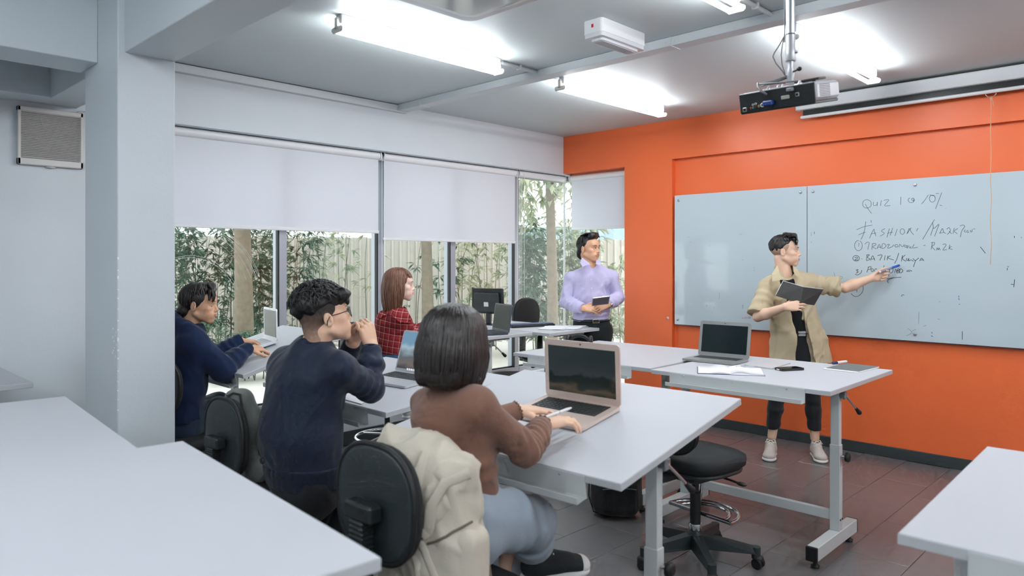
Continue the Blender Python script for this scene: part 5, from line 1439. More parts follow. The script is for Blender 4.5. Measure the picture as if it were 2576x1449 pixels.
    v.econe(S(1982, 722), S(2000, 800), (.150, .098), (.135, .092), XR, .03); v.econe(S(2000, 800), S(2005, 842), (.135, .092), (.140, .098), XR, .02); v.cone(S(1980, 715), S(1978, 700), .085, .07, .04)
    v.ell(S(1979, 688, -.05), (.062, .075, .055), None, .01, 's'); v.cut(S(2000, 846), -UP)
    vobj('tshirt', v, cloth('black_jersey', (22, 24, 28), .9), root)
    # belt
    b = MB(); c = S(2004, 836); P = [c + XR*(.142*math.cos(a)) + F*(.102*math.sin(a)) - o for a in [2*PI*i/40 for i in range(40)]]
    b.tube(P, .017, 6, closed=True, flat=.25, hint=(0, 0, 1)); bl = b.build('belt', mat('black_leather', (28, 28, 30), .4), root)
    q = c + F*.104; bk = MB(); Mx = Matrix.Translation(q-o) @ Matrix((XR, F, UP)).transposed().to_4x4()
    bk.box((-.030, -.004, -.021), (.030, .006, .021), .004, Mx); bk.box((-.018, .004, -.012), (.022, .008, .012), .002, Mx); bk.build('buckle', M_chrome, bl)
    # overshirt
    OM = cloth('beige_twill', (192, 176, 146), .82, .08, 300)
    v = Vol(*bbox([S(1895, 690), S(2125, 690), S(2095, 905), S(1900, 830)], .19), .0075)
    v.econe(S(1986, 722), S(1994, 790), (.168, .112), (.178, .122), XR, .03); v.econe(S(1994, 790), S(2008, 858), (.178, .122), (.212, .140), XR, .03); v.econe(S(2008, 858), S(2014, 930), (.215, .14), (.25, .15), XR, .03)
    v.cone(S(1985, 724), S(1979, 704), .10, .070, .03); v.cone(S(1962, 698), S(1932, 716), .040, .052, .03); v.cone(S(1996, 694), S(2040, 706), .040, .055, .03)
    v.chain([S(1955, 724), S(1930, 724)], [.075, .066], .03); v.chain([S(1930, 724), J['shR'].lerp(J['elR'], 1.0)], [.066, .082], .012); v.chain([S(2015, 718), S(2042, 716)], [.07, .070], .03); v.chain([S(2042, 716), J['shL'].lerp(J['elL'], .9)], [.07, .078], .014)
    d = (J['elR']-J['shR']).normalized(); e = J['shR'].lerp(J['elR'], .92); y_ = d.cross(F).normalized(); v.box(e+d*.12, (.12, .11, .14), [d, y_, d.cross(y_)], .004, .004, 's')
    d = (J['elL']-J['shL']).normalized(); e = J['shL'].lerp(J['elL'], .83); y_ = d.cross(F).normalized(); v.box(e+d*.12, (.12, .14, .14), [d, y_, d.cross(y_)], .004, .004, 's')
    v.chain([S(1977, 692, -.08), S(1985, 722, -.120), S(2002, 775, -.122), S(2018, 835, -.128), S(2031, 935, -.14)], [.062, .060, .046, .050, .078], .005, 's')
    v.cone(S(1978, 705, .0), S(1974, 673, .02), .078, .070, .02); v.cone(S(1978, 690, .0), S(1974, 664, .015), .063, .064, .005, 's'); v.cone(S(1980, 690, -.09), S(1978, 660, -.09), .050, .066, .005, 's')
    v.box(S(2030, 920)-UP*.065, (.4, .4, .08), [RGT.lerp(UP, .09).normalized(), FWD, UP.lerp(-RGT, .09).normalized()], .003, .003, 's')
    v.crease(.010, 9, 5, S(1950, 720), S(2010, 900)); v.crease(.005, 20, 8, S(2040, 720), S(1960, 880)); v.folds(J['shL'], J['elL']+UP*-.05, .006, .06, seed=2, r=.14, tw=1.5); v.folds(J['shR'], J['elR'], .006, .065, seed=5, r=.14, tw=1.2)
    ov = vobj('overshirt', v, OM, root)
    poly_plate('collar_flap', [S(1955, 667, -.05), S(1961, 690, -.13), S(1971, 702, -.155), S(1942, 709, -.145), S(1941, 690, -.10)], .005, F, OM, ov)
    poly_plate('collar_flap', [S(1994, 668, -.05), S(1996, 683, -.12), S(2000, 692, -.15), S(2013, 697, -.14), S(2006, 678, -.09)], .005, F, OM, ov)
    bt = MB()
    for y, x in ((800, 2003), (828, 2006), (862, 2012)): disc(bt, v.hit(S(x, y, -.3), FWD, .3)-o, F, .006)
    bt.build('buttons', mat('beige_button', (184, 166, 136), .4), ov)
    p0 = [v.hit(S(x, y, -.3), FWD, .3)+F*.002-o for x, y in ((1936, 757), (1940, 764), (1950, 768), (1962, 766), (1972, 762))]
    MB().tube(p0, .0016, 5).tube([v.hit(S(x, y, -.3), FWD, .3)+F*.001-o for x, y in ((1937, 757), (1937, 790), (1950, 798), (1968, 795))], .0012, 5).build('pocket_seam', OM, ov)
    # shoes
    MU = mat('cream_mesh', (188, 180, 172), .8, var=.12, vscale=60, bump=.2, bscale=300); MS = mat('white_sole', (226, 223, 218), .6); MLc = mat('cream_lace', (214, 208, 200), .8)
    hR = S(1941, 655, .05); hL = S(2050, 655, .02)
    shoe(root, (hR.x, hR.y, 0), F*.92-RGT*.42, .28, .096, MU, MS, MLc); shoe(root, (hL.x, hL.y, 0), F*.97-RGT*.20, .28, .096, MU, MS, MLc)
    # book in the right hand (a thing of its own)
    bc = S(2014, 742, -.31); bk = thing('open_book', 'open book with dark grey cover held up by the standing student', 'book', bc)
    CM = mat('dark_grey_cover', (58, 57, 56), .6, var=.05, vscale=40)
    for nm, pts in (('left', [S(1951, 744, -.28), S(2012, 763, -.33), S(2021, 722, -.33), S(1970, 707, -.28)]), ('right', [S(2012, 763, -.33), S(2048, 768, -.28), S(2071, 728, -.28), S(2021, 722, -.33)])):
        poly_plate('cover', pts, .003, F, CM, bk)
        c = sum((Vector(p) for p in pts), Vector())/4
        poly_plate('pages', [Vector(p).lerp(c, .03)+UP*.006 for p in pts], .007, FWD, M_paper, bk)
    # marker in the left hand
    a, b = S(2214, 684, -.155), S(2263, 667, -.16)
    mk_ = thing('marker_pen', 'blue-capped marker held in the pointing hand', 'marker', a); d = b-a
    MB().tube([d*0, d*.62], .0075, 12).build('barrel', mat('marker_barrel', (128, 134, 160), .35), mk_); MB().tube([d*.60, d*.96, d*1.0], [.0085, .0085, .006], 12).build('cap', mat('marker_blue', (26, 78, 176), .35), mk_); MB().tube([d*-.04, d*.03], .0078, 12).build('end_plug', M_white, mk_)
student()

# ------------------------------------------------------------------ teacher in the lilac shirt
def teacher():
    S = lambda x, y, dd=0: at(x, y, 6.5+dd)
    base = S(1487, 655); root = thing('person', 'smiling man in lilac shirt and dark trousers standing with a tablet at the corner window', 'person', (base.x, base.y, 0))
    o = Vector(root.location); F = (-FWD*.97+RGT*.24).normalized(); XR = -(RGT*.97+FWD*.24).normalized()
    J = dict(pel=S(1490, 825), waist=S(1488, 785), chest=S(1487, 725), neck=S(1490, 672), shR=S(1438, 702), elR=S(1420, 760, -.02), wrR=S(1466, 775, -.22), shL=S(1537, 699), elL=S(1554, 748, .0), wrL=S(1531, 765, -.22),
             hipR=S(1468, 835), hipL=S(1512, 835), knR=S(1462, 940), knL=S(1515, 940), anR=S(1460, 1058, .03), anL=S(1518, 1058, .03))
    SK = skin_mat('skin_tan', (222, 170, 136))
    H = Head(S(1481.5, 625), RGT*.74-FWD*.67, UP, 1.0, neck_to=S(1487, 683), neck_r=.058, smile=1.0, jaw=1.06)
    body = base_body(J, XR, .9); arms = []
    v = Vol(*bbox([J['wrR'], S(1512, 770, -.26)], .10), .0036); v.cone(J['elR'].lerp(J['wrR'], .6), J['wrR'], .032, .027, .01)
    hand(v, J['wrR'], RGT*.95-UP*.05-FWD*.12, F*.75+UP*.6, -1, [(25, 30, 15), (22, 26, 14), (20, 24, 14), (20, 24, 14)], 1.0, (.03, .0, -.04, -.08), ((.7, .55, .2), (.85, .4, -.1), (.95, .2, -.1))); arms.append(v)
    v = Vol(*bbox([J['wrL'], S(1490, 780, -.26)], .10), .0036); v.cone(J['elL'].lerp(J['wrL'], .6), J['wrL'], .032, .027, .01)
    hand(v, J['wrL'], -RGT*.9-UP*.28-FWD*.2, F*.75+UP*.6, 1, [(20, 26, 14), (24, 28, 14), (26, 30, 16), (30, 30, 16)], 1.0, (.03, .0, -.04, -.08), ((.7, .55, .2), (.9, .3, -.1), (.95, .2, -.1))); arms.append(v)
    vobj('body', [body, H.v]+arms, SK, root)
    H.face(root, (30, 24, 22), (190, 112, 100), squint=.75, gaze=(-.3, 0), teeth=True, bw=1.1)
    HM = mat('black_hair', (26, 25, 26), .42)
    v = hair_vol(H); HE(v, H, (0, -.028, .040), (.080, .098, .085)); HE(v, H, (0, .085, -.055), (.105, .082, .112), .01, 's'); hcut(v, H, (0, -.11, -.085), (0, .62, -.78))
    for q in (-1, 1): HE(v, H, (q*.085, .05, -.01), (.03, .065, .06), .008, 's'); HE(v, H, (q*.084, -.01, -.02), (.02, .022, .03), .006, 's')
    HC(v, H, (-.035, .045, .112), (.035, .05, .112), .030, .030, .02); HC(v, H, (-.02, .06, .118), (.02, .066, .116), .024, .024, .02)
    HE(v, H, (0, -.085, -.045), (.055, .035, .055), .02)
    v.noise(.003, (60, 60, 30), 6); hr = vobj('hair', v, HM, root)
    L = MB(); H.locks(L, o, lambda az, r: ((20, r.uniform(80, 98), 0, .012+r.uniform(0, .005), r.uniform(-6, 6)) if abs(az) > 95 else None), 90, .007, seed=9)
    for i in range(16):
        x = -.05+.0066*i; L.tube([H.p(x, .078, .100+.006*math.sin(i))-o, H.p(x*1.0, .06, .136)-o, H.p(x*1.1, .01, .133)-o, H.p(x*1.25, -.05, .115)-o], [.005, .008, .008, .004], 6)
    L.build('hair_locks', HM, hr)
    # shirt
    LM = cloth('lilac_cotton', (196, 188, 222), .8, .06, 320)
    v = Vol(*bbox([S(1400, 680), S(1570, 680), S(1420, 800, -.2), S(1560, 810)], .12), .0075)
    v.econe(S(1488, 705), S(1488, 755), (.188, .115), (.172, .118), XR, .04); v.econe(S(1488, 755), S(1486, 800), (.172, .118), (.166, .112), XR, .03); v.cone(S(1488, 704), S(1489, 680), .10, .064, .03); v.cone(S(1472, 678), S(1438, 697), .040, .050, .03); v.cone(S(1505, 678), S(1537, 695), .040, .050, .03)
    for q, sgn in (('R', 1), ('L', -1)):
        v.chain([J['chest'].lerp(J['sh'+q], .7), J['sh'+q]], [.080, .064], .03); v.chain([J['sh'+q], J['el'+q], J['el'+q].lerp(J['wr'+q], .55), J['wr'+q]], [.062, .058, .052, .041], .010)
        d = (J['wr'+q]-J['el'+q]).normalized(); y_ = d.cross(UP).normalized(); v.box(J['wr'+q]+d*.05, (.05, .06, .06), [d, y_, d.cross(y_)], .004, .004, 's')
    v.cut(S(1488, 810), -UP)
    v.crease(.008, 9, 11, S(1430, 690), S(1500, 800)); v.crease(.004, 20, 12, S(1540, 690), S(1470, 800)); v.folds(J['elR']+UP*.1, J['wrR'], .005, .05, seed=3, r=.13); v.folds(J['elL']+UP*.1, J['wrL'], .005, .05, seed=6, r=.13); v.folds(S(1488, 765), S(1488, 812), .003, .035, seed=8, r=.25)
    v.cone(S(1489, 688), S(1487, 658, .015), .072, .066, .02); v.cone(S(1489, 684), S(1488, 640, .01), .057, .060, .005, 's'); v.cone(S(1496, 692, -.125), S(1493, 648, -.08), .012, .078, .005, 's')
    sh = vobj('shirt', v, LM, root)
    poly_plate('collar_flap', [S(1464, 648, -.04), S(1481, 661, -.13), S(1484, 664, -.145), S(1465, 671, -.165), S(1459, 661, -.11)], .004, F, LM, sh)
    poly_plate('collar_flap', [S(1500, 653, -.05), S(1498, 664, -.14), S(1512, 668, -.16), S(1511, 659, -.13), S(1505, 652, -.06)], .004, F, LM, sh)
    def on(x, y): return v.hit(S(x, y, -.35), FWD, .4)
    MB().tube([on(1492+(y-690)*.045, y)+F*.001-o for y in range(688, 801, 8)], .0022, 5).build('placket', LM, sh)
    bt = MB()
    for y in (705, 728, 792): disc(bt, on(1493.5+(y-690)*.05, y)-o, F, .0055)
    disc(bt, S(1484, 667, -.12)-o, F, .0055); bt.build('buttons', M_white, sh)
    # trousers and belt
    TM = cloth('dark_suit_cloth', (30, 35, 38), .8)
    v = Vol(*bbox([J[k] for k in ('pel', 'knR', 'knL', 'anR', 'anL')]+[S(1488, 790)], .2), .010)
    v.econe(S(1490, 840), S(1487, 800), (.185, .125), (.165, .112), XR, .03)
    for q in 'RL': v.chain([J['hip'+q], J['kn'+q], J['an'+q]], [.10, .075, .060], .03)
    v.cut(S(1488, 802), UP); v.cut(S(1488, 1068), -UP); v.noise(.005, (10, 10, 18), 4); vobj('trousers', v, TM, root)
    b = MB(); c = S(1487, 802); P = [c + XR*(.165*math.cos(a)) + F*(.114*math.sin(a)) - UP*.012*math.sin(a) - o for a in [2*PI*i/44 for i in range(44)]]
    b.tube(P, .018, 6, closed=True, flat=.25); bl = b.build('belt', mat('black_leather', (28, 28, 30), .4), root)
    q = c + F*.119 - UP*.012; Mx = Matrix.Translation(q-o) @ Matrix((XR, F, UP)).transposed().to_4x4()
    bk = MB().box((-.034, -.003, -.019), (.030, .006, .019), .003, Mx); bk.build('buckle', mat('buckle_rim', (196, 178, 140), .25, metal=.9), bl); MB().box((-.028, .004, -.013), (.026, .0075, .013), .002, Mx).build('buckle_plate', mat('black_leather', (28, 28, 30), .4), bl)
    MU = mat('black_shoe', (24, 24, 26), .3)
    for q in 'RL': h_ = J['an'+q]; shoe(root, (h_.x+FWD.x*.05, h_.y+FWD.y*.05, 0), F, .29, .098, MU, MU, MU)
    # watch on the left wrist
    d = (J['wrL']-J['elL']).normalized(); x, y, z = frame_from(d); cw = J['wrL']-d*.002
    w = thing('wrist_watch', 'steel wrist watch on the wrist of the man in the lilac shirt', 'watch', cw)
    MB().tube([x*.031*math.cos(a)+y*.031*math.sin(a) for a in [2*PI*i/20 for i in range(20)]], .009, 6, closed=True, flat=.35, hint=tuple(d)).build('strap', M_metal, w)
    n_ = (F*.8-UP*.2); n_ = (n_-d*n_.dot(d)).normalized(); MB().lathe([(.018, 0), (.019, .006), (.016, .009)], n_*.029, n_, 18).build('watch_case', M_chrome, w); MB().lathe([(.0145, 0), (.014, .0012)], n_*.038, n_, 16).build('dial', mat('watch_dial', (150, 60, 52), .2), w)
    # tablet
    tc = S(1511, 757, -.30); t = thing('tablet', 'small grey tablet held in both hands by the man in the lilac shirt', 'tablet', tc)
    tx = RGT*.98+UP*.12; tx.normalize(); ty = (-FWD*.72+UP*.62).normalized(); tn = tx.cross(ty)
    Mx = Matrix((tx, ty, tn)).transposed().to_4x4()
    MB().prism(rrect(.15, .11, .01), -.004, .004, Mx).build('shell', mat('tablet_silver', (206, 206, 214), .3, metal=.4), t); MB().prism(rrect(.142, .102, .008), -.0046, -.004, Mx).build('display', mat('phone_glass', (14, 16, 18), .06), t); MB().prism(rrect(.138, .098, .008), .004, .0046, Mx).build('back_panel', mat('tablet_back', (110, 104, 112), .4), t)
teacher()

def sleeve(v, pts, rs, k=.025): v.chain(pts, rs, k)
def clipend(v, p, d, L=.07, w=.08):
    d = Vector(d).normalized(); y_ = d.cross(UP)
    if y_.length < .05: y_ = d.cross(Vector((1, 0, 0)))
    y_.normalize(); v.box(Vector(p)+d*L, (L, w, w), [d, y_, d.cross(y_)], .004, .004, 's')
BY_ = Vector((0, 1, 0)); BX_ = Vector((1, 0, 0))      # students on the left face the board wall (+y), their right hand towards +x
DENIM = cloth('dark_denim', (44, 58, 78), .85, .15, 300)

# ------------------------------------------------------------------ hooded student by the window
def hooded():
    S = lambda x, y, dd=0: at(x, y, 4.2+dd)
    b = S(455, 655); root = thing('person', 'student in dark blue hooded top typing on the silver laptop by the window', 'person', (b.x, b.y, 0)); o = Vector(root.location)
    J = dict(pel=S(450, 1050), waist=S(452, 975), chest=S(462, 895), neck=S(478, 826), shR=S(482, 862, -.10), elR=S(562, 930, -.02), wrR=S(624, 876, .16), shL=S(462, 846, .20), elL=S(540, 905, .28), wrL=S(605, 858, .38),
             hipR=S(455, 1055, -.06), hipL=S(455, 1050, .10), knR=S(548, 1030, .16), knL=S(548, 1012, .40), anR=S(478, 1175, .10), anL=S(505, 1165, .38))
    SK = skin_mat('skin_warm', (214, 166, 134))
    H = Head(S(502, 765), RGT*.985+FWD*.10-UP*.06, UP+RGT*.08, .94, neck_to=S(474, 832), neck_r=.056)
    arms = []
    v = Vol(*bbox([J['wrR'], J['wrR']+BY_*.12], .10), .0034); v.cone(J['elR'].lerp(J['wrR'], .7), J['wrR'], .030, .026, .01)
    hand(v, J['wrR'], BY_*.92-UP*.10+BX_*.02, UP*.9+BX_*.25, 1, [(22, 42, 22), (26, 46, 24), (28, 46, 24), (30, 44, 22)], .95); arms.append(v)
    v = Vol(*bbox([J['wrL'], J['wrL']+BY_*.12], .10), .0034); v.cone(J['elL'].lerp(J['wrL'], .7), J['wrL'], .030, .026, .01)
    hand(v, J['wrL'], BY_*.92-UP*.08+BX_*.15, UP*.9, -1, [(22, 42, 22), (26, 46, 24), (28, 46, 24), (30, 44, 22)], .95); arms.append(v)
    vobj('body', [base_body(J, BX_, .9), H.v]+arms, SK, root)
    H.face(root, (28, 22, 20), (178, 108, 98), squint=.85)
    HM = mat('dark_brown_hair', (34, 28, 27), .4, var=.25, vscale=60, bump=.25, bscale=120, bstretch=(1, 1, .2))
    v = hair_vol(H); HE(v, H, (0, -.024, .040), (.083, .102, .088)); HE(v, H, (0, .098, -.045), (.11, .082, .112), .012, 's'); hcut(v, H, (0, -.10, -.080), (0, .42, -.9))
    for q in (-1, 1): HE(v, H, (q*.088, .050, -.03), (.03, .060, .065), .008, 's'); HE(v, H, (q*.086, -.008, -.022), (.02, .018, .026), .006, 's')
    HE(v, H, (0, -.085, -.045), (.066, .045, .045), .02); HC(v, H, (-.03, .06, .112), (.045, .078, .085), .024, .020, .02); HC(v, H, (.045, .076, .085), (.062, .076, .035), .018, .008, .014)
    v.noise(.003, (60, 60, 26), 3); hr = vobj('hair', v, HM, root)
    L = MB()
    def sp(az, r):
        if abs(az) < 50: return (8, r.uniform(52, 64), 0, .018+r.uniform(0, .006), r.uniform(12, 40))
        if abs(az) < 100: return (8, r.uniform(62, 82), 0, .013+r.uniform(0, .006), r.uniform(-8, 8))
        return (8, r.uniform(100, 118), 0, .013+r.uniform(0, .007), r.uniform(-8, 8))
    H.locks(L, o, sp, 230, .0065, seed=2)
    for i in range(9):
        x = .018+.005*i; L.tube([H.p(x-.03, .05, .128)-o, H.p(x, .086, .100)-o, H.p(x+.008, .098, .06)-o, H.p(x+.006, .094, .025+.008*math.sin(i*3))-o], [.006, .006, .005, .001], 6)
    L.build('hair_locks', HM, hr)
    NB = cloth('navy_fleece', (21, 37, 68), .95, .15, 260)
    v = Vol(*bbox([J[k] for k in ('pel', 'neck', 'shR', 'shL', 'elR', 'elL', 'wrR', 'wrL')]+[S(430, 1070), S(430, 790)], .14), .0078)
    v.econe(S(448, 1065), S(452, 975), (.185, .135), (.18, .13), BX_, .03); v.econe(S(452, 975), S(464, 890), (.18, .13), (.188, .125), BX_, .03); v.cone(S(466, 884), S(476, 838), .125, .085, .04)
    for q in 'RL':
        v.chain([S(470, 850), J['sh'+q], J['el'+q], J['el'+q].lerp(J['wr'+q], .5), J['wr'+q]-BY_*.0], [.09, .080, .064, .056, .043], .03); clipend(v, J['wr'+q]+ (J['wr'+q]-J['el'+q]).normalized()*.012, J['wr'+q]-J['el'+q])
    v.chain([S(500, 842, -.07), S(470, 826, -.115), S(438, 812, -.06), S(430, 806, .05), S(445, 800, .15), S(478, 812, .16)], [.024, .034, .050, .056, .044, .026], .03)
    v.cone(S(479, 822), S(480, 800), .062, .066, .008, 's'); v.cut(S(450, 1056), -UP)
    v.crease(.008, 9, 21, S(450, 860), S(470, 1060)); v.folds(J['elR'], J['wrR'], .0032, .055, seed=4, r=.1, tw=2); v.folds(J['elL'], J['wrL'], .004, .05, seed=9, r=.1, tw=2); v.crease(.004, 18, 22, J['shR'], J['elR'])
    hd = vobj('hoodie', v, NB, root)
    v = Vol(*bbox([J[k] for k in ('pel', 'hipR', 'hipL', 'knR', 'knL', 'anR', 'anL')], .17), .010)
    v.econe(J['pel']-UP*.05, J['pel']+UP*.05, (.17, .13), (.165, .125), BX_, .03)
    for q in 'RL': v.chain([J['hip'+q], J['kn'+q], J['an'+q]], [.088, .066, .050], .03)
    v.crease(.006, 14, 4, J['hipR'], J['knR']); vobj('jeans', v, DENIM, root)
    MU = mat('black_shoe', (24, 24, 26), .3)
    for q in 'RL': shoe(root, J['an'+q]-UP*.09-BY_*.05, BY_, .27, .095, MU, MU, MU)
hooded()

# ------------------------------------------------------------------ student in the navy bomber jacket
def fade_mat():
    m = bpy.data.materials.new('cropped_hair'); m.use_nodes = True; nt = m.node_tree; N = nt.nodes; L = nt.links; b = N['Principled BSDF']; b.inputs['Roughness'].default_value = .7
    tc = N.new('ShaderNodeTexCoord'); sp = N.new('ShaderNodeSeparateXYZ'); L.new(tc.outputs['Generated'], sp.inputs[0]); n = N.new('ShaderNodeTexNoise'); n.inputs['Scale'].default_value = 60; L.new(tc.outputs['Object'], n.inputs['Vector'])
    a = N.new('ShaderNodeMath'); a.operation = 'MULTIPLY_ADD'; a.inputs[1].default_value = .25; L.new(n.outputs['Fac'], a.inputs[0]); L.new(sp.outputs['Z'], a.inputs[2])
    cr = N.new('ShaderNodeValToRGB'); L.new(a.outputs[0], cr.inputs[0]); e = cr.color_ramp.elements; e[0].position = .18; e[0].color = lin((196, 156, 132)); e[1].position = .80; e[1].color = lin((42, 36, 34)); q = e.new(.45); q.color = lin((128, 102, 88))
    L.new(cr.outputs[0], b.inputs['Base Color']); return m
def bomber():
    S = lambda x, y, dd=0: at(x, y, 3.05+dd)
    b = S(765, 655); root = thing('person', 'student with glasses in navy bomber jacket, hands clasped before his mouth', 'person', (b.x, b.y, 0)); o = Vector(root.location)
    J = dict(pel=S(762, 1190), waist=S(755, 1105), chest=S(772, 980), neck=S(790, 868), shR=S(856, 930, -.12), elR=S(930, 976, .05), wrR=S(934, 872, .12), shL=S(716, 918, .12), elL=S(850, 950, .34), wrL=S(886, 866, .20),
             hipR=S(790, 1215, -.08), hipL=S(745, 1205, .06), knR=S(905, 1225, .18), knL=S(840, 1195, .36), anR=S(805, 1400, .12), anL=S(790, 1370, .34))
    SK = skin_mat('skin_fair', (226, 184, 156))
    fw_ = (RGT*.80+FWD*.54+UP*.22)
    H = Head(S(816, 797), fw_, UP-RGT*.10, 1.0, neck_to=S(788, 880), neck_r=.060)
    arms = []
    v = Vol(*bbox([J['wrR'], S(905, 800, .1)], .10), .0034); v.cone(J['elR'].lerp(J['wrR'], .6), J['wrR'], .034, .029, .01)
    hand(v, J['wrR'], UP*.92-RGT*.22-FWD*.05, RGT*.72-FWD*.68, 1, [(55, 62, 35), (58, 66, 35), (58, 66, 35), (55, 60, 30)], 1.02, (.02, 0, -.02, -.05), ((.75, .45, -.4), (.85, .1, -.5), (.7, -.3, -.6))); arms.append(v)
    v = Vol(*bbox([J['wrL'], S(890, 800, .16)], .10), .0034); v.cone(J['elL'].lerp(J['wrL'], .6), J['wrL'], .034, .029, .01)
    hand(v, J['wrL'], UP*.85+RGT*.35-FWD*.25, -RGT*.55+FWD*.75, 1, [(40, 50, 30), (42, 52, 30), (45, 52, 30), (45, 50, 30)], 1.0, (.02, 0, -.02, -.05)); arms.append(v)
    vobj('body', [base_body(J, BX_, .92), H.v]+arms, SK, root)
    H.face(root, (28, 24, 22), (190, 120, 108))
    HM = mat('black_hair', (26, 25, 26), .42)
    v = hair_vol(H); HE(v, H, (0, -.012, .078), (.088, .110, .075)); HE(v, H, (0, -.07, .07), (.075, .06, .06), .02); HE(v, H, (0, .10, -.02), (.12, .06, .06), .012, 's')
    hcut(v, H, (0, -.12, .020), (0, -.05, -1)); HC(v, H, (-.05, .07, .09), (.06, .078, .075), .030, .030, .02); HC(v, H, (-.05, .085, .06), (.055, .09, .045), .014, .014, .015)
    for q in (-1, 1): HE(v, H, (q*.085, -.01, .02), (.025, .07, .035), .01, 's')
    v.noise(.008, (34, 34, 34), 4); v.noise(.004, (80, 80, 50), 7); hr = vobj('hair', v, HM, root)
    L = MB(); rnd = random.Random(5)
    for i in range(420):
        az = rnd.uniform(0, 360); th = rnd.uniform(0, 66); p = Vector(H.scalp(az, th, .028, (0, -.016, .055), (.072, .095, .072))); t2 = Vector(H.scalp(az+rnd.uniform(-30, 30), th+rnd.uniform(12, 26), .027+rnd.uniform(0, .007), (0, -.016, .055), (.072, .095, .072)))
        m_ = (p+t2)/2 + Vector((0, 0, .008)); L.tube([H.p(*p)-o, H.p(*m_)-o, H.p(*t2)-o], [.0035, .004, .0006], 5)
    L.build('hair_locks', HM, hr)
    v = hair_vol(H, .08, .0036); HE(v, H, (0, -.015, .034), (.0752, .0945, .082)); HE(v, H, (0, .105, -.03), (.12, .088, .16), .008, 's'); hcut(v, H, (0, -.08, -.045), (0, .15, -1)); v.cone(H.p(0, -.055, -.03), H.p(0, -.055, -.075), .046, .046, .02)
    for q in (-1, 1): HE(v, H, (q*.085, -.008, -.02), (.03, .024, .034), .006, 's')
    vobj('hair_fade', v, fade_mat(), root)
    # jacket
    NB = cloth('navy_nylon', (28, 38, 58), .62, .06, 240)
    v = Vol(*bbox([J[k] for k in ('pel', 'neck', 'shR', 'shL', 'elR', 'elL', 'wrR', 'wrL')]+[S(650, 1200)], .15), .0072)
    v.econe(S(766, 1195), S(755, 1090), (.185, .140), (.205, .155), BX_, .03); v.econe(S(755, 1090), S(772, 960), (.205, .155), (.205, .140), BX_, .03); v.cone(S(776, 955), S(786, 892), .135, .092, .05)
    v.cone(S(765, 892, .03), S(722, 908, .11), .045, .060, .05); v.cone(S(808, 896, -.03), S(850, 920, -.11), .045, .060, .05)
    for q in 'RL':
        v.chain([J['chest'].lerp(J['sh'+q], .75)+UP*.0, J['sh'+q]], [.085, .064], .05); v.chain([J['sh'+q], J['el'+q], J['el'+q].lerp(J['wr'+q], .55), J['wr'+q]], [.064, .060, .056, .043], .018); clipend(v, J['wr'+q]-(J['wr'+q]-J['el'+q]).normalized()*.005, J['wr'+q]-J['el'+q])
    v.cone(S(791, 862), S(801, 824), .058, .052, .006, 's'); v.cut(S(760, 1200), -(UP+BX_*0))
    v.crease(.003, 8, 31, S(690, 880), S(800, 1180)); v.crease(.004, 19, 33, S(850, 930), S(690, 1150)); v.folds(J['shR'].lerp(J['elR'], .4), J['elR'], .004, .05, seed=3, r=.13, tw=1); v.folds(J['elR'], J['wrR'], .005, .06, seed=5, r=.1)
    jk = vobj('jacket', v, NB, root)
    RB = cloth('navy_rib_knit', (20, 28, 46), .9, .3, 90)
    v = Vol(*bbox([S(766, 1190)], .32), .0075); v.econe(S(768, 1206), S(764, 1168), (.190, .146), (.200, .154), BX_, .01); v.cut(S(760, 1212), -UP); v.cut(S(760, 1160), UP); v.noise(.003, (120, 120, 2), 2); vobj('waistband', v, RB, jk, o)
    v = Vol(*bbox([S(795, 855)], .16), .005); v.cone(S(790, 888), S(797, 850), .088, .068, .01); v.cone(S(789, 900), S(802, 830), .060, .060, .004, 's'); v.cut(S(796, 856), S(800, 800)-S(788, 890)); v.cut(S(788, 896), S(788, 890)-S(800, 800)); v.cone(S(850, 860, .12), S(830, 890, .10), .05, .05, .004, 's'); vobj('collar', v, RB, jk, o)
    for q in 'RL':
        d = (J['wr'+q]-J['el'+q]).normalized(); v = Vol(*bbox([J['wr'+q]], .14), .006); v.cone(J['wr'+q]-d*.07, J['wr'+q], .046, .043, .01); clipend(v, J['wr'+q]+d*.004, d); clipend(v, J['wr'+q]-d*.07, -d); vobj('cuff', v, RB, jk, o)
    v = Vol(*bbox([J[k] for k in ('pel', 'hipR', 'hipL', 'knR', 'knL', 'anR', 'anL')], .17), .010); v.econe(J['pel']-UP*.07, J['pel']+UP*.03, (.18, .14), (.17, .13), BX_, .03)
    for q in 'RL': v.chain([J['hip'+q], J['kn'+q], J['an'+q]], [.090, .066, .048], .03)
    v.crease(.006, 14, 4, J['hipR'], J['knR']); vobj('trousers', v, cloth('black_denim', (30, 33, 37), .8), root)
    MU = mat('white_sneaker', (224, 224, 226), .5)
    for q in 'RL': shoe(root, J['an'+q]-UP*.09-BY_*.05, BY_, .28, .098, MU, MU, MU)
    # glasses
    g = thing('eyeglasses', 'thin dark-framed glasses worn by the student in the navy jacket', 'glasses', H.p(0, .10, 0)); go = Vector(g.location); M_g = mat('dark_metal_frame', (62, 46, 42), .35, metal=.4)
    for q in (-1, 1):
        MB().tube([H.p(q*.070, .088, .006)-go, H.p(q*.078, .04, .004)-go, H.p(q*.082, -.002, .004)-go, H.p(q*.082, -.018, -.012)-go, H.p(q*.081, -.024, -.03)-go], .0022, 6).build('temple', M_g, g)
        ring = MB().tube([H.p(q*.034+.028*math.cos(a), .108-.6*abs(q*.034+.028*math.cos(a))**2*6, .0-.004+.022*math.sin(a))-go for a in [2*PI*i/24 for i in range(24)]], .0018, 6, closed=True); rr = ring.build('rim', M_g, g)
        V = [H.p(q*.034+.027*math.cos(a), .108-.6*abs(q*.034+.027*math.cos(a))**2*6, -.004+.021*math.sin(a))-go for a in [2*PI*i/20 for i in range(20)]]
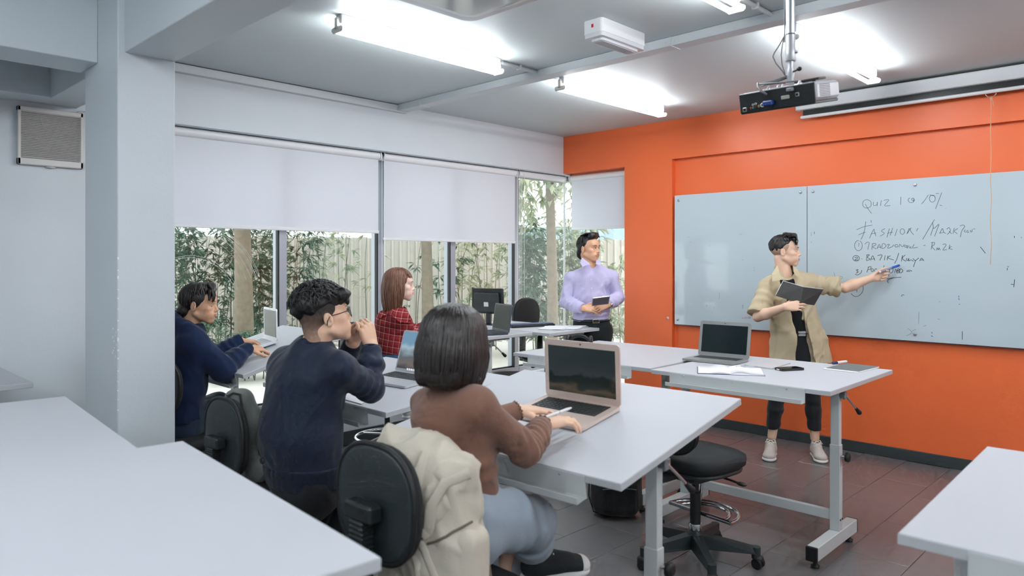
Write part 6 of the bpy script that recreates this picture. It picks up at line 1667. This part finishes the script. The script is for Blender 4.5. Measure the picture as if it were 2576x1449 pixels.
        V2 = [p+H.y*.0012 for p in V]; raw('lens', V+V2, [tuple(range(20))[::-1], tuple(range(20, 40))]+[(i, (i+1) % 20, 20+(i+1) % 20, 20+i) for i in range(20)], M_glass, g)
    MB().tube([H.p(-.008, .109, .004)-go, H.p(0, .112, .006)-go, H.p(.008, .109, .004)-go], .0018, 6).build('bridge', M_g, g)
bomber()

# ------------------------------------------------------------------ woman in the red checked shirt
def plaid_mat():
    m = bpy.data.materials.new('red_check_flannel'); m.use_nodes = True; nt = m.node_tree; N = nt.nodes; L = nt.links; b = N['Principled BSDF']; b.inputs['Roughness'].default_value = .85; b.inputs['Specular IOR Level'].default_value = .2
    tc = N.new('ShaderNodeTexCoord'); last = None
    base = N.new('ShaderNodeRGB'); base.outputs[0].default_value = lin((142, 44, 48)); last = base.outputs[0]
    def band(vec, freq, lo, col, fac):
        nonlocal last
        d = N.new('ShaderNodeVectorMath'); d.operation = 'DOT_PRODUCT'; d.inputs[1].default_value = vec; L.new(tc.outputs['Object'], d.inputs[0])
        f = N.new('ShaderNodeMath'); f.operation = 'MULTIPLY'; f.inputs[1].default_value = freq; L.new(d.outputs['Value'], f.inputs[0])
        fr = N.new('ShaderNodeMath'); fr.operation = 'FRACT'; L.new(f.outputs[0], fr.inputs[0])
        lt = N.new('ShaderNodeMath'); lt.operation = 'LESS_THAN'; lt.inputs[1].default_value = lo; L.new(fr.outputs[0], lt.inputs[0])
        mu = N.new('ShaderNodeMath'); mu.operation = 'MULTIPLY'; mu.inputs[1].default_value = fac; L.new(lt.outputs[0], mu.inputs[0])
        mx = N.new('ShaderNodeMix'); mx.data_type = 'RGBA'; L.new(mu.outputs[0], mx.inputs[0]); L.new(last, mx.inputs[6]); mx.inputs[7].default_value = lin(col); last = mx.outputs[2]
    zz = (0.12, 0.1, 1); xx = (.75, .66, -.12)
    band(zz, 24, .45, (112, 26, 34), .6); band(xx, 26, .45, (112, 26, 34), .6); band(zz, 24, .06, (226, 180, 172), .6); band(xx, 26, .06, (226, 180, 172), .6)
    L.new(last, b.inputs['Base Color']); return m
def checked():
    S = lambda x, y, dd=0: at(x, y, 5.0+dd)
    b = S(985, 655); root = thing('person', 'woman with long brown hair in a red checked shirt sitting by the window', 'person', (b.x, b.y, 0)); o = Vector(root.location)
    J = dict(pel=S(982, 905), waist=S(985, 870), chest=S(990, 822), neck=S(1000, 772), shR=S(1006, 802, -.10), elR=S(1022, 858, .0), wrR=S(1075, 828, .18), shL=S(990, 793, .14), elL=S(1035, 838, .22), wrL=S(1085, 820, .36),
             hipR=S(985, 915, -.06), hipL=S(980, 908, .1), knR=S(1060, 912, .25), knL=S(1050, 902, .42), anR=S(1030, 1020, .2), anL=S(1030, 1010, .4))
    SK = skin_mat('skin_pale', (238, 202, 186))
    H = Head(S(1005, 717), RGT*.98+FWD*.16, UP, .92, neck_to=S(998, 780), neck_r=.046)
    arms = []
    for q, sd, up_ in (('R', 1, UP), ('L', -1, UP)):
        v = Vol(*bbox([J['wr'+q], J['wr'+q]+BY_*.12], .10), .0036); v.cone(J['el'+q].lerp(J['wr'+q], .7), J['wr'+q], .027, .022, .01); hand(v, J['wr'+q], BY_*.95+BX_*.1, up_, sd, RELAX*1, .9); arms.append(v)
    vobj('body', [base_body(J, BX_, .8), H.v]+arms, SK, root)
    H.face(root, (96, 62, 46), (206, 110, 108), squint=.9)
    HM = mat('chestnut_hair', (108, 70, 52), .38, var=.35, vscale=40, bump=.25, bscale=110, bstretch=(1, 1, .15))
    v = hair_vol(H, .20); HE(v, H, (0, -.022, .042), (.084, .104, .090)); HE(v, H, (0, .100, -.055), (.115, .080, .108), .012, 's')
    HC(v, H, (0, -.035, .0), (0, -.045, -.13), .074, .066, .03); HE(v, H, (0, -.055, -.17), (.080, .045, .085), .04); HC(v, H, (.062, -.02, -.01), (.070, -.03, -.15), .024, .020, .02); HC(v, H, (-.062, -.02, -.01), (-.070, -.03, -.15), .024, .020, .02)
    HC(v, H, (-.045, .076, .066), (.045, .076, .066), .012, .012, .015); v.noise(.004, (60, 60, 14), 3); hr = vobj('hair', v, HM, root)
    L = MB()
    def sp(az, r):
        if abs(az) < 40: return (6, r.uniform(70, 84), 0, .015+r.uniform(0, .005), r.uniform(-10, 10))
        if abs(az) < 75: return (6, 84, r.uniform(.12, .19), .012+r.uniform(0, .008), r.uniform(20, 34)*(1 if az > 0 else -1))
        return (6, 92, r.uniform(.15, .27), .013+r.uniform(0, .009), r.uniform(-8, 8))
    H.locks(L, o, sp, 480, .005, seed=12); L.build('hair_locks', HM, hr)
    PM = plaid_mat()
    v = Vol(*bbox([J[k] for k in ('pel', 'neck', 'shR', 'shL', 'elR', 'elL', 'wrR', 'wrL')], .14), .0078)
    v.econe(S(984, 890), S(986, 860), (.155, .115), (.150, .110), BX_, .03); v.econe(S(986, 860), S(990, 815), (.150, .11), (.158, .112), BX_, .03); v.cone(S(992, 812), S(998, 788), .105, .07, .04)
    for q in 'RL': v.chain([J['chest'].lerp(J['sh'+q], .7), J['sh'+q], J['el'+q], J['wr'+q]], [.08, .066, .056, .046], .03); clipend(v, J['wr'+q], J['wr'+q]-J['el'+q])
    v.cone(S(1000, 778), S(1001, 762), .052, .054, .006, 's'); v.cut(S(985, 886), -UP); v.crease(.007, 11, 41, S(960, 800), S(1000, 880)); v.folds(J['shR'], J['elR'], .005, .06, seed=3, r=.1)
    sh = vobj('checked_shirt', v, PM, root)
    rp = [v.hit(at(x, y, 4.4), (at(x, y, 5.4)-at(x, y, 4.4)), 1.1) for x, y in [(955+i*3.1, 803-14*math.sin(PI*min(1, i/16))*1.0+(i*.35)) for i in range(25)]]
    MB().tube([p-o+Vector((.003*math.sin(i*1.9), .003*math.cos(i*2.3), .004*math.sin(i*2.1))) for i, p in enumerate(rp)], .011, 8, flat=.6).build('ruffle', PM, sh)
    v = Vol(*bbox([J[k] for k in ('pel', 'hipR', 'hipL', 'knR', 'knL', 'anR', 'anL')], .16), .011); v.econe(J['pel']-UP*.06, J['pel']+UP*.05, (.158, .12), (.150, .112), BX_, .03)
    for q in 'RL': v.chain([J['hip'+q], J['kn'+q], J['an'+q]], [.082, .060, .045], .03)
    vobj('jeans', v, cloth('blue_denim', (56, 84, 116), .85, .15, 300), root)
    MU = mat('white_sneaker', (224, 224, 226), .5)
    for q in 'RL': shoe(root, J['an'+q]-UP*.09-BY_*.05, BY_, .24, .085, MU, MU, MU)
checked()

# ------------------------------------------------------------------ woman in the brown sweater
def sweater():
    S = lambda x, y, dd=0: at(x, y, 2.2+dd)
    b = S(1160, 655); root = thing('person', 'woman with dark bobbed hair in brown sweater typing on the rose gold laptop', 'person', (b.x, b.y, 0)); o = Vector(root.location)
    J = dict(pel=S(1150, 1280), waist=S(1150, 1175), chest=S(1140, 1075), neck=S(1143, 968), shR=S(1198, 1026, -.10), elR=S(1326, 1134, .02), wrR=S(1364, 1070, .22), shL=S(1080, 1018, .12), elL=S(1190, 1080, .34), wrL=S(1302, 1032, .42),
             hipR=S(1185, 1305, -.06), hipL=S(1140, 1290, .10), knR=S(1335, 1310, .17), knL=S(1290, 1300, .42), anR=S(1340, 1384, .40), anL=S(1240, 1560, .40))
    SK = skin_mat('skin_fair2', (234, 192, 164))
    H = Head(S(1146, 872), FWD*.80+RGT*.58-UP*.10, UP, .97, neck_to=S(1143, 985), neck_r=.048)
    arms = []
    v = Vol(*bbox([J['wrR'], S(1455, 1050, .35)], .09), .003); v.cone(J['elR'].lerp(J['wrR'], .7), J['wrR'], .028, .0235, .01)
    hand(v, J['wrR'], BY_*.80+BX_*.28+UP*.10, UP*.93-BY_*.1, -1, [(14, 30, 18), (16, 32, 20), (18, 34, 20), (20, 34, 20)], .92, (.08, .02, -.06, -.12), ((.75, .6, -.25), (.9, .3, -.25), (.95, .1, -.3))); arms.append(v)
    v = Vol(*bbox([J['wrL'], S(1390, 1010, .6)], .09), .003); v.cone(J['elL'].lerp(J['wrL'], .6), J['wrL'], .030, .0235, .01)
    hand(v, J['wrL'], BY_*.75+BX_*.55-UP*.02, UP*.95, 1, [(12, 24, 14), (14, 26, 16), (14, 26, 16), (16, 26, 16)], .92, (.12, .03, -.06, -.14)); arms.append(v)
    v = Vol(*bbox([J['anR']+UP*.06], .12), .006); v.cone(J['knR'].lerp(J['anR'], .6), J['anR'], .040, .034, .01); arms.append(v)
    vobj('body', [base_body(J, BX_, .8), H.v]+arms, SK, root)
    H.face(root, (40, 30, 26), (200, 116, 108))
    HM = mat('dark_bob_hair', (38, 32, 30), .34, var=.3, vscale=50, bump=.25, bscale=100, bstretch=(1, 1, .12))
    v = hair_vol(H, .10, .0045); HE(v, H, (0, -.020, .040), (.092, .108, .096)); HE(v, H, (0, .112, -.055), (.10, .080, .118), .012, 's')
    HC(v, H, (0, -.035, .0), (0, -.042, -.075), .092, .094, .03); HC(v, H, (.065, .01, .0), (.076, .012, -.085), .030, .024, .02); HC(v, H, (-.065, .01, .0), (-.076, .012, -.085), .030, .024, .02)
    hcut(v, H, (0, 0, -.125), (0, 0, -1), .02); v.noise(.003, (50, 50, 10), 3); hr = vobj('hair', v, HM, root)
    L = MB()
    def sp(az, r):
        if abs(az) < 42: return (6, r.uniform(58, 74), 0, .02, r.uniform(-14, 14))
        return (6, 90, r.uniform(.150, .160), .0215+r.uniform(0, .0035), r.uniform(-3, 3))
    H.locks(L, o, sp, 1000, .0042, seed=3); L.build('hair_locks', HM, hr)
    def rib():
        m = mat('brown_rib_knit', (122, 88, 74), .9, var=.06, vscale=10, spec=.2, sheen=.2); nt = m.node_tree; N = nt.nodes; L_ = nt.links
        tc = N.new('ShaderNodeTexCoord'); wv = N.new('ShaderNodeTexWave'); wv.inputs['Scale'].default_value = 190; wv.inputs['Distortion'].default_value = .6; mp = N.new('ShaderNodeMapping'); mp.inputs['Rotation'].default_value = (0, 0, .78); L_.new(tc.outputs['Object'], mp.inputs[0]); L_.new(mp.outputs[0], wv.inputs['Vector'])
        bp = N.new('ShaderNodeBump'); bp.inputs['Strength'].default_value = .15; bp.inputs['Distance'].default_value = .001; L_.new(wv.outputs['Fac'], bp.inputs['Height']); L_.new(bp.outputs[0], N['Principled BSDF'].inputs['Normal']); return m
    RM = rib()
    v = Vol(*bbox([J[k] for k in ('pel', 'neck', 'shR', 'shL', 'elR', 'elL', 'wrR', 'wrL')], .13), .0066)
    v.econe(S(1160, 1225), S(1152, 1165), (.130, .105), (.130, .102), BX_, .03); v.econe(S(1152, 1165), S(1142, 1060), (.130, .102), (.152, .110), BX_, .03); v.cone(S(1142, 1050), S(1142, 1000), .105, .065, .04)
    v.cone(S(1120, 996, .03), S(1082, 1014, .11), .038, .046, .04); v.cone(S(1162, 999, -.03), S(1196, 1020, -.10), .038, .047, .04)
    for q in 'RL': v.chain([J['chest'].lerp(J['sh'+q], .7), J['sh'+q]], [.07, .053], .04); v.chain([J['sh'+q], J['el'+q], J['el'+q].lerp(J['wr'+q], .5), J['wr'+q]], [.053, .047, .041, .034], .014); clipend(v, J['wr'+q], J['wr'+q]-J['el'+q])
    v.cone(S(1143, 985), S(1144, 960), .050, .052, .006, 's'); v.cut(S(1150, 1225), -UP)
    v.crease(.006, 9, 51, S(1050, 1020), S(1200, 1180)); v.folds(J['elR']-BY_*.1, J['wrR'], .005, .035, seed=3, r=.09); v.folds(S(1150, 1110), S(1160, 1215), .004, .05, seed=6, r=.2, tw=.6)
    vobj('sweater', v, RM, root)
    for q in 'RL':
        d = (J['wr'+q]-J['el'+q]).normalized(); x, y, z = frame_from(d); f = MB(); c = J['wr'+q]-o
        f.tube([c+x*(.033+.0025*math.cos(13*a))*math.cos(a)+y*(.033+.0025*math.cos(13*a))*math.sin(a)+d*.003*math.sin(15*a) for a in [2*PI*i/60 for i in range(60)]], .0028, 6, closed=True); f.build('frilled_cuff', RM, root)
    JM = cloth('light_blue_denim', (152, 163, 174), .85, .2, 240, var=.14)
    v = Vol(*bbox([J[k] for k in ('pel', 'hipR', 'hipL', 'knR', 'knL', 'anR', 'anL')], .17), .0085); v.econe(J['pel']-UP*.05, J['pel']+UP*.06, (.162, .135), (.140, .110), BX_, .03)
    v.chain([J['hipR'], J['hipR'].lerp(J['knR'], .6), J['knR'], J['knR'].lerp(J['anR'], .55)], [.090, .088, .078, .068], .03); v.chain([J['hipL'], J['knL'], J['knL'].lerp(J['anL'], .8)], [.092, .072, .062], .03)
    clipend(v, J['knR'].lerp(J['anR'], .66), J['anR']-J['knR'], .08, .12); v.crease(.007, 12, 61, J['hipR'], J['knR']); v.folds(J['knR']-BY_*.15, J['knR']+BY_*.06, .006, .07, seed=2, r=.14)
    jn = vobj('jeans', v, JM, root)
    d = (J['anR']-J['knR']).normalized(); c = J['knR'].lerp(J['anR'], .60); v = Vol(*bbox([c], .16), .006); v.cone(c-d*.03, c+d*.03, .078, .079, .01); clipend(v, c+d*.03, d, .08, .12); clipend(v, c-d*.03, -d, .08, .12); vobj('turned_up_cuff', v, JM, jn, o)
    MU = mat('black_canvas', (30, 36, 40), .85, var=.1, bump=.2, bscale=300); MS = mat('white_rubber', (226, 224, 222), .5); ML = mat('white_lace', (224, 222, 216), .8)
    for q in 'RL': shoe(root, J['an'+q]-UP*.095-BY_*.05, (BY_*.90+BX_*.42-UP*.02), .26, .094, MU, MS, ML, .085, toe=MS)
    # pen held over the laptop
    a, bb = S(1350, 1058, .30), S(1437, 1026, .40); p = thing('stylus', 'white pen held between the typing fingers of the woman in brown', 'pen', a); d = bb-a
    MB().tube([d*0, d*.10, d*.9, d*1.0], [.002, .0055, .0055, .003], 10).build('barrel', M_white, p); MB().tube([d*.62, d*.66], .0058, 10).build('ring', M_metal, p)
sweater()

# ------------------------------------------------------------------ bags
def beige_bag():
    S = lambda x, y, dd=0: at(x, y, 2.0+dd)
    b = S(1085, 1300); root = thing('backpack', 'beige canvas backpack with flap hung on the foreground chair', 'backpack', (b.x, b.y, b.z-.28)); o = Vector(root.location)
    CM = cloth('beige_canvas', (197, 188, 172), .6, .12, 180, var=.12)
    ax = (BX_*.98+BY_*.1).normalized(); ay = UP.cross(ax)
    v = Vol(*bbox([S(960, 1080), S(1230, 1500), S(1000, 1420)], .12), .0075)
    v.box(S(1095, 1310), (.135, .075, .20), [ax, ay, UP], .06, .03); v.box(S(1075, 1420), (.155, .088, .12), [ax, ay, UP], .06, .05); v.ell(S(1120, 1400, -.05), (.10, .07, .12), [ax, ay, UP], .04)
    v.crease(.016, 11, 71, S(1090, 1100), S(1110, 1400)); v.crease(.010, 22, 72, S(1000, 1200), S(1180, 1350)); bd = vobj('body', v, CM, root, None, 0); vb = v
    v = Vol(*bbox([S(965, 1100), S(1185, 1200), S(1040, 1330)], .12), .007)
    v.chain([S(985, 1110, .06), S(1060, 1130, .02), S(1120, 1165, -.02), S(1165, 1195, -.05)], [.042, .050, .050, .040], .03); v.chain([S(985, 1115, .05), S(1020, 1180, -.02), S(1050, 1250, -.06), S(1072, 1320, -.09)], [.03, .036, .034, .024], .05); v.chain([S(1060, 1150, 0), S(1095, 1215, -.05), S(1090, 1270, -.09), S(1075, 1318, -.10)], [.046, .042, .034, .022], .05)
    v.crease(.009, 14, 75, S(980, 1100), S(1080, 1320)); v.crease(.005, 28, 76, S(980, 1100), S(1080, 1320)); fl = vobj('flap', v, CM, root, None, 0); vf = v
    def proj(x, y, lift=.004):
        a0 = at(x, y, 1.6); dr = (at(x, y, 2.6)-a0).normalized()
        ps = [w_.hit(a0, dr, .8) for w_ in (vb, vf)]; ps = [p for p in ps if (p-a0).length > .01]
        return (min(ps, key=lambda p: (p-a0).length) if ps else S(x, y, -.1)) - dr*lift - o
    st = MB()
    def strap(P, r, flat=.25): st.tube([proj(p[0], p[1]) for p in P], r, 8, flat=flat, hint=tuple(FWD))
    strap([(1075, 1140, -.06), (1050, 1200, -.09), (1040, 1260, -.11), (1060, 1320, -.13), (1078, 1350, -.13)], .018); strap([(1180, 1190, -.06), (1120, 1215, -.09), (1085, 1270, -.12), (1078, 1330, -.13)], .016)
    strap([(1040, 1330, -.12), (1070, 1390, -.13), (1100, 1470, -.13)], .010); strap([(1025, 1345, -.12), (1050, 1420, -.13), (1060, 1490, -.13)], .010); st.build('straps', CM, root)
    v = Vol(*bbox([S(1150, 1400, -.08)], .17), .0065); v.box(S(1155, 1415, -.07), (.075, .055, .105), [ax, ay, UP], .04, .02); v.crease(.008, 16, 77, S(1150, 1340), S(1150, 1460)); vobj('side_pocket', v, CM, root)
    MB().tube([S(*p)-o for p in ((1190, 1260, .0), (1205, 1320, -.02), (1222, 1400, -.03), (1232, 1480, -.03))], .010, 8).build('edge_binding', cloth('taupe_webbing', (110, 100, 88), .9), root)
    MB().tube([proj(*p) for p in ((1075, 1368), (1090, 1364), (1105, 1358), (1122, 1350), (1140, 1338), (1165, 1325), (1188, 1312))], .004, 6).build('zip', cloth('taupe_webbing', (110, 100, 88), .9), root)
    MB().tube([S(*p)-o for p in ((1112, 1148, -.02), (1118, 1136, -.02), (1132, 1138, -.03), (1138, 1152, -.04))], .008, 8, flat=.4).build('handle', CM, root)
    k = MB()
    for p in ((1046, 1296), (1076, 1322)): k.box(proj(*p)-Vector((.008, .004, .006)), proj(*p)+Vector((.008, .004, .006)), .002)
    k.build('buckles', CM, root)
beige_bag()
def grey_bag():
    S = lambda x, y, dd=0: at(x+12, y-8, 3.12+dd)
    b = S(625, 1110); root = thing('backpack', 'dark grey backpack hung on the chair behind the navy jacket student', 'backpack', (b.x, b.y, b.z-.2)); o = Vector(root.location)
    GM = cloth('grey_melange', (112, 115, 112), .85, .2, 260, var=.15)
    v = Vol(*bbox([S(560, 990), S(690, 1230)], .12), .0075)
    v.chain([S(572, 1008, -.02), S(598, 1012, .0), S(625, 1075, .0), S(648, 1150, .02), S(660, 1200, .03)], [.028, .042, .050, .062, .066], .03); v.ell(S(640, 1180, -.04), (.075, .06, .075), None, .03)
    v.crease(.008, 14, 81, S(590, 1010), S(650, 1200)); vobj('body', v, GM, root)
    MB().tube([S(*p)-o for p in ((560, 1004, -.06), (575, 996, -.04), (592, 1000, -.05), (600, 1050, -.07), (612, 1110, -.08))], .012, 8, flat=.3).build('strap', cloth('black_webbing', (26, 28, 30), .8), root)
    MB().tube([S(*p)-o for p in ((575, 996, .0), (595, 992, .02), (606, 1004, .02))], .006, 8).build('handle', cloth('black_webbing', (26, 28, 30), .8), root)
    MB().tube([S(*p)-o for p in ((635, 1040, .0), (655, 1100, .01), (672, 1170, .02))], .008, 8).build('side_edge', cloth('black_webbing', (26, 28, 30), .8), root)
    p = v.hit(S(646, 1168, -.3), FWD, .4); k = MB(); k.ell(p-o+FWD*.006, (.014, .008, .014)); k.build('badge', M_blk, root)
grey_bag()
def black_bag():
    c = Vector((2.50, -2.50, 0)); root = thing('backpack', 'black backpack standing on the floor beneath the brown-sweater woman\'s table', 'backpack', c)
    KM = cloth('black_nylon_bag', (28, 29, 31), .7, .2, 200)
    v = Vol(c+Vector((-.28, -.25, -.03)), c+Vector((.28, .25, .52)), .008); R = [RGT, FWD, UP]
    v.box(c+UP*.17, (.15, .10, .165), R, .07, .03); v.ell(c+UP*.33, (.12, .09, .13), R, .05); v.box(c-FWD*.09+UP*.13, (.11, .05, .11), R, .05, .03); v.crease(.010, 10, 91, c, c+UP); v.cut(c+UP*.004, -UP, .003); vobj('body', v, KM, root)
    MB().tube([RGT*-.13-FWD*.02+UP*.36, RGT*-.165-FWD*.03+UP*.25, RGT*-.17-FWD*.03+UP*.12, RGT*-.14-FWD*.02+UP*.02, RGT*-.06-FWD*.07+UP*.012], .012, 8, flat=.3).build('strap', KM, root)
    MB().tube([RGT*-.10-FWD*.145+UP*.19, -FWD*.155+UP*.205, RGT*.10-FWD*.145+UP*.19], .004, 6).build('zip', mat('zip_grey', (70, 70, 74), .4), root)
black_bag()
